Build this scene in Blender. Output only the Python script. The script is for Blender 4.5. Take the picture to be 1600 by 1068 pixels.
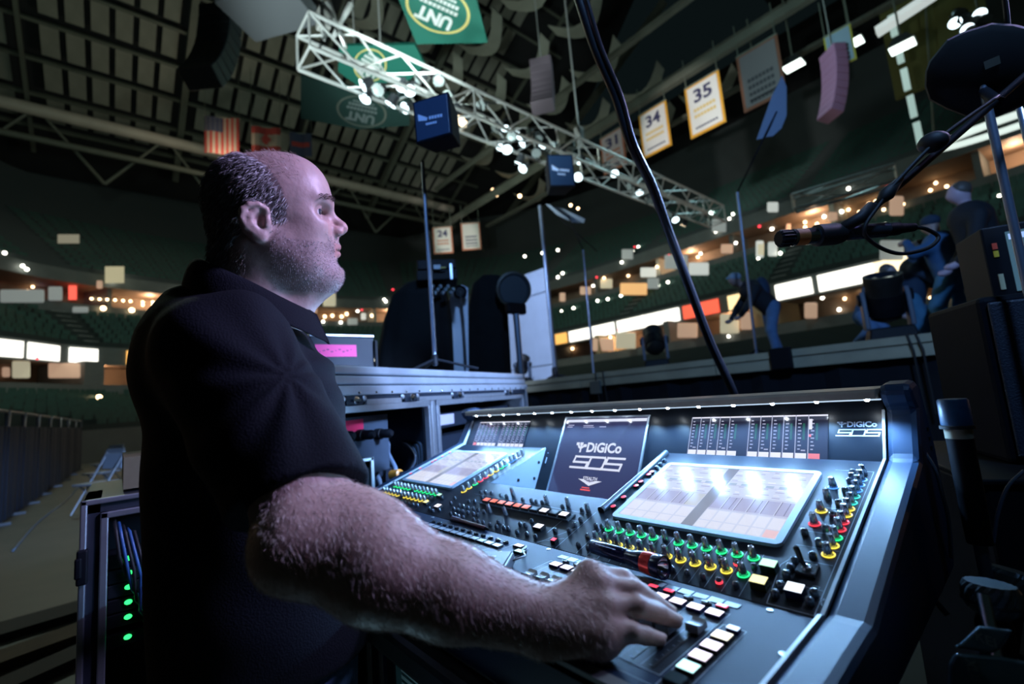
import bpy, bmesh, math, random
import numpy as np
from mathutils import Vector, Matrix
random.seed(7); rng = np.random.default_rng(7)
PI = math.pi
for o in list(bpy.data.objects): bpy.data.objects.remove(o)
SC = bpy.context.scene
COL = SC.collection

# ------------------------------------------------------------------ camera
CAM_R = np.array([[0.64402447, 0.76064828, -0.08152718], [-0.14402198, 0.01589022, -0.98944690], [-0.75132559, 0.64896972, 0.11978377]])
CAM_P = np.array([0.629, -0.767, 1.290]); CAM_F = 720.77
cd = bpy.data.cameras.new('camera'); cam = bpy.data.objects.new('camera', cd); COL.objects.link(cam)
cd.sensor_width = 36.0; cd.lens = CAM_F / 1600 * 36.0; cd.clip_start = 0.02; cd.clip_end = 400
rr = CAM_R; mw = Matrix(((rr[0][0], -rr[1][0], -rr[2][0], CAM_P[0]), (rr[0][1], -rr[1][1], -rr[2][1], CAM_P[1]), (rr[0][2], -rr[1][2], -rr[2][2], CAM_P[2]), (0, 0, 0, 1)))
cam.matrix_world = mw
cd.dof.use_dof = True; cd.dof.focus_distance = 0.96; cd.dof.aperture_fstop = 2.5
SC.camera = cam
def ray(px, py): return CAM_R.T @ np.array([(px - 800) / CAM_F, (py - 534) / CAM_F, 1.0])
def at(px, py, d): return CAM_P + ray(px, py) * d                       # point of the place seen at that spot, d metres deep
def atx(px, py, x): v = ray(px, py); return CAM_P + v * ((x - CAM_P[0]) / v[0])
def aty(px, py, y): v = ray(px, py); return CAM_P + v * ((y - CAM_P[1]) / v[1])
def atz(px, py, z): v = ray(px, py); return CAM_P + v * ((z - CAM_P[2]) / v[2])

# ------------------------------------------------------------------ world, lights, exposure
w = bpy.data.worlds.new('world'); SC.world = w; w.use_nodes = True
bg = w.node_tree.nodes['Background']; bg.inputs[0].default_value = (0.30, 0.55, 0.60, 1); bg.inputs[1].default_value = 0.010
SC.view_settings.view_transform = 'Standard'; SC.view_settings.look = 'None'
SC.view_settings.exposure = 0.0; SC.view_settings.gamma = 1.0; SC.view_settings.use_curve_mapping = False
SC.cycles.use_denoising = True
SC.cycles.max_bounces = 6; SC.cycles.diffuse_bounces = 2; SC.cycles.glossy_bounces = 3
SC.cycles.sample_clamp_indirect = 3.0
def area(name, loc, tgt, size, power, col, spread=180):
    l = bpy.data.lights.new(name, 'AREA'); l.shape = 'DISK'; l.size = size; l.energy = power; l.color = col; l.spread = math.radians(spread)
    o = bpy.data.objects.new(name, l); COL.objects.link(o); o.location = loc
    o.rotation_euler = (Vector(tgt) - Vector(loc)).to_track_quat('-Z', 'Y').to_euler(); return o
def point(name, loc, power, col, rad=0.01):
    l = bpy.data.lights.new(name, 'POINT'); l.energy = power; l.color = col; l.shadow_soft_size = rad
    o = bpy.data.objects.new(name, l); COL.objects.link(o); o.location = loc; return o
def spot(name, loc, tgt, power, col, ang=60, rad=0.1, blend=0.5):
    l = bpy.data.lights.new(name, 'SPOT'); l.energy = power; l.color = col; l.spot_size = math.radians(ang); l.shadow_soft_size = rad; l.spot_blend = blend
    o = bpy.data.objects.new(name, l); COL.objects.link(o); o.location = loc
    o.rotation_euler = (Vector(tgt) - Vector(loc)).to_track_quat('-Z', 'Y').to_euler(); return o
LED_W = 3.8; HRES = 0.0030
spot('stage_wash_mauve', (1.5, 2.1, 3.5), (-.24, -.50, 1.66), 1050, (0.58, 0.50, 1.0), 22, 0.35, 0.6)
spot('stage_wash_blue', (2.5, -1.2, 6.0), (-4.0, 5.0, 1.6), 1300, (0.25, 0.50, 1.0), 75, 0.3)
spot('panel_fill', (-3.0, 2.0, 5.5), (-6.8, 6.4, 2.6), 2000, (0.45, 0.62, 1.0), 34, 0.2)  # unseen spot added to brighten the pale scenic panel
spot('rack_wash_blue', (1.8, 1.7, 2.7), (-1.75, .85, 1.42), 3400, (0.36, 0.55, 1.0), 30, 0.2)
spot('truss_wash', (-5.5, -1.5, 3.0), (-8.5, 5.0, 9.0), 6500, (0.85, 1.0, 0.97), 70, 0.2)
for p, w_, c in (((-28, -2, 17), 1850, (0.76, 1.0, 0.84)), ((-30, 22, 15), 1650, (0.80, 1.0, 0.88)), ((-6, 20, 17), 700, (0.50, 0.92, 1.0)), ((-46, 6, 26), 450, (1.0, 0.80, 0.58)), ((-14, -12, 9), 80, (0.95, 0.95, 0.75))):
    point('house_light', p, w_, c, 1.2)
point('under_console_fill', (-.12, -.60, .60), 0.5, (0.45, 0.8, 1.0), 0.05)  # unseen light added to brighten the vents and trousers
spot('top_wash', (.45, 1.1, 3.3), (.12, -.42, 1.06), 130, (0.56, 0.70, 1.0), 22, 0.25, 0.6)


# ------------------------------------------------------------------ materials
MATS = {}
def mat(name, col=(0.5, 0.5, 0.5), rough=0.5, metal=0.0, emit=None, estr=1.0, noise=0.0, nscale=20.0, bump=0.0, coat=0.0, alpha=1.0, trans=0.0, spec=0.5):
    if name in MATS: return MATS[name]
    m = bpy.data.materials.new(name); m.use_nodes = True; nt = m.node_tree; b = nt.nodes['Principled BSDF']
    b.inputs['Base Color'].default_value = (*col, 1); b.inputs['Roughness'].default_value = rough; b.inputs['Metallic'].default_value = metal
    b.inputs['Coat Weight'].default_value = coat; b.inputs['Alpha'].default_value = alpha; b.inputs['Transmission Weight'].default_value = trans
    b.inputs['Specular IOR Level'].default_value = spec
    if emit is not None:
        b.inputs['Emission Color'].default_value = (*emit, 1); b.inputs['Emission Strength'].default_value = estr
    if noise > 0 or bump > 0:
        tc = nt.nodes.new('ShaderNodeTexCoord'); nz = nt.nodes.new('ShaderNodeTexNoise'); nz.inputs['Scale'].default_value = nscale; nz.inputs['Detail'].default_value = 4
        nt.links.new(tc.outputs['Object'], nz.inputs['Vector'])
        if noise > 0:
            mx = nt.nodes.new('ShaderNodeMix'); mx.data_type = 'RGBA'
            mx.inputs['A'].default_value = (*[c * (1 - noise) for c in col], 1); mx.inputs['B'].default_value = (*[min(1, c * (1 + noise)) for c in col], 1)
            nt.links.new(nz.outputs['Fac'], mx.inputs['Factor']); nt.links.new(mx.outputs['Result'], b.inputs['Base Color'])
        if bump > 0:
            bp = nt.nodes.new('ShaderNodeBump'); bp.inputs['Strength'].default_value = bump; bp.inputs['Distance'].default_value = 0.01
            nt.links.new(nz.outputs['Fac'], bp.inputs['Height']); nt.links.new(bp.outputs['Normal'], b.inputs['Normal'])
    MATS[name] = m; return m
def glow(name, col, s): return mat(name, (0.02, 0.02, 0.02), 0.3, emit=col, estr=s)

# ------------------------------------------------------------------ mesh building
class MB:
    def __init__(s): s.v = []; s.f = []; s.m = []
    def add(s, vs, fs, mi=0):
        k = len(s.v); s.v += [tuple(map(float, p)) for p in vs]; s.f += [tuple(k + i for i in f) for f in fs]; s.m += [mi] * len(fs); return s
    def quad(s, a, b, c, d, mi=0): return s.add([a, b, c, d], [(0, 1, 2, 3)], mi)
    def hexa(s, p, mi=0): return s.add(p, [(0, 3, 2, 1), (4, 5, 6, 7), (0, 1, 5, 4), (1, 2, 6, 5), (2, 3, 7, 6), (3, 0, 4, 7)], mi)
    def box(s, c, h, ax=None, mi=0):            # centre, full size, 3 axes
        c = np.array(c, float); ax = np.eye(3) if ax is None else np.array(ax, float)
        x, y, z = (ax[i] * h[i] / 2 for i in range(3))
        return s.hexa([c - x - y - z, c + x - y - z, c + x + y - z, c - x + y - z, c - x - y + z, c + x - y + z, c + x + y + z, c - x + y + z], mi)
    def frustum(s, c, h0, h1, hz, ax=None, mi=0):   # base centre, base size, top size, height
        c = np.array(c, float); ax = np.eye(3) if ax is None else np.array(ax, float); p = []
        for (hx, hy), z in ((h0, 0), (h1, hz)):
            for a, b in ((-1, -1), (1, -1), (1, 1), (-1, 1)): p.append(c + ax[0] * a * hx / 2 + ax[1] * b * hy / 2 + ax[2] * z)
        return s.hexa(p, mi)
    def prism(s, poly, o, e1, e2, d, mi=0):      # polygon in plane (e1,e2) at o, extruded by vector d
        o, e1, e2, d = (np.array(t, float) for t in (o, e1, e2, d)); n = len(poly)
        a = [o + e1 * p[0] + e2 * p[1] for p in poly]; b = [q + d for q in a]
        return s.add(a + b, [tuple(range(n))[::-1], tuple(range(n, 2 * n))] + [(i, (i + 1) % n, n + (i + 1) % n, n + i) for i in range(n)], mi)
    def tube(s, pts, r, n=8, mi=0, caps=True):
        pts = [np.array(p, float) for p in pts]; L = len(pts); rs = r if hasattr(r, '__len__') else [r] * L
        t0 = pts[1] - pts[0]; t0 /= np.linalg.norm(t0) + 1e-12
        a = np.cross(t0, [0, 0, 1.0]); a = a if np.linalg.norm(a) > 1e-3 else np.cross(t0, [1.0, 0, 0]); a /= np.linalg.norm(a)
        vs = []
        for i in range(L):
            t = pts[min(i + 1, L - 1)] - pts[max(i - 1, 0)]; t /= np.linalg.norm(t) + 1e-12
            a = a - t * np.dot(a, t); a /= np.linalg.norm(a) + 1e-12; b = np.cross(t, a)
            vs += [pts[i] + (a * math.cos(2 * PI * k / n) + b * math.sin(2 * PI * k / n)) * rs[i] for k in range(n)]
        fs = [(i * n + k, i * n + (k + 1) % n, (i + 1) * n + (k + 1) % n, (i + 1) * n + k) for i in range(L - 1) for k in range(n)]
        if caps: fs += [tuple(range(n))[::-1], tuple((L - 1) * n + k for k in range(n))]
        return s.add(vs, fs, mi)
    def lathe(s, prof, c=(0, 0, 0), ax=None, n=16, mi=0, mis=None):   # prof: (r, z)
        c = np.array(c, float); ax = np.eye(3) if ax is None else np.array(ax, float); vs = []
        for r, z in prof: vs += [c + ax[0] * r * math.cos(2 * PI * k / n) + ax[1] * r * math.sin(2 * PI * k / n) + ax[2] * z for k in range(n)]
        k0 = len(s.v); L = len(prof); s.v += [tuple(map(float, p)) for p in vs]
        for i in range(L - 1):
            for k in range(n):
                s.f.append((k0 + i * n + k, k0 + i * n + (k + 1) % n, k0 + (i + 1) * n + (k + 1) % n, k0 + (i + 1) * n + k)); s.m.append(mis[i] if mis else mi)
        s.f.append(tuple(k0 + k for k in range(n))[::-1]); s.m.append(mis[0] if mis else mi)
        s.f.append(tuple(k0 + (L - 1) * n + k for k in range(n))); s.m.append(mis[-1] if mis else mi)
        return s
    def ball(s, c, r, mi=0, nu=12, nv=8, ax=None):
        r = (r, r, r) if not hasattr(r, '__len__') else r; c = np.array(c, float); ax = np.eye(3) if ax is None else np.array(ax, float)
        vs = []
        for j in range(nv + 1):
            t = PI * j / nv
            for k in range(nu): vs.append(c + ax[0] * r[0] * math.sin(t) * math.cos(2 * PI * k / nu) + ax[1] * r[1] * math.sin(t) * math.sin(2 * PI * k / nu) + ax[2] * r[2] * math.cos(t))
        return s.add(vs, [(j * nu + k, (j + 1) * nu + k, (j + 1) * nu + (k + 1) % nu, j * nu + (k + 1) % nu) for j in range(nv) for k in range(nu)], mi)
    def mesh(s, name, mats, smooth=False, off=(0, 0, 0)):
        me = bpy.data.meshes.new(name); off = np.array(off, float)
        me.from_pydata([tuple(np.array(p) - off) for p in s.v], [], s.f); me.update()
        for m in (mats if isinstance(mats, (list, tuple)) else [mats]): me.materials.append(m)
        me.polygons.foreach_set('material_index', s.m)
        if smooth is True: me.polygons.foreach_set('use_smooth', [True] * len(me.polygons))
        elif smooth:
            me.polygons.foreach_set('use_smooth', [True] * len(me.polygons)); me.set_sharp_from_angle(angle=math.radians(smooth))
        return me
    def build(s, name, mats, parent=None, smooth=False, bevel=0.0, origin=None):
        W0 = WM[parent.name] if parent else Matrix()
        if origin is None: origin = W0.translation if parent else tuple(np.array(s.v).mean(0) * [1, 1, 0] + [0, 0, np.array(s.v)[:, 2].min()])
        me = s.mesh(name, mats, smooth, origin)
        o = link(name, me, parent, Matrix.Translation(Vector(origin)))
        if bevel > 0:
            b = o.modifiers.new('edge', 'BEVEL'); b.width = bevel; b.segments = 2; b.limit_method = 'ANGLE'; b.angle_limit = math.radians(40); b.harden_normals = False
        return o
WM = {}
def link(name, data, parent=None, M=None):
    o = bpy.data.objects.new(name, data); COL.objects.link(o); M = Matrix() if M is None else M
    WM[o.name] = M
    if parent is not None:
        o.parent = parent; o.matrix_basis = WM[parent.name].inverted() @ M
    else: o.matrix_basis = M
    return o
def tag(o, label=None, cat=None, group=None, kind=None):
    if label: o['label'] = label
    if cat: o['category'] = cat
    if group: o['group'] = group
    if kind: o['kind'] = kind
    return o
def thing(name, loc, label, cat, group=None): return tag(link(name, None, None, Matrix.Translation(Vector(loc))), label, cat, group)
def copy_tree(src, M, label=None, group=None):
    def cp(o, par, Mw):
        c = o.copy(); COL.objects.link(c); WM[c.name] = Mw
        if par is not None: c.parent = par; c.matrix_basis = WM[par.name].inverted() @ Mw
        else: c.matrix_basis = Mw
        for ch in KIDS(o): cp(ch, c, Mw @ (WM[o.name].inverted() @ WM[ch.name]))
        return c
    c = cp(src, None, M)
    if label: c['label'] = label
    if group: c['group'] = group
    return c
def KIDS(o): return [k for k in bpy.data.objects if k.parent == o]
def frame(o, x, z):            # 4x4 with origin o, x axis ~x, z axis z
    z = Vector(z).normalized(); x = Vector(x); x = (x - z * x.dot(z)).normalized(); y = z.cross(x)
    return Matrix(((x.x, y.x, z.x, o[0]), (x.y, y.y, z.y, o[1]), (x.z, y.z, z.z, o[2]), (0, 0, 0, 1)))
def axes(M): return [np.array(M.col[i][:3]) for i in range(3)]
_tc = {}
def text_verts(txt, bold=0.0):
    key = (txt, bold)
    if key not in _tc:
        cu = bpy.data.curves.new('t', 'FONT'); cu.body = txt; cu.offset = bold; cu.resolution_u = 3; cu.align_x = 'CENTER'; cu.align_y = 'CENTER'
        ob = bpy.data.objects.new('t', cu); COL.objects.link(ob); dg = bpy.context.evaluated_depsgraph_get(); dg.update()
        me = bpy.data.meshes.new_from_object(ob.evaluated_get(dg)); vs = np.array([v.co[:] for v in me.vertices]).reshape(-1, 3); fs = [tuple(p.vertices) for p in me.polygons]
        bpy.data.objects.remove(ob); bpy.data.curves.remove(cu); bpy.data.meshes.remove(me)
        mn, mx = vs.min(0), vs.max(0); vs = vs - (mn + mx) / 2; _tc[key] = (vs, fs, mx - mn)
    return _tc[key]
def put_text(mb, txt, c, ex, ey, width, mi=0, bold=0.0, height=None):
    vs, fs, sz = text_verts(txt, bold); ex = np.array(ex, float); ey = np.array(ey, float); s = width / sz[0]; sy = s if height is None else height / sz[1]
    mb.add([np.array(c) + ex * p[0] * s + ey * p[1] * sy for p in vs], fs, mi)

# ================================================================== MIXING CONSOLE
A_S, A_L, A_M = 0.294520, 0.024224, 1.065723
ES, NS = np.array([0, math.cos(A_S), math.sin(A_S)]), np.array([0, -math.sin(A_S), math.cos(A_S)])
EL, NL = np.array([0, math.cos(A_L), math.sin(A_L)]), np.array([0, -math.sin(A_L), math.cos(A_L)])
EM, NM = np.array([0, math.cos(A_M), math.sin(A_M)]), np.array([0, -math.sin(A_M), math.cos(A_M)])
EX = np.array([1.0, 0, 0]); OS = np.array([0, 0, 1.02]); OL = np.array([0, -0.1097, 0.9916]); OM = OS + ES * 0.3388
def PS(u, v, h=0): return OS + EX * u + ES * v + NS * h
def PL(u, v, h=0): return OL + EX * u + EL * v + NL * h
def PM(u, v, h=0): return OM + EX * u + EM * v + NM * h
AXS, AXL, AXM = [EX, ES, NS], [EX, EL, NL], [EX, EM, NM]
m_panel = mat('console_black_panel', (0.005, 0.009, 0.018), 0.42, noise=0.25, nscale=60, spec=0.22)
m_lower = mat('console_grey_panel', (0.008, 0.020, 0.050), 0.5, noise=0.1, nscale=30, spec=0.16)
m_shell = mat('console_shell', (0.035, 0.045, 0.06), 0.4, noise=0.15, nscale=25)
m_cheek = mat('console_cheek', (0.020, 0.045, 0.095), 0.45, noise=0.1, nscale=40, spec=0.3)
m_trim = mat('pale_trim', (0.5, 0.55, 0.6), 0.35)
m_line = mat('printed_line', (0.32, 0.38, 0.45), 0.5)
m_alu = mat('aluminium', (0.6, 0.65, 0.72), 0.35, 0.9, noise=0.15, nscale=30)
m_black = mat('black_plastic', (0.012, 0.012, 0.014), 0.35)
m_bezel = mat('screen_bezel', (0.40, 0.47, 0.58), 0.5)
m_white = glow('lit_white', (0.92, 0.88, 1.0), 1.6)
con = thing('mixing_console', (-0.28, 0.0, 0.0), 'large black live sound mixing console under a bar of white LEDs', 'mixing console')
def prism_x(mb, yz, x0, x1, mi=0): mb.prism(yz, (x0, 0, 0), (0, 1, 0), (0, 0, 1), (x1 - x0, 0, 0), mi)
def yz(p): return (p[1], p[2])
# body
XL, XR = -0.978, 0.400
mb = MB(); prism_x(mb, [(-0.372, 0.91), (-0.372, 0.983), yz(PL(0, -0.25)), yz(PL(0, 0)), (-0.10, 0.91)], XL, XR); mb.build('fader_deck', m_lower, con, bevel=0.003)
mb = MB(); prism_x(mb, [(-0.372, 0.972), (-0.372, 0.9855), yz(PL(0, -0.247, 0.0006)), yz(PL(0, -0.247, -0.01))], XL + .001, XR - .001)
mb.build('front_lip', mat('front_lip_grey', (0.16, 0.18, 0.18), 0.5), con)
mb = MB(); prism_x(mb, [yz(PL(0, 0, -0.03)), yz(PL(0, 0, 0)), yz(PS(0, -0.112)), yz(PS(0, 0.086)), yz(PS(0, 0.088, -0.02)), (0.09, 0.93), (-0.10, 0.93)], XL, XR); mb.build('control_panel', m_panel, con)
for nm, x0, x1 in (('screen_block', XL, -0.508), ('screen_block', -0.045, XR)):
    mb = MB(); prism_x(mb, [yz(PS(0, 0.0865)), yz(PS(0, 0.332)), (0.322, 0.97), (0.085, 0.97)], x0, x1); mb.build(nm, m_panel, con)
mb = MB(); prism_x(mb, [(0.085, 0.985), (0.27, 0.985), (0.27, 0.95), (0.085, 0.95)], -0.508, -0.045); mb.build('well_floor', m_panel, con)
mb = MB(); prism_x(mb, [yz(PM(0, -0.165)), yz(PM(0, 0.128)), (0.44, 1.236), (0.46, 0.94), (0.26, 0.94)], XL, XR); mb.build('meter_bridge', mat('bridge_black', (0.006, 0.009, 0.015), 0.34, noise=0.2, nscale=50, spec=0.3), con)
# left block side plate with holes
mb = MB(); x = -0.5065
mb.prism([(PS(0, .087)[1], PS(0, .087)[2]), (PS(0, .335)[1], PS(0, .335)[2]), (0.318, 0.985), (0.09, 0.985)], (x, 0, 0), (0, 1, 0), (0, 0, 1), (0.003, 0, 0))
sp = mb.build('side_plate', mat('plate_grey', (0.26, 0.32, 0.40), 0.45), con)
for px, py in ((842, 722), (835, 747), (810, 750)):
    p = atx(px, py, x + 0.0036); MB().lathe([(0.0052, 0), (0.0045, 0.0012)], p, [np.array([0, 1.0, 0]), np.array([0, 0, 1.0]), EX], 12).build('plate_hole', m_black, sp)
# LED bar overhang
mb = MB(); prism_x(mb, [(0.331, 1.2315), (0.331, 1.2445), (0.338, 1.250), (0.45, 1.252), (0.45, 1.2365), (0.36, 1.2325)], XL, XR)
bar = mb.build('light_bar', mat('bar_fascia', (0.36, 0.29, 0.22), 0.42, noise=0.2, nscale=40), con, bevel=0.0015)
m_led = glow('led_white', (0.80, 0.90, 1.0), 55.0)
led = MB().lathe([(0.0048, 0), (0.0046, 0.0016), (0.0032, 0.0034), (0.001, 0.0042)], n=10).mesh('led', m_led, True)
LEDS = [(-0.9050 + i * 0.08596, 0.338, 1.2310) for i in range(16)]
for p in LEDS: link('led', led, bar, frame(p, EX, (0, -0.35, -1)))
mb = MB(); mb.box((-0.26, 0.3395, 1.2300), (1.33, 0.012, 0.0022)); mb.build('strip_glow', mat('strip_white_glow', (0.75, 0.8, 0.85), 0.4, emit=(.6, .8, 1.0), estr=.8), bar)  # emission stands in for LED light falling on the strip surface
for i, p in enumerate(LEDS):
    spot('led_lamp', (p[0], p[1] - 0.004, p[2] - 0.006), (p[0], p[1] - 0.24, p[2] - 0.22), LED_W, (0.28, 0.57, 1.0), 165, 0.006, 0.6)
# cheeks
def cheek(x0, x1, name):
    prof = [(-0.372, 0.90), (-0.372, 0.990), yz(PL(0, -0.24, 0.006)), yz(PL(0, -0.006, 0.006)), yz(PS(0, -0.10, 0.006)), yz(PS(0, 0.332, 0.006)), yz(PM(0, 0.10, 0.004)),
            (0.352, 1.222), (0.338, 1.246), (0.352, 1.257), (0.40, 1.262), (0.435, 1.250), (0.475, 1.13), (0.49, 0.95), (0.44, 0.90)]
    mb = MB(); prism_x(mb, prof, x0, x1); return mb.build(name, m_cheek, con, bevel=0.011)
ck = cheek(0.4025, 0.452, 'end_cheek'); cheek(-1.028, -0.9805, 'end_cheek')
for x0, x1 in ((0.3985, 0.4030), (-0.981, -0.9765)):
    mb = MB(); prism_x(mb, [yz(PL(0, -0.25, 0.0075)), yz(PL(0, -0.003, 0.0075)), yz(PS(0, -0.108, 0.0075)), yz(PS(0, 0.33, 0.0075)), yz(PM(0, 0.10, 0.006)), yz(PM(0, 0.10, -0.002)), yz(PS(0, 0.336, -0.002)), yz(PL(0, 0, -0.002)), yz(PL(0, -0.25, -0.002))], x0, x1); mb.build('edge_trim', m_trim, con)
for k in range(3): MB().box((0.4525, 0.425, 1.165 - 0.018 * k), (0.003, 0.012, 0.007)).build('vent_slot', m_black, con)
# silver tube on the left edge of the right screen block
mb = MB(); mb.tube([PS(-0.048, 0.040, 0.004), PS(-0.048, 0.325, 0.004)], 0.0075, 12); t = mb.build('tilt_bar', mat('tube_grey', (0.09, 0.11, 0.14), 0.3, 0.6), con, smooth=40)
mb = MB(); mb.lathe([(0.0085, 0), (0.0085, 0.006)], PS(-0.048, 0.034, 0.004), [EX, NS, ES], 14); mb.build('bar_end_cap', m_black, t)
m_bank = mat('bank_black', (0.005, 0.009, 0.017), 0.40, noise=.2, nscale=40, spec=0.25)
for u0, u1, v0, v1 in ((-0.014, 0.312, -0.216, -0.074), (-0.472, -0.135, -0.216, -0.070), (-0.945, -0.612, -0.216, -0.064), (0.317, 0.345, -0.232, -0.098)):
    MB().box(PL((u0 + u1) / 2, (v0 + v1) / 2, 0.0001), (u1 - u0, v1 - v0, 0.0006), AXL).build('bank_plate', m_bank, con)
# ---- printed lines
mb = MB()
def seg(P, a, b, wd=0.0009, h=0.0007, mi=0):
    a = np.array(a, float); b = np.array(b, float); d = b - a; L = np.hypot(*d); n = np.array([-d[1], d[0]]) / L * wd / 2
    mb.quad(P(*(a - n), h), P(*(b - n), h), P(*(b + n), h), P(*(a + n), h), mi)
def loop(P, pts, wd=0.0009, close=True):
    for i in range(len(pts) - (0 if close else 1)): seg(P, pts[i], pts[(i + 1) % len(pts)], wd)
for x0 in (-0.006, -0.942):
    for i in range(13): seg(PS, (x0 + i * 0.0253, -0.106), (x0 + i * 0.0253, -0.004), 0.0006)
loop(PS, [(-0.06, -0.108), (-0.06, 0.03)], close=False); loop(PS, [(-0.20, -0.108), (-0.115, -0.108), (-0.06, -0.03), (-0.06, 0.03)], close=False)
loop(PS, [(-0.118, -0.07), (-0.118, -0.012), (-0.2, -0.012)], close=False); loop(PS, [(-0.118, -0.104), (-0.064, -0.074)], close=False)
loop(PS, [(0.334, -0.002), (0.326, -0.02), (0.334, -0.105), (0.390, -0.105), (0.390, 0.288), (0.33, 0.288)], close=False)
for v in (-0.056, 0.0, 0.035, 0.075, 0.15): loop(PS, [(0.332, v), (0.388, v)], 0.0006, close=False)
loop(PS, [(0.376, -0.058), (0.383, -0.058), (0.383, -0.050), (0.376, -0.050)], 0.0007); loop(PS, [(0.389, -0.078), (0.394, -0.071), (0.389, -0.071), (0.394, -0.084)], 0.0007)
for v0 in (0.02, -0.012): loop(PS, [(-0.5, v0), (-0.07, v0)], 0.0006, close=False)
loop(PL, [(-0.014, -0.216), (0.312, -0.216), (0.312, -0.052), (-0.014, -0.052)], 0.001)
for i in range(13): seg(PL, (-0.001 + i * 0.0261, -0.214), (-0.001 + i * 0.0261, -0.05), 0.0006)
loop(PL, [(0.317, -0.232), (0.345, -0.232), (0.345, -0.080), (0.317, -0.080)], 0.001); loop(PL, [(-0.02, -0.235), (0.395, -0.235)], 0.0008, close=False)
for i in range(13): seg(PL, (-0.470 + i * 0.0273, -0.214), (-0.470 + i * 0.0273, -0.03), 0.0006)
loop(PL, [(-0.085, -0.225), (-0.085, -0.06), (-0.1, -0.03), (-0.135, -0.03)], 0.001, close=False)
for i in range(12):
    for j in range(9): seg(PL, (0.006 + i * 0.0261 - 0.0, -0.11 - 0.012 * j), (0.009 + i * 0.0261, -0.11 - 0.012 * j), 0.0007)
mb.build('panel_line', m_line, con)
# ---- label tape strip along the faders
mb = MB()
for i in range(15):
    mb.box(PL(-0.015 + i * 0.0222 + 0.008, -0.026, 0.0007), (0.0195, 0.0125 + 0.002 * (i % 2), 0.0006), AXL, i % 2)
mb.build('label_tape', [mat('tape_grey', (0.22, 0.26, 0.31), 0.35), mat('tape_pale', (0.34, 0.39, 0.45), 0.35)], con)
# ---- knobs (shared meshes)
def knob_mesh(name, r0, r1, h, m_body, m_top):
    mb = MB(); n = 18; prof = [(r0, 0), (r0 * 0.98, h * 0.15), (r1 * 1.02, h * 0.92), (r1 * 0.86, h)]
    k0 = 0; vs = []
    for r, z in prof:
        for k in range(n):
            q = r * (1.0 if k % 3 else 0.86); vs.append((q * math.cos(2 * PI * k / n), q * math.sin(2 * PI * k / n), z))
    mb.add(vs, [(i * n + k, i * n + (k + 1) % n, (i + 1) * n + (k + 1) % n, (i + 1) * n + k) for i in range(3) for k in range(n)], 0)
    mb.lathe([(r1 * 0.86, h - 0.0002), (r1 * 0.55, h + 0.0003), (r1 * 0.5, h - 0.0012)], n=12, mi=1)
    mb.box((0, r1 * 0.62, h * 0.97), (0.0012, r1 * 0.6, 0.0012), None, 2)
    return mb.mesh(name, [m_body, m_top, m_trim], 35)
m_knob = mat('knob_grey', (0.42, 0.47, 0.52), 0.2, 0.75); m_ktop = mat('knob_cap', (0.55, 0.60, 0.66), 0.25, 0.7)
enc = knob_mesh('encoder_knob', 0.0062, 0.0046, 0.0195, m_knob, m_ktop)
tall = knob_mesh('rotary_knob', 0.0056, 0.0046, 0.0215, m_knob, m_ktop)
dome = MB().lathe([(0.0047, 0), (0.0047, 0.0048), (0.0040, 0.0070), (0.0025, 0.0083), (0.0007, 0.0087)], n=12).mesh('round_button', mat('dome_black', (0.20, 0.23, 0.27), 0.14, 0.7), 50)
dome_b = MB().lathe([(0.0056, 0), (0.0056, 0.0060), (0.0048, 0.0084), (0.003, 0.0098), (0.0008, 0.0102)], n=14).mesh('round_button', MATS['dome_black'], 50)
GL = {'g': (0.02, 1.0, 0.28), 'y': (1.0, 0.78, 0.08), 'r': (1.0, 0.05, 0.08), 'b': (0.08, 0.32, 1.0), 'c': (0.05, 0.75, 0.65), 'w': (0.6, 0.75, 1.0)}
def ring_mesh(c):
    n = 20; vs = []; 
    for r, z in ((0.0068, 0.0004), (0.0080, 0.0018), (0.0092, 0.0004)): vs += [(r * math.cos(2 * PI * k / n), r * math.sin(2 * PI * k / n), z) for k in range(n)]
    return MB().add(vs, [(i * n + k, i * n + (k + 1) % n, (i + 1) * n + (k + 1) % n, (i + 1) * n + k) for i in range(2) for k in range(n)]).mesh('light_ring', glow('ring_' + c, GL[c], 1.5), True)
RING = {c: ring_mesh(c) for c in GL}
def put_knob(me, u, v, ring=None, P=PS, N=NS):
    o = link(me.name.split('.')[0], me, con, frame(P(u, v, 0.0003), EX, N))
    if ring: link('light_ring', RING[ring], o, WM[o.name])
    return o
for x0, gap in ((0.0086, 0), (-0.929, 0)):
    for i in range(12):
        put_knob(enc, x0 + i * 0.02527, -0.0165, None if i == 5 else 'g'); put_knob(enc, x0 + i * 0.02527, -0.0590, None if i == 5 else ('g' if i == 11 and x0 > 0 else 'y'))
for v, c in ((0.222, 'b'), (0.181, None), (0.139, 'y'), (0.098, 'r')): put_knob(enc, 0.3415, v, c)
for v, c in ((0.276, None), (0.256, 'b'), (0.236, 'b'), (0.216, 'b'), (0.195, 'c'), (0.174, 'c'), (0.154, 'y'), (0.135, 'y'), (0.113, 'r'), (0.092, 'r'), (0.068, 'g'), (0.047, 'y'), (0.024, 'y')): put_knob(enc, 0.3770, v, c)
for v, c in ((0.022, 'y'), (0.043, 'y'), (0.067, 'g'), (0.088, 'r'), (0.110, 'r'), (0.131, 'y'), (0.155, 'y'), (0.176, 'g'), (0.194, 'c'), (0.222, 'b'), (0.238, 'b'), (0.257, 'w'), (0.275, None)): put_knob(enc, -0.5565, v, c)
for u, v in ((-0.349, 0.041), (-0.213, 0.032), (-0.144, 0.034), (-0.077, 0.025), (-0.348, -0.045), (-0.287, -0.043)): put_knob(tall, u, v)
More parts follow.
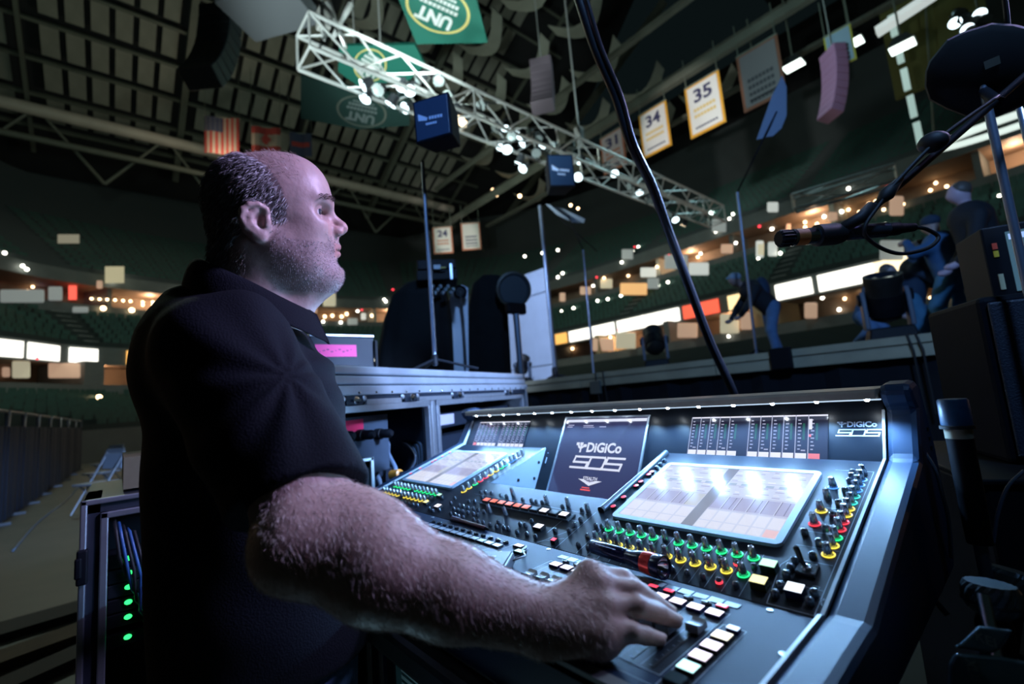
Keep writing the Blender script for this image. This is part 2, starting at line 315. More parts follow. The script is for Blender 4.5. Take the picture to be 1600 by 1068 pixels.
D = [(-0.481, 0.029), (-0.463, 0.033), (-0.433, 0.032), (-0.445, 0.006), (-0.388, 0.028), (-0.365, 0.029), (-0.47, -0.023), (-0.448, -0.018), (-0.485, -0.047), (-0.463, -0.048), (-0.439, -0.049), (-0.414, -0.049), (-0.391, -0.05), (-0.365, -0.052),
     (-0.484, -0.066), (-0.462, -0.067), (-0.438, -0.068), (-0.413, -0.068), (-0.389, -0.068), (-0.37, -0.068), (-0.468, -0.088), (-0.446, -0.088), (-0.428, -0.09), (-0.407, -0.09), (-0.361, -0.089), (-0.34, -0.09), (-0.32, -0.09), (-0.291, -0.092),
     (-0.265, -0.093), (-0.24, -0.091), (-0.223, -0.091), (-0.19, -0.094), (-0.16, -0.092), (-0.131, -0.093), (-0.189, -0.047), (-0.278, -0.075), (-0.297, 0.027), (-0.265, 0.028), (-0.246, 0.026), (-0.226, 0.028), (-0.155, 0.024), (-0.096, 0.025),
     (-0.072, -0.01), (-0.071, -0.031), (-0.072, -0.05), (-0.104, -0.06), (-0.208, -0.067), (-0.191, -0.066), (-0.022, -0.02), (-0.008, -0.018), (-0.017, -0.056), (-0.016, -0.086), (-0.53, -0.085), (-0.55, -0.095), (-0.575, -0.09), (-0.53, -0.045), (-0.545, -0.02), (-0.600, -0.03)]
for u, v in D: put_knob(dome, u, v)
for x0 in (0.0086, -0.929):
    for i in range(12): put_knob(dome, x0 + i * 0.02527 + 0.009, -0.040); put_knob(dome, x0 + i * 0.02527 + 0.001, -0.088)
for u, v in ((0.361, 0.276), (0.362, 0.262), (0.363, 0.242), (0.363, 0.206), (0.362, 0.164), (0.362, 0.125), (0.361, 0.083), (0.361, 0.045), (0.336, 0.066), (0.361, 0.010), (0.343, -0.009), (0.342, -0.027), (0.341, -0.043), (0.341, -0.069), (0.340, -0.087), (0.382, -0.068), (0.381, -0.085)): put_knob(dome_b, u, v)
for u, v in ((0.0086 + 10 * .02527 + .009, -.040), (0.0086 + 10 * .02527 + .001, -.088)): MB().lathe([(0.0054, 0.0005), (0.0052, 0.0035), (0.0048, 0.0037)], PS(u, v), AXS, 14).build('red_button_ring', glow('ring_r', GL['r'], 1.5), con)
# ---- push buttons
def key_mesh(name, w_, d_, h, m_side, m_top, inset=0.82):
    mb = MB(); mb.frustum((0, 0, 0), (w_, d_), (w_ * 0.95, d_ * 0.95), h, None, 0)
    mb.frustum((0, 0, h), (w_ * inset, d_ * inset), (w_ * inset * 0.96, d_ * inset * 0.96), 0.0006, None, 1); return mb.mesh(name, [m_side, m_top])
def put_key(me, P, N, u, v, h=0.0): return link(me.name.split('.')[0], me, con, frame(P(u, v, h), EX, N))
k_or = key_mesh('square_button', 0.0262, 0.0172, 0.006, m_black, glow('lit_orange', (1.0, 0.16, 0.07), 1.25)); k_off = key_mesh('square_button', 0.0262, 0.0172, 0.006, m_black, mat('unlit_key', (0.06, 0.055, 0.06), 0.35))
k_wh = key_mesh('square_button', 0.0262, 0.0172, 0.006, m_black, m_white)
mb = MB(); mb.box(PS(-0.263, -0.006, 0.0012), (0.324, 0.026, 0.0024), AXS); mb.build('button_tray', mat('tray_grey', (0.22, 0.26, 0.3), 0.35, 0.5), con)
for i in range(10): put_key(k_or if i < 6 else (k_wh if i in (7, 9) else k_off), PS, NS, -0.406 + i * 0.0316, -0.006, 0.0022)
put_key(k_wh, PS, NS, -0.151, -0.061); put_key(k_wh, PS, NS, -0.558, -0.071)
k_red = key_mesh('square_button', 0.013, 0.011, 0.007, m_black, glow('lit_red', (1.0, 0.06, 0.12), 1.6)); put_key(k_red, PS, NS, -0.076, -0.092)
k_tg = key_mesh('square_button', 0.0215, 0.0165, 0.013, mat('key_side_green', (0.004, 0.03, 0.012), 0.25), glow('lit_green', (0.55, 1.0, 0.72), 1.5), 0.98)
k_ty = key_mesh('square_button', 0.0215, 0.0165, 0.013, mat('key_side_olive', (0.03, 0.03, 0.006), 0.25), glow('lit_yellow', (1.0, 0.93, 0.42), 1.5), 0.98)
k_tw = key_mesh('square_button', 0.0215, 0.0180, 0.013, mat('key_side_navy', (0.008, 0.014, 0.04), 0.25), glow('lit_white_b', (0.8, 0.88, 1.0), 1.8), 0.98)
put_key(k_tg, PS, NS, 0.3175, -0.0380); put_key(k_ty, PS, NS, 0.3170, -0.0775); put_key(k_tw, PS, NS, 0.3625, -0.0768)
put_key(key_mesh('square_button', 0.020, 0.013, 0.006, m_black, glow('lit_green', (0.55, 1.0, 0.72), 1.5)), PS, NS, -0.625, -0.022)
put_key(key_mesh('square_button', 0.022, 0.014, 0.006, m_black, glow('lit_yellow', (1.0, 0.93, 0.42), 1.5)), PS, NS, -0.632, -0.066)
k_rs = MB().lathe([(0.0068, 0), (0.0066, 0.0035), (0.0058, 0.0042), (0.0040, 0.0043)], n=16, mis=[0, 0, 1]).mesh('red_button', [m_black, glow('lit_red', (1.0, 0.06, 0.12), 1.6)], 40)
for v in (0.057, 0.098, 0.151, 0.171, 0.207, 0.221): put_knob(k_rs, -0.0312, v)
for v in (0.242, 0.261, 0.281): put_knob(dome, -0.0295, v)
for v in (0.068, 0.110, 0.166, 0.182, 0.215, 0.251): put_knob(k_rs, -0.966, v)
k_pu = key_mesh('channel_button', 0.0205, 0.0155, 0.0045, mat('key_side_blue', (0.012, 0.014, 0.06), 0.25), glow('lit_lilac', (0.93, 0.82, 1.0), 1.75), 0.94)
for i in range(12): put_key(k_pu, PL, NL, 0.0115 + i * 0.0261, -0.0645)
k_ov = MB().add([], []); k_ov.lathe([(0.0052, 0), (0.0050, 0.003), (0.0040, 0.0040)], n=14)
k_ov.v = [(x * 1.45, y * 0.9, z) for x, y, z in k_ov.v]; ov = k_ov.mesh('oval_button', mat('oval_dark', (0.03, 0.035, 0.045), 0.2), 40); ovr = key_mesh('red_channel_button', 0.0150, 0.0078, 0.0040, m_black, glow('lit_red', (1, 0.06, 0.12), 1.6), 0.96)
for i in range(12): link('red_channel_button' if i in (7, 8, 11) else 'oval_button', ovr if i in (7, 8, 11) else ov, con, frame(PL(0.0115 + i * 0.0261 + (0.0 if i in (7, 8, 11) else 0.004), -0.0430, 0.0003), EX, NL))
for i in range(12): link('oval_button', ov, con, frame(PL(-0.455 + i * 0.02645, -0.0345, 0.0003), EX, NL))
k_gl = key_mesh('channel_button', 0.0235, 0.0150, 0.0035, m_black, mat('key_grey', (0.36, 0.40, 0.46), 0.3), 0.92)
for i in range(12): put_key(k_gl, PL, NL, -0.4585 + i * 0.0268, -0.0585)
for i in range(12):
    if i not in (3, 8): put_key(k_pu, PL, NL, -0.925 + i * 0.0278, -0.0525)
for u, v in ((-0.946, -0.017), (-0.864, -0.019), (-0.841, -0.016)): link('red_button', k_rs, con, frame(PL(u, v, 0.0003), EX, NL))
put_key(key_mesh('channel_button', 0.024, 0.014, 0.0045, m_black, glow('lit_green_b', (0.45, 1.0, 0.65), 1.3)), PL, NL, -0.094, -0.0570)
put_key(key_mesh('channel_button', 0.024, 0.014, 0.0035, m_black, glow('lit_pale', (1.0, 0.75, 0.72), 1.0)), PL, NL, -0.122, -0.0345)
link('oval_button', ov, con, frame(PL(-0.128, -0.080, 0.0003), EX, NL))
put_key(key_mesh('channel_button', 0.016, 0.011, 0.004, m_black, glow('lit_yellow', (1, .9, .4), 1.5)), PL, NL, -0.600, -0.100); put_key(key_mesh('channel_button', 0.016, 0.011, 0.004, m_black, glow('lit_white_b', (.8, .88, 1), 1.8)), PL, NL, -0.599, -0.074)
sd = {'y': glow('lit_cream', (1.0, 0.95, 0.72), 1.7), 'w': glow('lit_lilac', (0.93, 0.82, 1.0), 1.75), 'c': glow('lit_cyan', (0.55, 1.0, 1.0), 1.8), 'o': mat('unlit_glass', (0.03, 0.05, 0.055), 0.15)}
for v, c in ((-0.1115, 'y'), (-0.1375, 'w'), (-0.1635, 'w'), (-0.1895, 'c'), (-0.2155, 'o')): put_key(key_mesh('side_button', 0.0215, 0.0180, 0.005, m_black, sd[c], 0.93), PL, NL, 0.3305, v)
put_key(key_mesh('side_button', 0.0145, 0.0095, 0.0050, mat('key_side_blue', (0.012, 0.014, 0.06), 0.25), glow('lit_blue', (0.62, 0.75, 1.0), 1.7), 0.95), PL, NL, 0.3335, -0.0885)
for u, v in ((0.346, -0.012), (-0.06, -0.012), (0.392, -0.1), (-0.5, -0.012)): MB().lathe([(0.0045, 0), (0.0042, 0.0012), (0.001, 0.0008)], PL(u, v), AXL, 12).build('screw', m_alu, con)
# ---- faders
slot = MB().box((0, 0, 0.0004), (0.0030, 0.108, 0.0012)).mesh('fader_slot', m_black)
cap = MB(); cap.prism([(-0.0115, 0), (-0.0105, 0.0095), (-0.0045, 0.0072), (0, 0.0066), (0.0045, 0.0072), (0.0105, 0.0095), (0.0115, 0)], (-0.0085, 0, 0), (0, 1, 0), (0, 0, 1), (0.017, 0, 0), 0)
cap.box((0, 0, 0.0068), (0.0172, 0.0012, 0.0008), None, 1); cap = cap.mesh('fader_cap', [mat('fader_cap_grey', (0.42, 0.44, 0.47), 0.25, 0.6), m_trim])
for bank, (x0, pitch) in enumerate(((0.0115, 0.0261), (-0.4585, 0.0270), (-0.925, 0.0278))):
    for i in range(12):
        u = x0 + i * pitch
        link('fader_slot', slot, con, frame(PL(u, -0.155), EX, NL))
        v = (-0.128, -0.125, -0.124, -0.125, -0.12, -0.13, -0.13, -0.13, -0.135, -0.13, -0.135, -0.112)[i] if bank == 0 else -0.198
        link('fader_cap', cap, con, frame(PL(u, v, 0.0022), EX, NL))
# ---- joystick
mb = MB(); c = PS(0.3620, -0.0225); mb.frustum(c, (0.026, 0.026), (0.025, 0.025), 0.006, AXS); j = mb.build('joystick', mat('joystick_black', (0.02, 0.025, 0.03), 0.25), con, bevel=0.001)
mb = MB(); mb.tube([c + NS * 0.005, c + NS * 0.014 - EX * 0.004, c + NS * 0.030 - EX * 0.0085 + ES * 0.004], [0.0030, 0.0032, 0.0042], 10); mb.ball(c + NS * 0.031 - EX * 0.0088 + ES * 0.004, 0.0042); mb.build('stick', MATS['joystick_black'], j, smooth=40)
mb = MB(); mb.lathe([(0.0075, 0.006), (0.0060, 0.0085), (0.0035, 0.0090)], c, AXS, 16)
for a, b in ((-1, -1), (1, -1), (1, 1), (-1, 1)): mb.lathe([(0.0018, 0.006), (0.0016, 0.0072)], c + EX * a * .0098 + ES * b * .0098, AXS, 8, 0)
mb.build('gate_ring', m_knob, j)
# ---- touch screens
def screen_mat(name, col, s): return mat(name, (0.02, 0.02, 0.025), 0.14, emit=col, estr=s, coat=0.3)
s_base = screen_mat('ui_pale', (0.68, 0.73, 0.92), 0.93); s_lav = screen_mat('ui_lavender', (0.50, 0.51, 0.76), 0.88); s_crm = screen_mat('ui_cream', (0.80, 0.82, 0.96), 0.95)
s_gry = screen_mat('ui_grey', (0.33, 0.36, 0.46), 0.83); s_drk = screen_mat('ui_dark', (0.26, 0.25, 0.42), 0.83); s_blu = screen_mat('ui_blue', (0.46, 0.58, 0.78), 0.83); s_red = screen_mat('ui_red', (0.95, 0.66, 0.72), 0.89); s_yel = screen_mat('ui_olive', (0.66, 0.68, 0.72), 0.85)
s_wht = screen_mat('ui_white', (0.9, 0.9, 1.0), 0.95)
UI = [s_base, s_lav, s_crm, s_gry, s_drk, s_blu, s_red, s_yel, s_wht]
def touch_screen(x0):
    mb = MB(); v0, v1 = 0.030, 0.258; W = 0.304
    def rect(a, b, c, d, mi, h): mb.quad(PS(x0 + a * W, v0 + b * 0.228, h), PS(x0 + c * W, v0 + b * 0.228, h), PS(x0 + c * W, v0 + d * 0.228, h), PS(x0 + a * W, v0 + d * 0.228, h), mi)
    h = 0.0050; rect(0, 0, 1, 1, 0, h)
    rect(0.462, 0.0, 0.538, 1, 3, h + .0002)
    for side, a, b in ((0, 0.0, 0.462), (1, 0.538, 1.0)):
        n = 5 if side == 0 else 6; w_ = (b - a) / n
        for i in range(n):
            l = a + i * w_; r = l + w_
            rect(l + .004, 0.30, r - .004, 0.50, 7 if (i == n - 1 and side == 0) else 1, h + .0002)
            rect(l + 0.002, 0.30, l + 0.007, 0.50, 4, h + .0004); rect(l + w_ * .62, 0.31, l + w_ * .68, 0.49, 4, h + .0004) if i % 2 else None
            rect(l + .006, 0.015, r - .006, 0.11, 6 if (side == 1 and i == n - 1) else 2, h + .0002); rect(l + .006, 0.125, r - .006, 0.27, 2, h + .0002)
            rect(l + .012, 0.70, r - .018, 0.735, 5, h + .0003)
            for q, v in enumerate((0.54, 0.58, 0.63, 0.67, 0.78, 0.82, 0.87, 0.92, 0.96)): rect(l + .008, v, l + w_ * (0.45 + 0.4 * ((i * 7 + q * 3) % 5) / 5), v + 0.014, (2, 1, 8, 0, 1)[(i + q) % 5], h + .0002)
    for v in (0.285, 0.51, 0.69, 0.76): rect(0, v, 0.462, v + 0.006, 1, h + .0004); rect(0.538, v, 1, v + 0.006, 1, h + .0004)
    ts = mb.build('touch_screen', UI, con)
    mb = MB(); bw = 0.0115; n = 5; r = 0.012
    def rr_(x0_, y0_, x1_, y1_, rad):
        out = []
        for cx, cy, a0 in ((x1_ - rad, y1_ - rad, 0), (x0_ + rad, y1_ - rad, 90), (x0_ + rad, y0_ + rad, 180), (x1_ - rad, y0_ + rad, 270)):
            for k in range(n): a = math.radians(a0 + 90 * k / (n - 1)); out.append((cx + rad * math.cos(a), cy + rad * math.sin(a)))
        return out
    outer = rr_(x0 - bw, v0 - bw, x0 + W + bw, v1 + bw, 0.012); inner = rr_(x0, v0, x0 + W, v1, 0.002); k = len(outer)
    P = [PS(*p, 0.0003) for p in outer] + [PS(*p, 0.0062) for p in outer] + [PS(*p, 0.0062) for p in inner] + [PS(*p, 0.0045) for p in inner]
    mb.add(P, [(a * k + i, a * k + (i + 1) % k, (a + 1) * k + (i + 1) % k, (a + 1) * k + i) for a in range(3) for i in range(k)]); mb.build('bezel', m_bezel, ts)
touch_screen(0.0); touch_screen(-0.938)
# ---- meters
m_mbg = screen_mat('meter_dark', (0.02, 0.02, 0.06), 0.5); m_mgr = screen_mat('meter_green', (0.02, 0.16, 0.09), 0.7); m_mwh = screen_mat('meter_white', (0.85, 0.85, 1.0), 1.0); m_mrd = screen_mat('meter_red', (1.0, 0.25, 0.28), 0.9); m_mli = screen_mat('meter_line', (0.55, 0.56, 0.75), 0.8)
def meter(x0, W, v0, v1, flip):
    mb = MB(); H = v1 - v0
    def rect(a, b, c, d, mi, h): mb.quad(PM(x0 + a * W, v0 + b * H, h), PM(x0 + c * W, v0 + b * H, h), PM(x0 + c * W, v0 + d * H, h), PM(x0 + a * W, v0 + d * H, h), mi)
    h = 0.002; rect(0, 0, 1, 1, 0, h); rect(0, 0.965, 1, 1, 2, h + .0002)  # white top row paints the bright reflection along the meter
    cols = [i / 12.4 for i in range(5)] + [(i + 5.9) / 12.4 for i in range(6)] if not flip else [i / 12.6 for i in range(6)] + [(i + 6.6) / 12.6 for i in range(6)]
    for q, a in enumerate(cols):
        w_ = 1 / 12.6; rect(a, 0, a + 0.006, 1, 4, h + .0003); rect(a + .005, 0.0, a + w_ * .93, 0.125, 3 if q == (0 if flip else len(cols) - 1) else 2, h + .0002)
        for t in range(9):
            v = 0.2 + t * 0.083; rect(a + w_ * .22, v, a + w_ * (.42 + .08 * (t % 2)), v + 0.026, 4, h + .0003)
        rect(a + w_ * .60, 0.42, a + w_ * .78, 0.80, 1, h + .0003)
        if q % 3 == 0: rect(a + w_ * .5, 0.17, a + w_ * .85, 0.20, 4, h + .0003)
    if not flip: rect(0.885, 0.66, 0.905, 0.9, 2, h + .0004); rect(0.885, 0.49, 0.9, 0.55, 3, h + .0004)
    mb.build('meter_screen', [m_mbg, m_mgr, m_mwh, m_mrd, m_mli], con)
meter(0.0033, 0.304, -0.0049, 0.0942, False); meter(-0.9234, 0.304, -0.0049, 0.0942, True)
# ---- logo art
def wordmark(mb, P, cx, cy, w_, h, mi):        # trident mark, name, model line; w_ = full width
    put_text(mb, 'DiGiCo', P(cx + w_ * 0.11, cy + w_ * 0.12, h), (P(1, 0) - P(0, 0)), (P(0, 1) - P(0, 0)), w_ * 0.72, mi, 0.035)
    def st(a, b, t):
        a = np.array(a); b = np.array(b); d = b - a; L = np.hypot(*d); n = np.array([-d[1], d[0]]) / L * t / 2; d = d / L * t / 2
        mb.quad(P(*(a - n - d), h), P(*(b - n + d), h), P(*(b + n + d), h), P(*(a + n - d), h), mi)
    tx, ty, s = cx - w_ * 0.385, cy + w_ * 0.11, w_ * 0.085
    for a, b in (((-1.0, 1.0), (-0.55, 0.2)), ((-0.55, 0.2), (0, -0.2)), ((0, -0.2), (0.55, 0.3)), ((0.0, 0.9), (0, -1.0)), ((0.55, 0.3), (1.0, 0.5))): st((tx + a[0] * s, ty + a[1] * s * .8), (tx + b[0] * s, ty + b[1] * s * .8), s * 0.42)
    for q, (x_, y_) in enumerate(((-1, 1), (0, 1), (1, .55))): st((tx + x_ * s - s * .1, ty + y_ * s * .8), (tx + x_ * s + s * .1, ty + y_ * s * .8), s * .6)
    lw = w_ * 0.31; lh = w_ * 0.19; t = w_ * 0.036
    for i, path in enumerate(([(1, 1), (0, 1), (0, .5), (1, .5), (1, 0), (-.08, 0)], [(0, 0), (0, 1), (.92, 1), (1, .85), (1, .15), (.92, 0), (0, 0)], [(1.05, 1), (0, 1), (0, .5), (1, .5), (1, 0), (-.08, 0)])):
        for a, b in zip(path[:-1], path[1:]):
            f = lambda p: (cx - w_ * 0.5 + i * w_ * 0.345 + p[0] * lw + p[1] * lh * 0.28, cy - w_ * 0.24 + p[1] * lh)
            st(f(a), f(b), t)
mb = MB(); wordmark(mb, PM, 0.3570, 0.064, 0.068, 0.0006, 0); mb.build('logo_print', mat('logo_pale', (0.42, 0.46, 0.55), 0.45), con)
# ---- centre screen
mb = MB(); x0, x1, v0, v1 = -0.440, -0.128, -0.150, 0.098; c_bg = screen_mat('logo_screen_navy', (0.042, 0.045, 0.14), 0.75)
mb.quad(PM(x0, v0, .003), PM(x1, v0, .003), PM(x1, v1, .003), PM(x0, v1, .003), 0)
for a, b, c, d, mi in ((-.437, .086, -.131, .095, 1), (-.425, .074, -.40, .077, 2), (-.428, .068, -.405, .071, 2), (-.36, .072, -.32, .075, 2), (-.36, .067, -.315, .069, 2), (-.295, .068, -.27, .071, 2), (-.309, -.1195, -.280, -.1165, 3), (-.313, -.1265, -.276, -.1225, 3)):  # wide top bar is mostly a reflection painted as glowing white
    mb.quad(PM(a, b, .0034), PM(c, b, .0034), PM(c, d, .0034), PM(a, d, .0034), mi)
wordmark(mb, PM, -0.280, -0.018, 0.178, 0.0034, 1)
mb.add([PM(-.330, -.094, .0034), PM(-.285, -.112, .0034), PM(-.241, -.096, .0034), PM(-.262, -.0955, .0034), PM(-.285, -.1015, .0034), PM(-.309, -.0945, .0034)], [(0, 1, 4, 5), (1, 2, 3, 4)], 1)
put_text(mb, 'STEALTH', PM(-.286, -.0905, .0034), EX, EM, 0.052, 1, 0.02)
put_text(mb, 'CORE', PM(-.286, -.0965, .0034), EX, EM, 0.026, 2, 0.01)
cs = mb.build('master_screen', [c_bg, screen_mat('logo_white', (0.78, 0.82, 1.0), 0.95), s_lav, screen_mat('logo_red', (1.0, 0.12, 0.12), 0.9)], con)
mb = MB()
for a, b, c, d in ((x0 - .006, v0, x0, v1 + .006), (x1, v0, x1 + .006, v1 + .006), (x0, v1, x1, v1 + .006)):
    mb.hexa([PM(a, b, .001), PM(c, b, .001), PM(c, d, .001), PM(a, d, .001), PM(a, b, .0055), PM(c, b, .0055), PM(c, d, .0055), PM(a, d, .0055)])
mb.build('bezel', m_alu, cs)
mb = MB(); mb.box(PM(-.487, -.045, .0008), (0.0035, 0.02, .0006), AXM); mb.box(PM(-.487, -.020, .0008), (0.003, 0.003, .0006), AXM); mb.build('panel_mark', m_line, con)

# ================================================================== SDF MODELLING (for bodies and clothes)
class SDF:
    def __init__(s): s.p = []
    def _a(s, fn, c, r, k, op): s.p.append((fn, np.array(c, float), r, k, op)); return s
    def rc(s, a, b, ra, rb, k=0.01, op=1, sq=None):       # tapered capsule; sq = (dir, factor) flattens along dir
        a = np.array(a, float); b = np.array(b, float); d = b - a; L2 = float(d @ d) + 1e-12
        def fn(P):
            q = P - a; t = np.clip(q @ d / L2, 0, 1); e = q - t[:, None] * d
            if sq is not None:
                n, f = sq; h = e @ n; l = np.sqrt(np.maximum((e * e).sum(1) + (f * f - 1) * h * h, 0))
            else: l = np.sqrt((e * e).sum(1))
            return l - (ra + (rb - ra) * t)
        return s._a(fn, (a + b) / 2, math.sqrt(L2) / 2 + max(ra, rb) * (1.0 if sq is None or sq[1] > 1 else 1 / sq[1]), k, op)
    def el(s, c, r, k=0.01, op=1, ax=None):
        c = np.array(c, float); r = np.array(r, float); A = np.eye(3) if ax is None else np.array(ax, float)
        def fn(P):
            q = (P - c) @ A.T; k0 = np.sqrt(((q / r) ** 2).sum(1)); k1 = np.sqrt(((q / r ** 2) ** 2).sum(1)) + 1e-9; return k0 * (k0 - 1) / k1
        return s._a(fn, c, float(r.max()), k, op)
    def chain(s, pts, rs, k=0.004, op=1, **kw):
        for i in range(len(pts) - 1): s.rc(pts[i], pts[i + 1], rs[i], rs[i + 1], k, op, **kw)
        return s
    def loft(s, o, fx, cx, z, f0, a, b, p=2.4, k=0.02, c0=None):  # elliptical sections stacked along z
        o = np.array(o, float); fx = np.array(fx, float); cx = np.array(cx, float); c0 = [0] * len(z) if c0 is None else c0
        def fn(P):
            zz = P[:, 2]; A = np.interp(zz, z, a); B = np.interp(zz, z, b); f = (P - o) @ fx - np.interp(zz, z, f0); c = (P - o) @ cx - np.interp(zz, z, c0)
            d = ((np.abs(f) / A) ** p + (np.abs(c) / B) ** p) ** (1 / p); d = (d - 1) * np.minimum(A, B); dz = np.maximum(z[0] - zz, zz - z[-1])
            return np.maximum(d, dz)
        c = o.copy(); c[2] = (z[0] + z[-1]) / 2; return s._a(fn, c, math.hypot((z[-1] - z[0]) / 2, max(max(a), max(b)) + .1), k, 1)
    def ev(s, P, prims):
        d = np.full(len(P), 1.0)
        for fn, c, r, k, op in prims:
            e = fn(P)
            if op == 1:
                h = np.clip(0.5 + 0.5 * (d - e) / k, 0, 1); d = d + (e - d) * h - k * h * (1 - h)
            else:
                h = np.clip(0.5 - 0.5 * (d + e) / k, 0, 1); d = d + (-e - d) * h + k * h * (1 - h)
        return d
    def mesh(s, lo, hi, h, B=24):
        lo = np.array(lo, float); N = np.ceil((np.array(hi, float) - lo) / h).astype(int) + 1; G = np.full(N, 1.0, np.float32)
        rb = math.sqrt(3) * B * h / 2; cs = np.array([p[1] for p in s.p]); rs = np.array([p[2] for p in s.p]); ks = np.array([p[3] for p in s.p])
        for i in range(0, N[0], B):
            for j in range(0, N[1], B):
                for l in range(0, N[2], B):
                    e = np.minimum([i + B, j + B, l + B], N); c = lo + h * (np.array([i, j, l]) + e - 1) / 2
                    near = np.sqrt(((cs - c) ** 2).sum(1)) < rs + rb + ks + h
                    if not near.any(): continue
                    g = np.stack(np.meshgrid(*(lo[q] + h * np.arange((i, j, l)[q], e[q]) for q in range(3)), indexing='ij'), -1).reshape(-1, 3)
                    G[i:e[0], j:e[1], l:e[2]] = s.ev(g, [p for p, t in zip(s.p, near) if t]).reshape(e - np.array([i, j, l]))
        return surface_nets(G, lo, h)
def surface_nets(G, lo, h):
    S = G < 0; N = np.array(G.shape); c = np.zeros(N - 1, np.uint8)
    for a in (0, 1):
        for b in (0, 1):
            for d in (0, 1): c += S[a:N[0] - 1 + a, b:N[1] - 1 + b, d:N[2] - 1 + d]
    act = (c > 0) & (c < 8); idx = np.argwhere(act); ID = np.full(N - 1, -1, np.int32); ID[act] = np.arange(len(idx))
    corner = np.array([(a, b, d) for a in (0, 1) for b in (0, 1) for d in (0, 1)])
    val = np.stack([G[idx[:, 0] + q[0], idx[:, 1] + q[1], idx[:, 2] + q[2]] for q in corner], 1)
    acc = np.zeros((len(idx), 3)); cnt = np.zeros(len(idx))
    for p in range(8):
        for q in range(p + 1, 8):
            if np.abs(corner[p] - corner[q]).sum() != 1: continue
            va, vb = val[:, p], val[:, q]; m = (va < 0) != (vb < 0); t = np.where(m, va / np.where(m, va - vb, 1), 0)
            acc += np.where(m[:, None], corner[p] + (corner[q] - corner[p]) * t[:, None], 0); cnt += m
    V = lo + h * (idx + acc / cnt[:, None]); F = []
    for ax in range(3):
        b, d = (ax + 1) % 3, (ax + 2) % 3
        sl0 = [slice(1, N[q] - 1) for q in range(3)]; sl0[ax] = slice(0, N[ax] - 1); sl1 = list(sl0); sl1[ax] = slice(1, N[ax])
        A, Bm = S[tuple(sl0)], S[tuple(sl1)]; e = np.argwhere(A != Bm)
        off = np.array([1, 1, 1]); off[ax] = 0; p = e + off; fl = A[tuple(e.T)]
        def g(db, dd):
            q = p.copy(); q[:, b] -= db; q[:, d] -= dd; return ID[q[:, 0], q[:, 1], q[:, 2]]
        qd = np.stack([g(1, 1), g(0, 1), g(0, 0), g(1, 0)], 1); qd[~fl] = qd[~fl][:, ::-1]; F.append(qd)
    return V, np.concatenate(F)
def sdf_object(name, V, F, mats, parent, smooth_it=0):
    W0 = np.array(WM[parent.name].translation) if parent else V.mean(0)
    me = bpy.data.meshes.new(name); me.vertices.add(len(V)); me.vertices.foreach_set('co', (V - W0).astype(np.float32).ravel())
    me.loops.add(F.size); me.loops.foreach_set('vertex_index', F.astype(np.int32).ravel()); me.polygons.add(len(F))
    me.polygons.foreach_set('loop_start', np.arange(0, F.size, 4, dtype=np.int32)); me.update(calc_edges=True)
    me.polygons.foreach_set('use_smooth', [True] * len(F))
    for m in (mats if isinstance(mats, (list, tuple)) else [mats]): me.materials.append(m)
    return link(name, me, parent, Matrix.Translation(Vector(W0)))
def strands(name, roots, dirs, lens, width, m, parent, bend=None, sel=None):
    # thin two-piece blades, one per hair
    n = len(roots); up = rng.normal(size=(n, 3)); sd = np.cross(dirs, up); sd /= np.linalg.norm(sd, axis=1)[:, None] + 1e-9
    w_ = sd * width; mid = roots + dirs * lens[:, None] * 0.5; tip = roots + dirs * lens[:, None] + (0 if bend is None else bend * lens[:, None])
    V = np.stack([roots - w_, roots + w_, mid - w_ * .8, mid + w_ * .8, tip], 1).reshape(-1, 3); k = np.arange(n)[:, None] * 5
    W0 = np.array(WM[parent.name].translation)
    me = bpy.data.meshes.new(name); me.from_pydata((V - W0).tolist(), [], [f for t in range(n) for f in ((5 * t, 5 * t + 1, 5 * t + 3, 5 * t + 2), (5 * t + 2, 5 * t + 3, 5 * t + 4))]); me.update()
    for mm in (m if isinstance(m, (list, tuple)) else [m]): me.materials.append(mm)
    if isinstance(m, (list, tuple)): me.polygons.foreach_set('material_index', np.repeat(rng.integers(0, len(m), n) if sel is None else sel, 2).astype(np.int32))
    return link(name, me, parent, Matrix.Translation(Vector(W0)))
def normals_of(V, F):
    n = np.cross(V[F[:, 1]] - V[F[:, 0]], V[F[:, 3]] - V[F[:, 0]]); N = np.zeros_like(V)
    for q in range(4): np.add.at(N, F[:, q], n)
    return N / (np.linalg.norm(N, axis=1)[:, None] + 1e-12)

# ================================================================== THE SOUND ENGINEER
HC = at(415, 345, .83); nv = CAM_P - HC; nv /= np.linalg.norm(nv); HCd = np.array([nv[0], nv[1], nv[2] * .6]); HCd /= np.linalg.norm(HCd)
HF = np.array([0.21998, 0.97550, 0.0]); HF -= HCd * (HF @ HCd); HF /= np.linalg.norm(HF); HU = np.cross(HCd, HF)
def hd(f, u, c=0): return HC + HF * f + HU * u + HCd * c
HA = [HF, HU, HCd]
b = SDF(); Y2 = (1, -1)
b.el(hd(.003, .030), (.096, .087, .077), .02, ax=HA); b.el(hd(.046, .056), (.062, .063, .062), .03, ax=HA)
b.el(hd(.052, -.025), (.058, .090, .056), .03, ax=HA); b.el(hd(.086, -.043), (.037, .032, .033), .02, ax=HA)
for s in Y2:
    b.rc(hd(.010, -.045, .050 * s), hd(.090, -.096, .016 * s), .023, .022, .03); b.el(hd(.066, -.010, .042 * s), (.030, .027, .021), .025, ax=HA)
    b.rc(hd(.1005, .041, .009 * s), hd(.077, .044, .046 * s), .0115, .0095, .014)
    b.el(hd(.035, -.065, .050 * s), (.045, .040, .018), .03, ax=HA)
b.el(hd(.104, -.090), (.027, .027, .026), .02, ax=HA); b.rc(hd(.078, -.096), hd(.028, -.165), .032, .046, .04)
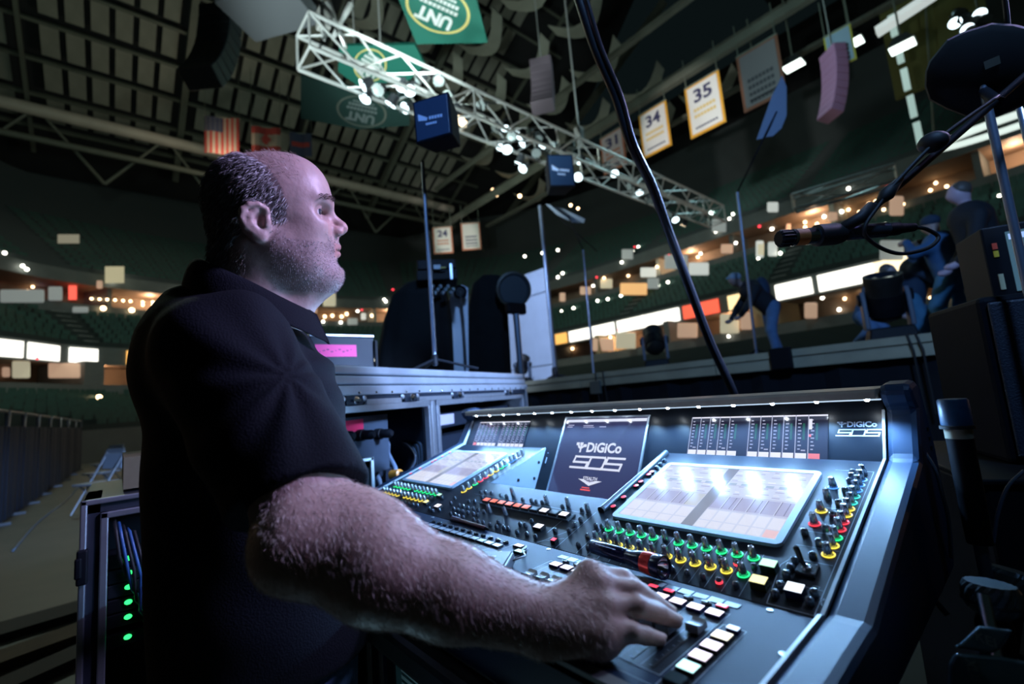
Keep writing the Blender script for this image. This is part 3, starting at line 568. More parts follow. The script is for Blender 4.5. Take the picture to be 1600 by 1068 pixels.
b.rc(hd(-.022, -.03), hd(-.034, -.21), .059, .070, .03); 
b.rc(hd(.0965, .030), hd(.1275, .003), .0085, .0108, .010); b.el(hd(.1300, -.0010), (.0108, .0096, .0105), .006, ax=HA); b.rc(hd(.126, -.008), hd(.112, -.018), .007, .008, .006)
for s in Y2:
    b.el(hd(.1165, -.0095, .0135 * s), (.0145, .0102, .0082), .006, ax=HA)
    b.el(hd(.1045, .0195, .046 * s), (.0290, .0160, .0300), .010, -1, ax=HA)
    b.el(hd(.0768, .0215, .030 * s), (.0155, .0152, .0160), .005, ax=HA); b.rc(hd(.0950, .0220, .019 * s), hd(.0865, .0195, .0460 * s), .0056, .0050, .0012, -1)
    b.rc(hd(.124, -.0165, .006 * s), hd(.116, -.011, .008 * s), .0034, .003, .003, -1)
b.rc(hd(.118, -.024, .0), hd(.120, -.033, 0), .005, .005, .008)
for s in Y2:
    b.rc(hd(.1215, -.0375), hd(.100, -.0432, .0250 * s), .0050, .0034, .006); b.rc(hd(.1205, -.0525), hd(.101, -.0490, .0235 * s), .0064, .0038, .006)
    b.rc(hd(.1300, -.0445), hd(.1015, -.0462, .0255 * s), .0030, .0014, .002, -1)
b.rc(hd(.128, -.066, -.014), hd(.128, -.066, .014), .007, .007, .012, -1)
# ears
for s in Y2:
    E_ = lambda f, u, c: hd(-.016 + (f + .013) * .80, -.012 + (u + .012) * .80, (.076 + (c - .076) * .9) * s)
    b.el(E_(-.012, -.012, .079), (.024, .031, .006), .008, ax=HA)
    b.chain([E_(.011, -.004, .076), E_(.008, .012, .081), (E_(-.006, .0195, .085)), E_(-.022, .017, .089), E_(-.034, .005, .0915), E_(-.036, -.012, .091), E_(-.029, -.028, .088), E_(-.017, -.038, .084)], [.0040, .0044, .0046, .0048, .0048, .0046, .0044, .0046], .003)
    b.el(E_(-.006, -.043, .081), (.0115, .0115, .0062), .006, ax=HA)
    b.el(E_(-.003, -.012, .092), (.0125, .0155, .0110), .004, -1, ax=HA)
    b.chain([E_(-.012, .007, .085), E_(-.0225, -.006, .087), E_(-.020, -.021, .086), E_(-.010, -.030, .084)], [.0038, .0042, .0042, .004], .006)
    b.rc(E_(.010, -.010, .082), E_(.0075, -.020, .083), .0048, .0042, .004)
    b.rc(hd(-.035, -.05, .045 * s), hd(.02, -.175, .025 * s), .018, .016, .02)       # neck muscle
# trunk (under the shirt), shoulders
TF = np.array([.22, .9755, 0]); TCd = np.array([.9755, -.22, 0]); TO = np.array([-.361, -.592, 0.0])
def td(f, c, z): return TO + TF * f + TCd * c + np.array([0, 0, z])
b.loft(TO, TF, TCd, [.86, 1.0, 1.15, 1.30, 1.42, 1.47], [.038, .036, .028, .012, -.015, -.02], [.115, .120, .120, .112, .09, .07], [.15, .155, .16, .165, .155, .10], 2.2, .03)
SHR, SHL = td(-.01, .185, 1.400), td(.0, -.185, 1.405)
b.rc(td(-.02, .05, 1.46), SHR, .06, .055, .04); b.rc(td(-.02, -.05, 1.46), SHL, .06, .055, .04)
# arms: shoulder - elbow - wrist
EL_R, WR_R = at(472, 850, .552), at(846, 968, .560)
UM = at(462, 745, .612)
FM = EL_R + (WR_R - EL_R) * .32 + np.array([0, 0, .004])
fd = (WR_R - EL_R) / np.linalg.norm(WR_R - EL_R)
vd = -ray(640, 930); vd /= np.linalg.norm(vd); flat = np.cross(fd, vd); flat /= np.linalg.norm(flat)
b.rc(SHR, UM, .062, .056, .03); b.rc(UM, EL_R, .056, .049, .03)
b.rc(EL_R, FM, .048, .061, .03); b.rc(FM, EL_R + (WR_R - EL_R) * .62, .061, .051, .02); b.rc(EL_R + (WR_R - EL_R) * .62, WR_R, .050, .0365, .02)
b.el(at(445, 868, .556), (.028, .028, .028), .03); b.el(at(556, 822, .578), (.042, .042, .042), .05)
EL_L, WR_L = np.array([-.680, -.430, 1.140]), np.array([-.800, -.260, 1.035])
b.rc(SHL, EL_L, .060, .046, .03); b.rc(EL_L, WR_L, .046, .028, .02)
# right hand
NLc = NL
K = {'i': [at(921, 898, .588), at(974, 904, .590), at(1004, 926, .603), at(1030, 944, .618)],
     'm': [at(936, 916, .573), at(992, 922, .570), at(1021, 940, .585), at(1046, 955, .599)],
     'r': [at(946, 950, .552), at(997, 947, .549), at(1031, 958, .563), at(1055, 969, .574)],
     'p': [at(945, 985, .535), at(988, 987, .529), at(1009, 992, .536), at(1030, 998, .543)]}
RAD = {'i': (.0140, .0122, .0112, .0090), 'm': (.0145, .0126, .0114, .0092), 'r': (.0140, .0122, .0110, .0090), 'p': (.0130, .0112, .0100, .0080)}
for q in 'imrp':
    b.chain(K[q], RAD[q], .003); b.rc(WR_R + (K[q][0] - WR_R) * .12, K[q][0], .021, .0135, .016)
    b.el(K[q][0] + np.array([0, 0, .003]), (RAD[q][0] * .95,) * 3, .008)
b.rc(WR_R, (K['m'][0] + K['p'][0]) / 2 + np.array([0, 0, -.010]), .030, .022, .02)
b.rc(WR_R + np.array([.012, .0, -.008]), K['p'][0] + np.array([0.002, -.01, -.008]), .024, .018, .02)
# thumb on the far side
tb = [WR_R + (K['i'][0] - WR_R) * .30 + np.array([-.016, 0.0, -.006]), WR_R + (K['i'][0] - WR_R) * .70 + np.array([-.036, .002, -.016]), WR_R + (K['i'][0] - WR_R) + np.array([-.034, .022, -.026]), WR_R + (K['i'][0] - WR_R) + np.array([-.022, .046, -.034])]
b.chain(tb, (.018, .0135, .0118, .0090), .010)
# left hand resting on the far fader bank
lh = np.array([-.895, -.175, 1.022]); ld = np.array([-.50, .80, -.16]); ld /= np.linalg.norm(ld); lc = np.cross(ld, [0, 0, 1.0]); lc /= np.linalg.norm(lc)
kn = WR_L + (lh - WR_L) * .62
for q, (o_, L_) in enumerate(((-.030, .068), (-.010, .078), (.010, .072), (.029, .056))):
    k0 = kn + lc * o_ * .9; k1 = k0 + ld * L_ * .45 + np.array([0, 0, .004]); k2 = k0 + ld * L_ * .78 + np.array([0, 0, -.006]); k3 = k0 + ld * L_ + np.array([0, 0, -.018])
    b.chain([k0, k1, k2, k3], (.0115, .0095, .0085, .0072), .004); b.rc(WR_L, k0, .022, .0125, .014)
b.chain([WR_L + lc * .02, kn + lc * .045 + ld * -.01, kn + lc * .05 + ld * .03], (.016, .012, .009), .01)
V, F = b.mesh((-.98, -.86, .84), (.33, -.07, 1.79), HRES)
man = thing('person', (-.36, -.59, 0.0), 'balding man in black polo shirt reaching for the faders of the console', 'person')
def skin_mat(name, col):
    m = mat(name, col, 0.48, noise=.22, nscale=55, bump=.12); nt = m.node_tree; bs = nt.nodes['Principled BSDF']
    bs.inputs['Subsurface Weight'].default_value = 0.12; bs.inputs['Subsurface Radius'].default_value = (.012, .005, .003); bs.inputs['Subsurface Scale'].default_value = 0.6
    at_ = nt.nodes.new('ShaderNodeAttribute'); at_.attribute_name = 'tint'; mx = nt.nodes.new('ShaderNodeMix'); mx.data_type = 'RGBA'; mx.blend_type = 'MULTIPLY'; mx.inputs['Factor'].default_value = 1
    src = bs.inputs['Base Color'].links[0].from_socket; nt.links.new(src, mx.inputs['A']); nt.links.new(at_.outputs['Color'], mx.inputs['B']); nt.links.new(mx.outputs['Result'], bs.inputs['Base Color']); return m
m_skin = skin_mat('skin', (0.47, 0.33, 0.30))
body = sdf_object('body', V, F, m_skin, man)
Nv = normals_of(V, F); Lh = np.stack([(V - HC) @ HF, (V - HC) @ HU, (V - HC) @ HCd], 1)
f_, u_, c_ = Lh.T; ca = np.abs(c_)
# where hair grows: sides and back of the head
hl = np.interp(u_, [-.12, -.06, -.03, -.014, -.008, .02, .055, .08, .097, .112], [-.062, -.052, -.036, -.032, .032, .033, .021, .004, -.020, -.05])     # front limit of the hair for each height
scalp = (f_ < hl) & (u_ > -.085) & (np.linalg.norm(Lh, axis=1) < .16) & ~((f_ > -.038) & (f_ < .008) & (u_ > -.050) & (u_ < .018) & (ca > .072))
tint = np.ones((len(V), 4), np.float32); tint[scalp, :3] = (.42, .42, .45)
lips = (f_ > .100) & (ca < .025) & (np.abs(u_ + .045) < .013); tint[lips, :3] = (.92, .70, .70)
beard = (u_ < -.012) & (u_ > -.125) & (f_ > .005) & (ca < .08) & ~lips & ~((u_ > -.045) & (f_ > .03) & (f_ < .095 - (u_ + .02) * .3) & (u_ > -.035)); bw = np.clip((-.012 - u_) / .03, 0, 1) * np.clip((f_ - .0) / .02, 0, 1) * beard; tint[:, :3] *= 1 - bw[:, None] * np.array([.22, .21, .17])
red = (f_ > .1) & (u_ > -.02) & (u_ < .02); tint[red, :3] *= (1, .88, .86)
mouth = (f_ > .092) & (ca < .02) & (np.abs(u_ + .0445) < .0022); tint[mouth, :3] = (.25, .12, .12)
ca_ = body.data.color_attributes.new('tint', 'FLOAT_COLOR', 'POINT'); ca_.data.foreach_set('color', tint.ravel())
# eyes
m_eye = mat('eye_white', (.75, .73, .72), .08, coat=.8); m_iris = mat('iris_dark', (.05, .06, .08), .08, coat=.8)
for s in Y2:
    mb = MB(); c = hd(.0772, .0215, .0302 * s); gz = hd(.0772 + 1, .0215 + .10, (.0302 + .16) * s) - c; gz /= np.linalg.norm(gz); M = frame(c, HU, gz)
    mb.lathe([(.0135 * math.sin(t), .0135 * math.cos(t)) for t in np.linspace(PI * .97, .03, 16)], c, axes(M), 18, mis=[0] * 11 + [1] * 4); mb.build('eyeball', [m_eye, m_iris], man, smooth=True)
mb = MB(); mb.box(hd(.1085, -.0415, 0), (.003, .0035, .026), HA); mb.build('teeth', mat('teeth', (.6, .57, .5), .3), man, bevel=.001)
# nails
for q in 'imrp':
    d = K[q][3] - K[q][2]; d /= np.linalg.norm(d); up = np.array([0.10, -0.15, 1.0]); up -= d * (up @ d); up /= np.linalg.norm(up); sd = np.cross(d, up)
    mb = MB(); r = RAD[q][3]; mb.ball(K[q][3] + d * r * .30 + up * r * .62, (r * .82, r * .66, r * .40), ax=[d, sd, up]); mb.build('fingernail', mat('nail', (.62, .42, .38), .22, coat=.4), man, smooth=True)
# hair
m_hair = [mat('hair_grey', (.30, .29, .30), .5), mat('hair_dark', (.10, .085, .075), .5), mat('hair_mid', (.18, .16, .15), .5), mat('hair_pale', (.55, .54, .55), .45)]; m_fuzz = mat('fine_hair', (.42, .34, .28), .45)
area_ok = np.where(scalp)[0]
def pick(mask, n): ii = np.where(mask)[0]; return rng.choice(ii, n, replace=len(ii) < n)
ii = pick(scalp, 13000); nn = Nv[ii]; g = -HU * .75 - HF * .55; dr = g - nn * (nn @ g)[:, None]; dr = dr / (np.linalg.norm(dr, axis=1)[:, None] + 1e-6) + nn * .42 + rng.normal(size=(len(ii), 3)) * .20; dr /= np.linalg.norm(dr, axis=1)[:, None]
gsel = (f_[ii] > -.045 + .02 * rng.normal(size=len(ii)))  # greyer side hair, also painted paler where light falls near the ear
hair = strands('hair', V[ii] + nn * .0005 + rng.normal(size=(len(ii), 3)) * .001, dr, rng.uniform(.010, .019, len(ii)), .00042, m_hair, man, -nn * .25, sel=np.where(gsel, rng.choice([0, 0, 0, 2, 3, 3], len(ii)), rng.choice([1, 1, 2, 0], len(ii)))); hair['kind'] = 'stuff'
top = (u_ > .06) & (f_ > -.07) & (f_ < .055) & ~scalp; ii = pick(top, 500); nn = Nv[ii]; dr = nn * .6 - HF * .6 + rng.normal(size=(len(ii), 3)) * .3; dr /= np.linalg.norm(dr, axis=1)[:, None]
strands('thin_hair', V[ii], dr, rng.uniform(.005, .010, len(ii)), .00022, m_fuzz, man)['kind'] = 'stuff'
ii = pick(beard & (rng.random(len(V)) < np.clip((-.012 - u_) / .028, 0, 1)), 6500); nn = Nv[ii]; dr = nn * .7 - HU * .6 + HF * .1 + rng.normal(size=(len(ii), 3)) * .3; dr /= np.linalg.norm(dr, axis=1)[:, None]
strands('stubble', V[ii], dr, rng.uniform(.002, .0042, len(ii)), .00022, [mat('stubble_grey', (.62, .60, .60), .5), m_hair[0]], man)['kind'] = 'stuff'
brw = (f_ > .050) & (np.abs(u_ - (.0485 - .22 * np.maximum(0, ca - .038))) < .0046) & (ca > .011) & (ca < .058); ii = pick(brw, 700); nn = Nv[ii]; dr = nn * .5 + HCd * np.sign(c_[ii])[:, None] * .8 - HU * .1 + rng.normal(size=(len(ii), 3)) * .2; dr /= np.linalg.norm(dr, axis=1)[:, None]
strands('eyebrow', V[ii], dr, rng.uniform(.004, .008, len(ii)), .00028, [m_hair[1], m_hair[2]], man)['kind'] = 'stuff'
napem = (u_ < -.055) & (u_ > -.12) & (f_ < -.03) & ~scalp; ii = pick(napem, 900); nn = Nv[ii]; dr = nn * .4 - HU * .8 - HF * .1 + rng.normal(size=(len(ii), 3)) * .25; dr /= np.linalg.norm(dr, axis=1)[:, None]
strands('neck_hair', V[ii], dr, rng.uniform(.004, .010, len(ii)), .0003, [m_fuzz, m_hair[2]], man)['kind'] = 'stuff'
tA = ((V - EL_R) @ fd) / np.linalg.norm(WR_R - EL_R); ax_d = np.linalg.norm(V - EL_R - np.clip(tA, -.3, 1.3)[:, None] * (WR_R - EL_R), axis=1)
arm = (tA > -.2) & (tA < 1.22) & (ax_d < .09); ii = pick(arm, 14000); nn = Nv[ii]; g = fd * .45 - np.array([0, 0, 1.0]) * .75; dr = g - nn * (nn @ g)[:, None]; dr = dr / (np.linalg.norm(dr, axis=1)[:, None] + 1e-6) + nn * .45 + rng.normal(size=(len(ii), 3)) * .25; dr /= np.linalg.norm(dr, axis=1)[:, None]
strands('arm_hair', V[ii], dr, rng.uniform(.005, .011, len(ii)), .00019, [mat('fine_hair_sand', (.62, .50, .44), .4), mat('fine_hair_pale', (.8, .72, .68), .35)], man, -nn * .25)['kind'] = 'stuff'
# ---- shirt
m_shirt = mat('black_knit', (0.0045, 0.006, 0.010), 0.85, noise=.3, nscale=350, bump=.25, spec=.12)
c = SDF()
c.loft(TO, TF, TCd, [.885, .95, 1.05, 1.18, 1.30, 1.38, 1.45, 1.495], [.040, .038, .032, .026, .020, .012, -.010, -.030], [.170, .170, .168, .166, .160, .150, .118, .070], [.185, .185, .190, .195, .200, .195, .150, .085], 2.3, .03)
c.rc(td(-.04, .06, 1.462), td(-.015, .178, 1.405), .070, .070, .05); c.rc(td(-.04, -.06, 1.462), td(-.015, -.178, 1.405), .070, .070, .05)
c.el(td(-.078, 0, 1.40), (.078, .15, .10), .05, ax=[TF, TCd, [0, 0, 1]])
HEM = at(472, 780, .598); sx = HEM - SHR; sx /= np.linalg.norm(sx)
c.rc(SHR, HEM, .082, .074, .035, sq=(np.cross(sx, vd) / np.linalg.norm(np.cross(sx, vd)), .86))
HEML = SHL + (EL_L - SHL) * .8; c.rc(SHL, HEML, .080, .076, .035)
# cut the sleeve openings and the neck hole
def cut(c, p, n, r): 
    n = np.array(n) / np.linalg.norm(n); p = np.array(p)
    c._a(lambda P: np.maximum(-((P - p) @ n), np.sqrt(np.maximum((((P - p) - np.outer((P - p) @ n, n)) ** 2).sum(1), 0)) - r), p + n * .08, r + .1, .002, -1)
hn = sx + TF * -.22 * 1.0; cut(c, HEM, hn, .105); cut(c, HEML, EL_L - SHL, .10)
c.rc(hd(-.030, -.13), hd(-.020, -.16), .066, .064, .006, -1)
Vs, Fs = c.mesh((-.72, -.88, .80), (.12, -.28, 1.56), .0052); 
Ns = normals_of(Vs, Fs); ap = td(.07, .20, 1.345); q_ = Vs - ap; r_ = np.linalg.norm(q_, axis=1); an = np.arctan2(q_ @ TF, -q_[:, 2]); w1 = np.exp(-((r_ - .16) / .13) ** 2)
w1 = w1 * (1 - np.exp(-(r_ / .09) ** 2)); fold = .0030 * w1 * np.sin(an * 9 + 14 * r_) + .0030 * np.sin(Vs[:, 2] * 26 + 9 * (q_ @ TF) + 3 * np.sin(Vs[:, 2] * 9)) * np.clip((1.25 - Vs[:, 2]) / .2, 0, 1) + .0022 * np.sin(Vs[:, 2] * 48 + 22 * (q_ @ TF)) * np.exp(-((q_ @ TCd - .03) / .08) ** 2)
Vs = Vs + Ns * fold[:, None]; shirt = sdf_object('polo_shirt', Vs, Fs, m_shirt, man)
# collar: a folded band around the neck
mb = MB(); n = 30; rings = []
for i in range(n + 1):
    t = math.radians(25 + 310 * i / n); cf, cc = math.cos(t), math.sin(t)
    front = max(0, cf)
    base = hd(-.018, -.152 - .040 * cf) + HF * cf * (.080 + .010 * front) + HCd * cc * .080
    outd = HF * cf + HCd * cc; outd /= np.linalg.norm(outd)
    top = base + np.array([0, 0, .038 - .010 * front]) - outd * .006; drop = .044 + .026 * front ** 2
    out = base + outd * .020 + np.array([0, 0, .034 - .012 * front]); low = base + outd * (.031 + .012 * front) + np.array([0, 0, .034 - drop])
    rings.append([base, top, (top + out) / 2 + np.array([0, 0, .006]), out, low, low - outd * .004, base + outd * .012])
k = len(rings[0]); mb.add([p for r in rings for p in r], [(i * k + j, i * k + (j + 1) % k, (i + 1) * k + (j + 1) % k, (i + 1) * k + j) for i in range(n) for j in range(k)] + [tuple(range(k)), tuple(n * k + j for j in range(k))[::-1]])
co = mb.build('collar', m_shirt, shirt, smooth=True); ss = co.modifiers.new('s', 'SUBSURF'); ss.levels = 1; ss.render_levels = 2
# ---- trousers, shoes, belt
m_tr = mat('navy_trousers', (0.03, 0.065, 0.15), .8, noise=.3, nscale=260, bump=.2); c = SDF()
c.loft(TO, TF, TCd, [.78, .86, .945], [.035, .035, .035], [.150, .154, .156], [.172, .172, .168], 2.3, .04)
for s in Y2:
    c.rc(td(.015, .09 * s, .80), td(.03, .11 * s, .47), .100, .072, .05); c.rc(td(.03, .11 * s, .47), td(-.01, .125 * s, .085), .072, .062, .03)
Vt, Ft = c.mesh((-.70, -.85, .04), (-.02, -.33, 1.0), .0095); sdf_object('trousers', Vt, Ft, m_tr, man)
for s in Y2:
    c = SDF(); c.rc(td(-.04, .125 * s, .045), td(.15, .135 * s, .035), .047, .040, .03); c.rc(td(-.02, .125 * s, .10), td(-.03, .125 * s, .05), .052, .05, .02); cut(c, (0, 0, 0.0), (0, 0, -1), 3)
    lo = td(.06, .13 * s, 0); Vt, Ft = c.mesh((lo[0] - .2, lo[1] - .22, -.01), (lo[0] + .2, lo[1] + .22, .17), .008); sdf_object('shoe', Vt, Ft, mat('shoe_black', (.01, .01, .011), .35), man)

# ================================================================== THINGS ON AND AROUND THE CONSOLE
def onp(px, py, p0, n): v = ray(px, py); p0 = np.array(p0, float); n = np.array(n, float); return CAM_P + v * (((p0 - CAM_P) @ n) / (v @ n))
m_rub = mat('rubber_black', (.010, .010, .012), .6); m_chrome = mat('chrome', (.75, .78, .82), .15, 1.0); m_blk = mat('black_paint', (.005, .006, .009), .55, noise=.2, nscale=30, spec=.15)
m_steel = mat('pole_steel', (.20, .25, .34), .35, .6)
# torch lying along the edge between the panels
ta, tb_ = PL(0.040, 0.004, .0205), PL(0.196, -0.012, .0205); td_ = (tb_ - ta) / np.linalg.norm(tb_ - ta)
T = frame(ta, NL, td_); A = axes(T); Lt = np.linalg.norm(tb_ - ta)
fl = thing('flashlight', ta - NL * .0135, 'small dark blue flashlight with a red and orange ring lying on the console', 'flashlight'); m_tor = mat('anodised_navy', (.010, .014, .05), .22, .5, noise=.2, nscale=80)
mb = MB(); mb.lathe([(.010, 0), (.0125, .003), (.0125, .080), (.0115, .082), (.0115, .086), (.0130, .089), (.0130, .100), (.0165, .112), (.0165, .120)], ta, A, 24); mb.build('barrel', m_tor, fl, smooth=40)
mb = MB(); mb.lathe([(.0170, .120), (.0172, .121), (.0172, .138), (.0170, .139)], ta, A, 24); mb.build('colour_ring', mat('ring_red_orange', (.75, .07, .06), .25, .6, noise=.4, nscale=50), fl, smooth=40)
mb = MB(); prof = [(.0166, .139), (.0180, .142), (.0180, Lt), (.0160, Lt), (.0155, Lt - .004), (.0100, Lt - .012), (.0045, Lt - .018)]; mb.lathe(prof, ta, A, 24, mis=[0, 0, 0, 0, 1, 1, 1]); mb.build('head', [m_tor, m_chrome], fl, smooth=40)
mb = MB()
for q in range(18):
    c = ta + td_ * (.018 + .0027 * q) + (NL * .78 - np.cross(td_, NL) * -.62) * .0126; mb.box(c, (.0015, .0008 + .0018 * ((q * 5) % 3), .0004), [td_, np.cross(NL, td_), NL])
mb.build('barrel_print', m_line, fl)['kind'] = 'stuff'
# pen
pa, pb = PL(-0.429, 0.003, .0048), PL(-0.262, -0.004, .0048); pdv = (pb - pa) / np.linalg.norm(pb - pa)
pn = thing('pen', pa, 'dark red marker pen lying above the central fader bank', 'pen'); A = axes(frame(pa, NL, pdv)); Lp_ = np.linalg.norm(pb - pa)
mb = MB(); mb.lathe([(.0045, 0), (.0048, .001), (.0048, Lp_ - .018), (.0040, Lp_ - .014)], pa, A, 14); mb.build('barrel', mat('pen_red', (.12, .02, .025), .3), pn, smooth=40)
mb = MB(); mb.lathe([(.0040, Lp_ - .014), (.0016, Lp_ - .002), (.0008, Lp_)], pa, A, 12); mb.build('tip', m_blk, pn, smooth=40)
mb = MB(); mb.box(pa + pdv * .022 + NL * .0058, (.036, .003, .0012), [pdv, np.cross(NL, pdv), NL]); mb.build('clip', m_chrome, pn)
# pocket recorder / pack beside the central bank
bp = thing('belt_pack', PL(-.055, -.155), 'black and chrome belt pack lying face up between the fader banks', 'belt pack'); c = PL(-.055, -.155, .001); a1 = np.array([.80, .60, 0]); a1 = a1 / np.linalg.norm(a1); a2 = np.cross(NL, a1); AX = [a1, a2, NL]
mb = MB(); mb.box(c + NL * .011, (.062, .094, .020), AX); mb.build('case', mat('pack_grey', (.16, .18, .21), .3, .5), bp, bevel=.004)
mb = MB(); mb.box(c + NL * .0222, (.054, .086, .004), AX); fc = mb.build('face', mat('pack_face', (.01, .01, .012), .4), bp, bevel=.0015)
mb = MB()
for q in range(4): mb.box(c + NL * .0245 + a1 * (-.018 + .012 * q) - a2 * .02, (.005, .002, .0006), AX)
mb.box(c + NL * .0245 + a2 * .012, (.009, .012, .0006), AX); mb.build('face_print', m_trim, fc)['kind'] = 'stuff'
mb = MB(); mb.tube([c + NL * .012 + a1 * .030 + a2 * .03, c + NL * .013 + a1 * .05 + a2 * .05, PL(-.095, -.05, .004), PL(-.105, -.03, .003)], .0018, 8); mb.build('lead', mat('white_lead', (.5, .53, .58), .4), bp, smooth=True)

# ---- rack case at the man's back (left)
xf = -1.045
lc_ = thing('rack_case', (-1.33, -.45, 0), 'black rack case with aluminium edges and green lights behind the man', 'equipment case')
mb = MB(); prism_x(mb, [(-.83, .10), (-.83, 1.112), (-.05, 1.112), (-.05, .10)], -1.62, xf - .28); 
mb.box((xf - .14, -.813, .606), (.28, .034, 1.012)); mb.box((xf - .14, -.067, .606), (.28, .034, 1.012)); mb.box((xf - .14, -.44, 1.0965), (.28, .78, .031)); mb.box((xf - .14, -.44, .125), (.28, .78, .05)); mb.build('cabinet', mat('case_navy', (.012, .018, .028), .5, noise=.2, nscale=20), lc_)
for y0, y1, z0, z1, w_ in ((-.835, -.045, .095, 1.117, .014), (-.796, -.085, .15, 1.080, .017)):
    for a, bq in (((y0 + w_ / 2, (z0 + z1) / 2), (w_, z1 - z0)), ((y1 - w_ / 2, (z0 + z1) / 2), (w_, z1 - z0)), (((y0 + y1) / 2, z1 - w_ / 2), (y1 - y0, w_)), (((y0 + y1) / 2, z0 + w_ / 2), (y1 - y0, w_))):
        mb = MB(); mb.box((xf + .004, a[0], a[1]), (.014, bq[0], bq[1])); mb.build('edge_profile', m_alu, lc_, bevel=.003)
mb = MB(); mb.box((xf + .012, -.828, .955), (.03, .022, .085)); mb.box((xf + .022, -.835, .955), (.02, .014, .05)); mb.build('latch', m_blk, lc_, bevel=.004)
for k, z in enumerate((.944, .906, .870, .832, .795, .745)):
    mb = MB(); mb.box((xf - .06, -.44, z), (.10, .68, .034)); u_ = mb.build('rack_unit', m_blk, lc_, bevel=.003)
    mb = MB(); mb.ball((xf - .006, -.736, z + .004), (.004, .0085, .0065)); mb.ball((xf - .006, -.69, z + .005), (.004, .006, .005)); mb.build('status_light', glow('status_green', (.03, 1, .18), 2.2), u_)
for k in range(5):
    y0 = -.768 + .009 * k; cab = tag(MB().tube([(xf - .008, y0, 1.055 - .01 * k), (xf + .018, y0 + .005, 1.02), (xf + .020, y0 + .012 + .006 * k, .96 - .02 * k), (xf + .004, y0 + .03, .90 - .03 * k), (xf - .01, y0 + .045, .87 - .03 * k)], .0042, 8).build('patch_cable', mat('cable_blue', (.03, .10, .28), .4) if k % 2 else m_rub, None, smooth=True),
        ['black patch cable hanging in the green lit rack, outermost', 'blue patch cable hanging in the green lit rack, upper one', 'black patch cable in the middle of the green lit rack', 'blue patch cable hanging in the green lit rack, lower one', 'black patch cable nearest the man in the green lit rack'][k], 'cable', 'patch cables of the left rack')
bx = thing('cardboard_box', (-1.34, -.55, 1.119), 'tan cardboard box sitting on top of the left rack case', 'box')
mb = MB(); mb.box((-1.36, -.52, 1.165), (.42, .46, .09)); mb.build('carton', mat('cardboard', (.17, .14, .08), .8, noise=.2, nscale=30), bx)
mb = MB(); mb.box((-1.36, -.52, 1.2105), (.42, .05, .002)); mb.box((-1.149, -.52, 1.185), (.002, .05, .05)); mb.build('packing_tape', mat('packing_tape', (.30, .26, .18), .4), bx)

# ---- twin rack case beyond the console
RD = np.array([-.4714, .8819, 0]); RN = np.array([.8819, .4714, 0]); RP = at(690, 640, 2.5)
ZT = 1.478
def rp(s, z, o=0): return np.array([RP[0], RP[1], 0]) + RD * s + RN * o + np.array([0, 0, z])
def rs(px, py=640): return (onp(px, py, RP, RN) - RP) @ RD
S0, S1 = rs(440), rs(827); AR = [RD, np.array([0, 0, 1.0]), RN]
rc_ = thing('rack_case', rp((S0 + S1) / 2, 0, -.3), 'wide twin bay rack case with pale aluminium lid beyond the console', 'equipment case')
def rbox(name, s0, s1, z0, z1, o0, o1, m, par, bevel=0): return MB().box(rp((s0 + s1) / 2, (z0 + z1) / 2, (o0 + o1) / 2), (s1 - s0, z1 - z0, o1 - o0), AR).build(name, m, par, bevel=bevel)
m_lid = mat('lid_aluminium', (.55, .60, .68), .38, .75, noise=.18, nscale=12); m_dk = mat('case_dark', (.007, .011, .019), .5, spec=.3)
rbox('lid', S0, S1, 1.352, 1.392, -.62, .0, m_lid, rc_, .004); rbox('lid', S0, S1, 1.398, 1.434, -.60, -.012, m_lid, rc_, .006); rbox('lid', S0, S1, 1.440, ZT, -.58, -.024, m_lid, rc_, .008)
rbox('lid_seam', S0, S1, 1.392, 1.398, -.6, -.02, m_dk, rc_); rbox('lid_seam', S0, S1, 1.434, 1.440, -.58, -.03, m_dk, rc_)
rbox('back_panel', S0, S1, .12, 1.352, -.62, -.58, m_dk, rc_); rbox('bottom_panel', S0, S1, .10, .16, -.62, 0, m_dk, rc_)
rbox('latch_channel', S0, S1, 1.322, 1.352, -.62, -.012, m_dk, rc_)
sl = [rs(p, 620) for p in (488, 553, 641, 715, 795)]
for i, s in enumerate(sl):
    lt = rbox('latch', s - .05, s + .05, 1.312, 1.352, -.012, .006, m_dk, rc_, .003)
    mb = MB(); mb.lathe([(.016, 0), (.016, .008), (.008, .010)], rp(s, 1.332, .006), AR, 14); mb.box(rp(s, 1.332, .014), (.044, .010, .008), AR); mb.build('latch_turn', m_chrome, lt, smooth=40)
    for q in (-.062, .062): MB().lathe([(.013, 0), (.010, .005), (.002, .007)], rp(s + q, 1.344 - .006, .0), AR, 10).build('rivet_cup', m_alu, lt, smooth=40)
for i in range(5 - 1): rbox('lower_profile', sl[i] + .075, sl[i + 1] - .075, 1.312, 1.334, -.012, .002, m_alu, rc_)
mb = MB()
for i in range(22): mb.lathe([(.0062, 0), (.0045, .003), (.001, .004)], rp(S0 + .05 + i * (S1 - S0 - .1) / 21, 1.362, 0), AR, 8)
mb.build('rivet', m_chrome, rc_, smooth=40)['kind'] = 'stuff'
bays = [(S0, rs(675)), (rs(683), rs(820))]
for i, (a, e) in enumerate(bays):
    for nm, s0, s1, z0, z1 in (('frame_post', a, a + .03, .16, 1.312), ('frame_post', e - .03, e, .16, 1.312), ('frame_rail', a, e, 1.282, 1.312)):
        rbox(nm, s0, s1, z0, z1, -.03, 0, m_alu, rc_, .003)
rbox('centre_post', rs(675) + .008, rs(683) - .008, .16, 1.312, -.05, -.005, m_alu, rc_, .004); rbox('corner_post', S1 - .026, S1, .12, 1.352, -.62, -.004, m_alu, rc_, .004)
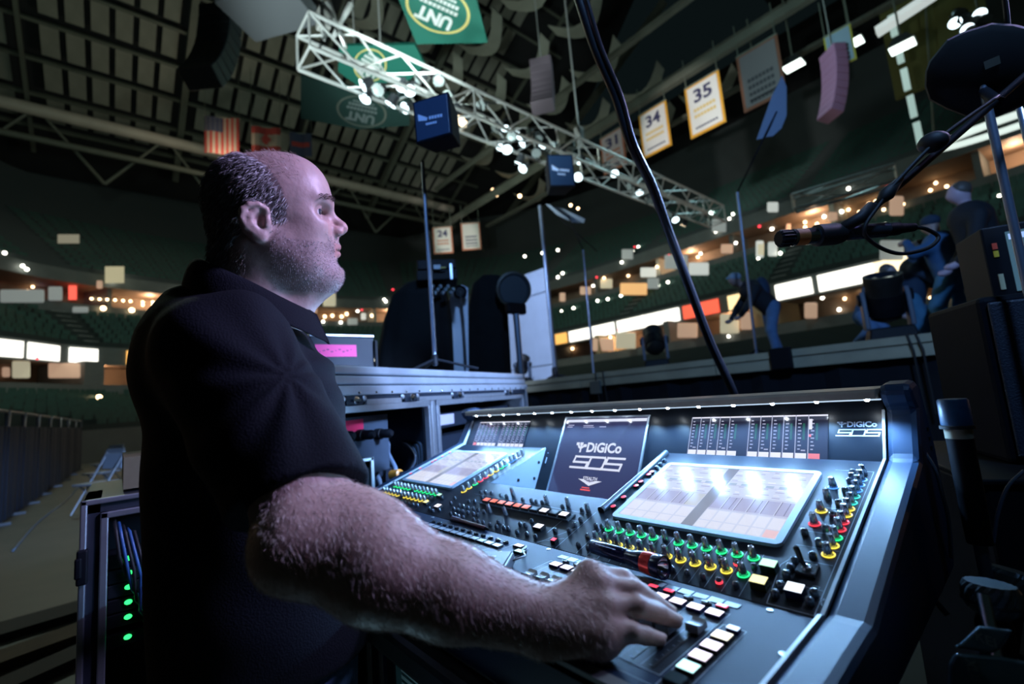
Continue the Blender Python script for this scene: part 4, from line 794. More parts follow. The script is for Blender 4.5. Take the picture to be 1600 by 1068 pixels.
rbox('side_panel', S0, S0 + .02, .12, 1.352, -.62, -.03, m_dk, rc_); rbox('divider', rs(676), rs(682), .16, 1.32, -.6, -.06, m_dk, rc_)
m_un = mat('unit_grey', (.05, .07, .10), .4, .3, noise=.2, nscale=15); m_tape = mat('tape_red', (.62, .015, .08), .6)
u1 = rbox('rack_unit', bays[0][0] + .04, rs(640), 1.165, 1.262, -.5, -.13, m_un, rc_); rbox('red_tape', rs(542), rs(603), 1.200, 1.250, -.13, -.127, m_tape, u1)
u2 = rbox('rack_unit', bays[0][0] + .04, rs(640), 1.00, 1.158, -.5, -.13, m_un, rc_); rbox('white_label', rs(545), rs(575), 1.08, 1.138, -.13, -.127, mat('label_grey', (.30, .27, .33), .6), u2)
rbox('rack_unit', bays[0][0] + .04, rs(660), .80, .99, -.5, -.2, m_dk, rc_)
u3 = rbox('rack_unit', bays[1][0] + .05, bays[1][1] - .06, 1.150, 1.235, -.5, -.12, m_dk, rc_); rbox('white_label', rs(712), rs(735), 1.165, 1.225, -.12, -.117, MATS['label_grey'], u3)
rbox('rack_unit', bays[1][0] + .05, bays[1][1] - .06, .93, 1.10, -.5, -.12, m_dk, rc_)
for px, py in ((553, 675), (566, 676), (597, 674), (624, 672)):
    s = rs(px, py); z = (onp(px, py, RP - RN * .13, RN))[2]; mb = MB(); mb.lathe([(.026, 0), (.026, .03), (.021, .032), (.021, .075), (.012, .09)], rp(s, z, -.13), AR, 14); mb.build('connector', m_blk, u2, smooth=40)
def cable(name, pts, r, m, label, cat='cable', group=None, n=8, sub=10):
    P = [np.array(p, float) for p in pts]; P = [2 * P[0] - P[1]] + P + [2 * P[-1] - P[-2]]; out = []
    for i in range(1, len(P) - 2):
        for t in np.linspace(0, 1, sub, endpoint=False): out.append(.5 * (2 * P[i] + (P[i + 1] - P[i - 1]) * t + (2 * P[i - 1] - 5 * P[i] + 4 * P[i + 1] - P[i + 2]) * t * t + (3 * P[i] - P[i - 1] - 3 * P[i + 1] + P[i + 2]) * t ** 3))
    out.append(P[-2]); mb = MB(); mb.tube(out, r, n); return tag(mb.build(name, m, None, smooth=True), label, cat, group)
m_cab = mat('cable_grey_blue', (.10, .14, .20), .4)
cable('multicore_cable', [at(545, 688, 2.42), at(556, 700, 2.36), at(575, 725, 2.30), at(592, 750, 2.25), at(600, 800, 2.2)], .013, m_cab, 'thick grey cable looping out of the rack, nearest the man', group='multicore cables')
cable('multicore_cable', [at(583, 677, 2.44), at(597, 692, 2.36), at(611, 718, 2.30), at(619, 738, 2.26), at(624, 790, 2.2)], .012, m_cab, 'thick grey cable dropping to an orange plug', group='multicore cables')
cable('thin_cable', [at(600, 682, 2.42), at(606, 690, 2.38), at(608, 700, 2.36), at(604, 760, 2.36)], .006, m_cab, 'thin pale cable hanging from the middle rack socket')
for k in range(9):
    a = k * .7; cable('loom_cable', [at(628 + k * 2.2, 690 + (k % 3) * 3, 2.46), at(640 + k * 2.5, 698 + 4 * math.sin(a), 2.42), at(648 + k * 1.5, 715 + 3 * k, 2.40), at(634 + 2 * k, 745, 2.4), at(630, 790, 2.4)], .0045, m_cab if k % 2 else m_rub, 'thin cable in the drooping loom of the rack bay, %s from the left' % ['first', 'second', 'third', 'fourth', 'fifth', 'sixth', 'seventh', 'eighth', 'ninth'][k], group='loom cables in the rack bay', n=6, sub=6)
pl_ = thing('cable_plug', at(620, 742, 2.25), 'orange cable plug lying behind the left touch screen', 'plug'); mb = MB(); c = at(618, 741, 2.25); mb.lathe([(.018, -.03), (.024, -.025), (.024, .03), (.014, .035)], c, axes(frame(c, (0, 0, 1), (.9, .3, .1))), 14); mb.build('shell', mat('plug_orange', (.55, .22, .03), .35), pl_, smooth=40)
mb = MB(); mb.lathe([(.012, .035), (.009, .07)], c, axes(frame(c, (0, 0, 1), (.9, .3, .1))), 10); mb.build('collar', m_rub, pl_)
# unit with pink tape on the case
bc = onp(537, 550, rp(0, 0, -.22), RN); AXU = [np.array([-.05, .999, 0]), np.array([0, 0, 1.0]), np.array([.999, .05, 0])]
c0 = np.array([bc[0], bc[1], 0]); un = thing('rack_unit', (c0[0], c0[1], ZT), 'dark rack unit with pink tape on the pale case lid', 'rack unit')
hu = 1.29 + (640 - 524) / CAM_F * (np.linalg.norm((bc - CAM_P)[:2]) * .95) ; hu = min(max(hu, 1.62), 1.68)
mb = MB(); mb.box((c0[0] - .16, c0[1], (ZT + .006 + hu) / 2), (.32, .30, hu - ZT - .006)); mb.build('chassis', m_dk, un, bevel=.004)
mb = MB(); mb.box((c0[0] - .16, c0[1], hu + .006), (.325, .305, .012)); mb.build('pale_top', m_alu, un, bevel=.003)
tp = MB(); tp.box((c0[0] + .002, c0[1] - .035, ZT + .095), (.004, .19, .056)); tp = tp.build('pink_tape', mat('tape_pink', (.90, .06, .26), .6), un)
mb = MB()
for q in range(9): mb.box((c0[0] + .0045, c0[1] - .11 + .018 * q, ZT + .095 + .005 * ((q * 7) % 3 - 1)), (.001, .010 if q % 4 else .003, .004))
mb.build('handwriting', mat('ink', (.12, .02, .08), .6), tp)['kind'] = 'stuff'
for dy in (-.155, .155): MB().box((c0[0] + .008, c0[1] + dy, ZT + .08), (.016, .012, .13)).build('rack_ear', m_blk, un)
for dy in (-.11, .11): MB().box((c0[0] - .05, c0[1] + dy, ZT + .003), (.03, .03, .006)).build('foot', m_rub, un)

# ---- vented drawer unit under the console edge (bottom)
dk = thing('console_stand', (-.05, -.33, 0), 'low dark stand with green tinted vents under the console', 'stand')
mb = MB(); mb.box((-.29, .02, .875), (1.30, .70, .055)); mb.build('tray', m_blk, dk, bevel=.006)
mb = MB(); mb.box((-.29, -.375, .872), (1.32, .045, .05)); mb.build('padded_edge', mat('edge_pad', (.02, .022, .02), .35, noise=.3, nscale=30), dk, bevel=.012)
m_vent = mat('vent_teal', (.16, .32, .33), .4, .4, noise=.2, nscale=15)
for x0 in (-.20, .15):
    pv = MB().box((x0, -.30, .69), (.33, .02, .30)).build('vent_panel', m_vent, dk, bevel=.003)
    mb = MB()
    for r_ in range(2):
        for q in range(16): mb.box((x0 - .075 + .15 * r_, -.3115, .58 + .0135 * q), (.11, .003, .007))
    mb.build('louvre', mat('louvre_pale', (.55, .70, .68), .4), pv)['kind'] = 'stuff'
for x in (-.87, -.38, -.02, .325): MB().box((x, -.29, .425), (.035, .05, .85)).build('leg', m_alu if x > -.1 else m_blk, dk, bevel=.004); MB().box((x, .32, .425), (.035, .05, .85)).build('leg', m_blk, dk, bevel=.004)

# ---- right hand side: monitor speaker, display, mics
def monitor(name, c, ax, w_, h, d, label, logo=None):
    t = thing(name, np.array(c) - np.array([0, 0, h / 2]), label, 'speaker'); ax = [np.array(a, float) for a in ax]
    MB().box(c, (w_, d, h), ax).build('cabinet', mat('speaker_black', (.004, .005, .009), .65, noise=.25, nscale=60, spec=.08), t, bevel=min(w_, h) * .04)
    MB().box(np.array(c) - ax[1] * (d / 2 + .006), (w_ * .92, .012, h * .92), ax).build('grille', mat('grille_black', (.014, .02, .035), .5, noise=.4, nscale=220, bump=.3), t, bevel=min(w_, h) * .03)
    return t
sc = at(1590, 590, 1.32); sax = [np.array([.90, .43, 0]), np.array([-.43, .90, 0]), np.array([0, 0, 1.0])]
sc = sc + sax[0] * .06
t = monitor('monitor_speaker', (sc[0], sc[1], 1.235), sax, .36, .44, .34, 'black wedge of a listening speaker on dark case at right frame edge')
mb = MB(); o_ = np.array([sc[0], sc[1], 1.19]) - sax[1] * .185
mb.lathe([(.115, 0), (.11, .006), (.095, .004), (.05, -.012), (.045, -.004), (.02, .006)], o_, [sax[0], sax[2], -sax[1]], 28); mb.build('woofer', mat('woofer', (.02, .03, .05), .4), t, smooth=40)
cs_ = thing('equipment_case', (sc[0], sc[1], 0), 'plain black case standing on floor under the listening speaker', 'equipment case')
MB().box((sc[0], sc[1], .52), (.62, .70, .96), sax).build('body', m_blk, cs_, bevel=.01); MB().box((sc[0], sc[1], 1.007), (.64, .72, .014), sax).build('lid', m_blk, cs_, bevel=.004)
for a in (-.25, .25):
    for e in (-.28, .28): p = np.array([sc[0], sc[1], .02]) + sax[0] * a + sax[1] * e; MB().ball(p, (.02, .02, .02)).build('caster', m_rub, cs_)
dc = at(1600, 425, 1.50); dax = [np.array([.92, .39, 0]), np.array([-.39, .92, 0]), np.array([0, 0, 1.0])]
ds = thing('display', (dc[0], dc[1], 1.455), 'black display housing with blue lit screen on the listening speaker', 'monitor')
MB().box((dc[0], dc[1], 1.585), (.24, .20, .24), dax).build('housing', m_blk, ds, bevel=.006)
p = np.array([dc[0], dc[1], 1.585]) - dax[1] * .101 + dax[0] * .02
MB().box(p, (.17, .004, .19), dax).build('screen', glow('display_blue', (.05, .12, .18), .9), ds); MB().box(p + np.array([0, 0, .078]) - dax[1] * .0025, (.16, .002, .018), dax).build('title_bar', glow('display_bar', (.35, .55, 1.0), 1.0), ds)
for k, (dz, cl) in enumerate(((.055, (.9, .1, .05)), (.03, (.9, .6, .05)), (-.06, (.7, .65, .4)))): MB().box(np.array([dc[0], dc[1], 1.585 + dz]) - dax[1] * .101 - dax[0] * .095, (.012, .004, .02 + .03 * (k == 2)), dax).build('sticker', mat('sticker_%d' % k, cl, .5), ds)
mb = MB(); mb.box((dc[0], dc[1], 1.436), (.18, .16, .06), dax); mb.build('base', m_blk, ds)
# talkback mic on a boom
def lathe_on(prof, a, d, n=18, mi=0, mis=None): return MB().lathe(prof, a, axes(frame(a, (0, 0, 1.0) if abs(d[2]) < .9 else (1.0, 0, 0), d)), n, mi, mis)
ma, mb_ = at(1216, 373, 1.0), at(1403, 357, 1.03); md = (mb_ - ma); Lm = np.linalg.norm(md); md /= Lm; R = .0185
mic = thing('microphone', ma, 'black dynamic microphone with orange band held out on the boom', 'microphone')
g = MB(); n = 28; prof = [(.80, 0), (1.0, .004), (1.0, .026), (.9, .030)]
A = axes(frame(ma, (0, 0, 1), md)); vs = []
for r, z in prof:
    for k in range(n): q = R * r * (1 if k % 2 else .9); vs.append(ma + A[0] * q * math.cos(2 * PI * k / n) + A[1] * q * math.sin(2 * PI * k / n) + A[2] * z)
g.add(vs, [(i * n + k, i * n + (k + 1) % n, (i + 1) * n + (k + 1) % n, (i + 1) * n + k) for i in range(3) for k in range(n)] + [tuple(range(n))[::-1]]); g.build('head_grille', m_blk, mic)
lathe_on([(R, .030), (R, .037)], ma, md).build('neck_ring', m_chrome, mic, smooth=40); lathe_on([(R * .98, .037), (R * .98, .064)], ma, md).build('orange_band', mat('band_orange', (.35, .12, .03), .5), mic, smooth=40)
lathe_on([(R * .98, .064), (R * .98, .085), (R * .92, .086), (R * .88, Lm - .03)], ma, md, mis=[1, 1, 0]).build('handle', [mat('mic_grey', (.12, .15, .2), .25, .8), m_chrome], mic, smooth=40)
lathe_on([(R * .78, Lm - .03), (R * .78, Lm), (R * .62, Lm + .004), (R * .50, Lm + .04)], ma, md).build('connector', m_blk, mic, smooth=40)
ce = ma + md * (Lm + .04)
cable('microphone_cable', [ce, at(1448, 358, 1.04), at(1466, 371, 1.04), at(1448, 388, 1.03), at(1405, 396, 1.02), at(1368, 382, 1.0), at(1350, 358, .985), at(1375, 318, .99), at(1400, 285, .99), at(1470, 215, 1.0), at(1560, 150, 1.03)], .0042, m_rub, 'black cable looping from microphone back up the boom arm')
bs = thing('mic_boom_stand', [atz(1588, 370, 1.29)[0] if False else at(1588, 370, 1.16)[0], at(1588, 370, 1.16)[1], 0], 'black microphone stand with long boom arm at the right edge', 'microphone stand')
lathe_on([(R * 1.28, .090), (R * 1.28, .135), (R * 1.1, .15)], ma, md).build('mic_clip', m_rub, bs, smooth=40)
ca0 = ma + md * .125; be = at(1640, 85, 1.10)
MB().tube([ca0, at(1345, 340, .995), at(1362, 320, .995)], [.011, .013, .010], 10).build('clip_joint', m_rub, bs, smooth=True)
MB().tube([at(1352, 335, .995), be], .0085, 12).build('boom_arm', m_blk, bs, smooth=40)
MB().tube([at(1372, 318, .995), at(1385, 304, .995), at(1408, 278, .998)], [.006, .015, .006], 10).build('cable_tie', m_rub, bs, smooth=True)
bp_ = at(1588, 370, 1.16); bz = at(1555, 175, 1.16)[2]
MB().tube([(bp_[0], bp_[1], .08), (bp_[0], bp_[1], bz + .10)], .0095, 12).build('pole', m_steel, bs, smooth=40)
MB().tube([np.array([bp_[0], bp_[1], bz + .08]), at(1560, 160, 1.06)], .012, 10).build('boom_clutch', m_blk, bs, smooth=40)
MB().ball(at(1458, 222, 1.0), (.028, .020, .022)).build('clamp_knob', m_rub, bs, smooth=True)
for k in range(3):
    a = k * 2.1 + .4; MB().tube([(bp_[0], bp_[1], .16), (bp_[0] + .33 * math.cos(a), bp_[1] + .33 * math.sin(a), .012)], .008, 8).build('leg', m_steel, bs)
b2 = at(1572, 80, 1.34); s2 = thing('pole_stand', (b2[0], b2[1], 0), 'second thin black pole stand behind the boom stand', 'stand'); MB().tube([(b2[0], b2[1], .04), (b2[0], b2[1], b2[2] + .05)], .007, 10).build('pole', m_steel, s2, smooth=40); MB().lathe([(.14, 0), (.14, .02), (.02, .04)], (b2[0], b2[1], 0), n=20).build('round_base', m_blk, s2, smooth=40)
# padded bag hanging at the boom
pb_ = thing('padded_bag', at(1540, 110, 1.22), 'big black padded pouch with pale tag hanging behind the boom arm', 'bag'); n_ = -ray(1540, 110); n_ /= np.linalg.norm(n_); rt = np.cross(n_, (0, 0, 1)) * -1; rt /= np.linalg.norm(rt); upv = np.cross(n_, rt)
poly = [(1446, 112), (1452, 96), (1480, 62), (1505, 50), (1550, 36), (1585, 38), (1625, 48), (1650, 80), (1650, 130), (1610, 160), (1560, 182), (1520, 186), (1478, 170), (1452, 156), (1445, 135)]
pp = [onp(x, y, at(1540, 110, 1.22), n_) for x, y in poly]; mb = MB(); cc = np.mean(pp, 0); rings = []
for sc_, of in ((.80, .045), (.95, .035), (1, .01), (1, -.02), (.9, -.04), (.7, -.05)): rings.append([cc + (q - cc) * sc_ + n_ * of for q in pp])
k = len(pp); mb.add([p for r_ in rings for p in r_], [(i * k + j, i * k + (j + 1) % k, (i + 1) * k + (j + 1) % k, (i + 1) * k + j) for i in range(5) for j in range(k)] + [tuple(range(k))[::-1], tuple(5 * k + j for j in range(k))]); mb.build('pouch', mat('cordura_black', (.006, .007, .008), .8, noise=.3, nscale=200, spec=.2), pb_, smooth=35)
MB().box(onp(1550, 98, cc, n_) + n_ * .048, (.028, .003, .020), [rt, n_, upv]).build('tag', mat('tag_grey', (.16, .19, .16), .6), pb_)
MB().tube([onp(1575, 45, cc, n_), onp(1572, 15, cc, n_), onp(1566, -40, cc, n_)], .006, 8).build('strap', m_rub, pb_)
# upright wireless mic with tape
u0 = at(1487, 622, .78); wm = thing('wireless_microphone', (u0[0], u0[1], u0[2] - .235), 'wireless microphone stood upright with blue cap and cream tape', 'microphone'); Rm = .0205
Az = lambda z: np.array([u0[0], u0[1], z])
MB().lathe([(Rm * .3, 0), (Rm * .9, -.001), (Rm, -.004), (Rm, -.044)][::-1], Az(u0[2]), n=24).build('end_cap', mat('cap_blue', (.015, .07, .16), .4, noise=.3, nscale=90), wm, smooth=40)
MB().lathe([(Rm * 1.12, -.050), (Rm * 1.12, -.045), (Rm, -.044)], Az(u0[2]), n=24).build('ring', m_rub, wm, smooth=40); MB().lathe([(Rm * .88, -.066), (Rm * .88, -.050)], Az(u0[2]), n=24).build('cream_tape', mat('tape_cream', (.30, .28, .20), .6), wm, smooth=40)
MB().lathe([(Rm * .80, -.235), (Rm * .84, -.19), (Rm * .86, -.17), (Rm * .86, -.066)], Az(u0[2]), n=24).build('body', m_blk, wm, smooth=40)
MB().tube([Az(u0[2] - .23), Az(.02)], .009, 12).build('stand_pole', m_steel, wm, smooth=40); MB().lathe([(.12, 0), (.12, .018), (.02, .03)], Az(0), n=20).build('round_base', m_blk, wm, smooth=40)
hz = .835
sh = thing('side_table', (.80, .10, 0), 'low black side table crowded with microphones right of console', 'table'); MB().box((.80, .10, hz - .02), (.56, .70, .03)).build('table_top', mat('table_black', (.006, .007, .008), .8, spec=.2), sh, bevel=.005)
for x in (.56, 1.04):
    for y in (-.21, .41): MB().box((x, y, (hz - .035) / 2), (.03, .03, hz - .035)).build('leg', m_blk, sh)
for k, (pts, r, lb) in enumerate((([at(1445, 706, .86), at(1462, 735, .84), at(1472, 770, .82), at(1482, 812, .82), at(1486, 870, .84)], .0030, 'thin blue grey cable falling from the console end cheek'),
        ([at(1452, 712, .90), at(1466, 742, .90), at(1468, 800, .88), at(1462, 880, .88)], .003, 'thin black cable falling beside the blue grey one'),
        ([at(1600, 735, .80), at(1575, 760, .80), at(1560, 800, .8), at(1552, 850, .8)], .0028, 'thin cable arching down above the handheld microphones'),
        ([at(1405, 900, .80), at(1430, 905, .78), at(1450, 925, .76), at(1480, 960, .74)], .0045, 'dark cable curving by the console end near floor'))): cable('loose_cable', pts, r, m_cab if k in (0, 2) else m_rub, lb)
# handheld mics and clamp at the lower right
def grille_mic(px, py, d, dirv, R, lb, ring=True):
    c = at(px, py, d); dirv = np.array(dirv, float); dirv /= np.linalg.norm(dirv); t = thing('handheld_microphone', c, lb, 'microphone')
    nn = 36; mbq = MB(); rows = [(.55, .0), (.86, .008), (.98, .017), (1.0, .026), (.98, .035), (.86, .042)]
    A = axes(frame(c, (1, 0, 0), dirv)); vs = []
    for i, (r, z) in enumerate(rows):
        for k in range(nn): q = R * r * (1 + (.03 if (k + i) % 2 else -.03)); vs.append(c + A[0] * q * math.cos(2 * PI * k / nn) + A[1] * q * math.sin(2 * PI * k / nn) + A[2] * z * R / .03)
    mbq.add(vs, [(i * nn + k, i * nn + (k + 1) % nn, (i + 1) * nn + (k + 1) % nn, (i + 1) * nn + k) for i in range(5) for k in range(nn)] + [tuple(5 * nn + k for k in range(nn)), tuple(range(nn))[::-1]]); mbq.build('grille', mat('grille_mesh', (.24, .28, .30), .35, .6), t)
    lathe_on([(R * 1.03, .016), (R * 1.05, .018), (R * 1.03, .020)], c, dirv, 30).build('grille_band', mat('band_dark', (.16, .18, .2), .3, .8), t, smooth=40)
    lathe_on([(R * .5, -.16), (R * .62, -.05), (R * .66, -.01), (R * .55, .0)], c, dirv, 20).build('handle', m_blk, t, smooth=40); return t
grille_mic(1552, 962, .62, (.05, .1, 1), .030, 'handheld microphone with round mesh head standing above the blue clamp')
grille_mic(1575, 930, .74, (.2, .2, 1), .029, 'second handheld microphone, its mesh head behind the first')
kc = thing('transmitter', at(1545, 1040, .50), 'dark blue plastic transmitter body with pale letters at lower right', 'transmitter'); nq = -ray(1545, 1040); nq /= np.linalg.norm(nq); kx = np.cross((0, 0, 1), nq); kx /= np.linalg.norm(kx); ky = np.cross(nq, kx); m_kc = mat('plastic_blue', (.06, .14, .21), .38, noise=.25, nscale=60)
kp = at(1545, 1040, .50)
def kpoly(pts, o0, o1, nm): P = [onp(x, y, kp, nq) for x, y in pts]; mb = MB(); n = len(P); mb.add([q + nq * o1 for q in P] + [q + nq * o0 for q in P], [tuple(range(n)), tuple(range(n, 2 * n))[::-1]] + [(i, n + i, n + (i + 1) % n, (i + 1) % n) for i in range(n)]); return mb.build(nm, m_kc, kc, bevel=.003)
kpoly([(1490, 1010), (1500, 1005), (1530, 978), (1582, 985), (1565, 1012), (1552, 1020)][::-1], -.03, .010, 'upper_shell'); kpoly([(1480, 1110), (1484, 1035), (1492, 1020), (1560, 1025), (1640, 1040), (1640, 1110)][::-1], -.05, .012, 'lower_shell')
lathe_on([(.0055, -.03), (.0055, .03)], onp(1546, 975, kp, nq), ky, 14).build('stem', m_chrome, kc, smooth=40)
mb = MB(); put_text(mb, 'KEI', onp(1540, 999, kp, nq) + nq * .0105, kx * .9 + ky * -.25, ky, .017, 0, .01); put_text(mb, 'XLII', onp(1520, 1045, kp, nq) + nq * .0125, -ky * .97 + kx * .1, kx, .020, 0, .01); mb.build('lettering', mat('lettering_pale', (.20, .30, .36), .5), kc)

# ================================================================== STAGE
m_deck = mat('stage_edge_ply', (.34, .31, .215), .65, noise=.35, nscale=3); m_skirt = mat('stage_skirt', (.006, .008, .012), .85, spec=.2); m_top = mat('stage_top', (.02, .025, .03), .6, noise=.3, nscale=4)
ZS = 1.59; YS = 5.45
stg = thing('stage', (0, 10, 0), 'raised stage with plywood edge and black skirt behind the console', 'stage')
MB().box((-3.5, 10.0, ZS - .05), (27, 9.0, .10)).build('deck_top', m_top, stg)
x = -17.0
for k in range(11):
    L_ = 2.44; MB().box((x + L_ / 2, YS, ZS - .04), (L_ - .012, .09, .085)).build('edge_board', m_deck, stg, bevel=.004); MB().box((x + L_ / 2, YS + .012, ZS - .155), (L_ - .012, .07, .13)).build('lower_board', m_deck, stg, bevel=.004); x += L_
mb = MB(); nF = 160
for i in range(nF):
    xa = -17 + 27 * i / nF; xb = -17 + 27 * (i + 1) / nF; o = lambda q: .045 * math.sin(q * 1.9) * math.cos(q * .53)
    mb.quad((xa, YS + .09 + o(i), 0), (xb, YS + .09 + o(i + 1), 0), (xb, YS + .09 + o(i + 1), ZS - .20), (xa, YS + .09 + o(i), ZS - .20))
mb.build('skirt', m_skirt, stg, smooth=True)
def snapy(px, py, y=YS - .06): return aty(px, py, y)
for k, (x0, x1) in enumerate(((918, 640), (1228, 600))): pass
mb = MB()
for px in (930, 942): p = snapy(px, 588); mb.tube([(p[0], YS + .1, ZS + .01), (p[0], YS - .055, ZS + .01), (p[0] + .02, YS - .06, ZS - .25), (p[0] + .05, YS - .05, ZS - .7)], .012, 6)
for px, dx in ((1418, .03), (1432, .035)): p = snapy(px, 530); mb.tube([(p[0], YS + .3, ZS + .012), (p[0], YS - .055, ZS + .012), (p[0] + dx, YS - .06, ZS - .16), (p[0] + dx * 1.2, YS - .05, ZS - .8)], .011, 6)
cb = mb.build('drop_cable', m_rub, stg); cb['kind'] = 'stuff'
p = snapy(1220, 552); MB().box((p[0], YS - .07, ZS - .09), (.24, .06, .26)).build('cable_bracket', m_blk, stg, bevel=.01)
p = snapy(930, 597); MB().box((p[0], YS - .06, ZS - .24), (.22, .05, .22)).build('junction_box', mat('jbox', (.10, .11, .10), .5), stg, bevel=.01)

# moving head lights on the stage edge
def moving_head(px, py, y, H, yaw, tilt, lb):
    p = aty(px, py, y); p = np.array([p[0], y, ZS + .003]); t = thing('moving_light', p, lb, 'stage light'); ca, sa = math.cos(yaw), math.sin(yaw); ax = [np.array([ca, sa, 0]), np.array([-sa, ca, 0]), np.array([0, 0, 1.0])]; s = H / .62
    L = lambda a, b, c: p + ax[0] * a * s + ax[1] * b * s + ax[2] * c * s
    MB().frustum(L(0, 0, 0), (.34 * s, .26 * s), (.30 * s, .22 * s), .10 * s, ax).build('base', m_blk, t, bevel=.012 * s)
    yk = mat('yoke_grey', (.07, .09, .13), .4)
    for q in (-1, 1):
        mb = MB(); mb.prism([(-.07, .10), (.07, .10), (.06, .36), (.03, .44), (-.03, .44), (-.06, .36)], L(q * .155, 0, 0) - ax[0] * .018 * s, ax[1] * s, ax[2] * s, ax[0] * .036 * s); mb.build('yoke_arm', yk, t, bevel=.008 * s)
        MB().lathe([(.055 * s, 0), (.05 * s, .02 * s)], L(q * .155, 0, .37) + ax[0] * q * .018 * s, axes(frame((0, 0, 0), (0, 0, 1), ax[0] * q)), 16).build('pan_lock', m_blk, t, smooth=40)
    d = ax[1] * math.cos(tilt) + ax[2] * math.sin(tilt); c = L(0, 0, .38); A = axes(frame((0, 0, 0), ax[0], d)); r = .13 * s
    hm = MB().lathe([(.05 * s, -.23 * s), (r * .85, -.20 * s), (r * 1.02, -.08 * s), (r, .10 * s), (r * 1.08, .12 * s), (r * 1.08, .19 * s), (r * .92, .19 * s), (r * .8, .17 * s), (.002, .165 * s)], c, A, 22, mis=[0] * 6 + [1, 1]).build('head', [mat('lamp_black', (.014, .013, .012), .5), mat('lens_dark', (.015, .02, .03), .06, coat=1)], t, smooth=40)
    mb = MB()
    for k in range(9): mb.lathe([(r * 1.04, -.02 * s), (r * 1.04, -.006 * s)], c - d * (.02 * s * k - .02 * s), A, 22)
    mb.build('cooling_fin', m_blk, hm, smooth=40)['kind'] = 'stuff'
    return t
moving_head(818, 591, YS + .35, .62, .5, .9, 'small black moving stage light at the foot of the white panel')
moving_head(1026, 566, YS + .45, .72, .6, .75, 'black moving stage light on the stage edge, mid frame')
moving_head(1392, 522, YS + .35, .80, .35, 1.95, 'large black moving stage light with raised head, nearest on the stage')
# white panel and drapes
m_pan = mat('panel_white', (.55, .60, .70), .55, noise=.12, nscale=3); wp = aty(832, 588, YS + 1.0)
t = thing('scenic_panel', (wp[0], wp[1], ZS), 'tall pale blue scenic panel standing on the far left stage edge', 'panel')
a, b_ = aty(792, 590, YS + 1.0), aty(868, 592, YS + 1.05); topz = aty(830, 424, YS + 1.0)[2]; w_ = np.linalg.norm((b_ - a)[:2]); dx_ = (b_ - a); dx_[2] = 0; dx_ /= np.linalg.norm(dx_); ap = [dx_, np.cross([0, 0, 1.0], dx_), np.array([0, 0, 1.0])]
zs = [ZS, ZS + (topz - ZS) * .14, ZS + (topz - ZS) * .78, topz]
for i in range(3): MB().box((*(a + b_)[:2] / 2, (zs[i] + zs[i + 1]) / 2), (w_, .06, zs[i + 1] - zs[i] - .02), ap).build('board', m_pan, t, bevel=.01)
MB().box((*((a + b_) / 2 + ap[1] * .05)[:2], (ZS + topz) / 2), (w_ * .98, .04, topz - ZS - .05), ap).build('backing', m_blk, t)
def slab(name, pts, y, th, m, lb, cat):
    P = [aty(x_, y_, y) for x_, y_ in pts]; n = len(P); mb = MB(); mb.add(P + [q + np.array([0, th, 0]) for q in P], [tuple(range(n)), tuple(range(n, 2 * n))[::-1]] + [(i, n + i, n + (i + 1) % n, (i + 1) % n) for i in range(n)]); return tag(mb.build(name, m, None, bevel=.01), lb, cat)
m_drape = mat('drape_black', (.007, .008, .009), .9, noise=.4, nscale=6, spec=.15)
def drape(name, pts, d0, lb, mt=m_drape, fold=.05):
    # cloth hung over a stack: a rounded tower whose outline is folded
    d = d0; c0 = at(*pts[0], d); t = None; rows = []
    for (xl, xr, y_) in pts[1]:
        pl, pr = at(xl, y_, d), at(xr, y_, d); c = (pl + pr) / 2; R = np.linalg.norm(pr - pl) / 2; z = c[2]; row = []
        for k in range(40):
            a = 2 * PI * k / 40; f = 1 + fold * math.sin(a * 9 + z * 2) * min(1, (pts[1][0][2] - y_) / -60 if y_ > pts[1][0][2] else 0); vx = (pr - pl) / (2 * R); vy = np.cross([0, 0, 1.0], vx); row.append(np.array([c[0], c[1], z]) + vx * R * math.copysign(abs(math.cos(a)) ** .7, math.cos(a)) * f + vy * R * .8 * math.copysign(abs(math.sin(a)) ** .7, math.sin(a)) * f)
        rows.append(row)
    n = 40; mb = MB(); mb.add([q for r in rows for q in r], [(i * n + k, i * n + (k + 1) % n, (i + 1) * n + (k + 1) % n, (i + 1) * n + k) for i in range(len(rows) - 1) for k in range(n)] + [tuple(range(n))[::-1], tuple((len(rows) - 1) * n + k for k in range(n))]); 
    return tag(mb.build(name, mt, None, smooth=50), lb, 'draped equipment')
drape('draped_tower', ((665, 440), [(655, 686, 438), (634, 696, 446), (614, 700, 466), (604, 704, 500), (596, 707, 545), (590, 709, 590), (586, 711, 640), (580, 714, 900)]), 5.0, 'tall stack of gear under black cloth beyond the rack case')
drape('draped_tower', ((765, 440), [(752, 782, 432), (738, 790, 446), (732, 793, 480), (729, 796, 530), (727, 798, 590), (724, 800, 660), (722, 803, 860)]), 7.0, 'narrow black draped stack left of the pale scenic panel')
gp = at(683, 428, 4.9); ge = thing('mixer_rack', (gp[0], gp[1], at(683, 446, 4.9)[2]), 'small black electronics unit on top of the cloth draped stack', 'electronics')
AG = axes(frame((0, 0, 0), np.cross((0, 0, 1.0), -ray(683, 428)) * -1, (0, 0, 1)))
for nm, y0, y1, xl, xr in (('lower_unit', 428, 444, 645, 706), ('upper_unit', 412, 427, 646, 704)):
    zl, zh = at(683, y1, 4.9)[2], at(683, y0, 4.9)[2]; w_ = np.linalg.norm(at(xl, 430, 4.9) - at(xr, 430, 4.9)); MB().box((gp[0], gp[1], (zl + zh) / 2), (w_, .35, zh - zl), AG).build(nm, m_blk, ge, bevel=.01)
f_o = lambda px, py: at(px, py, 4.68)
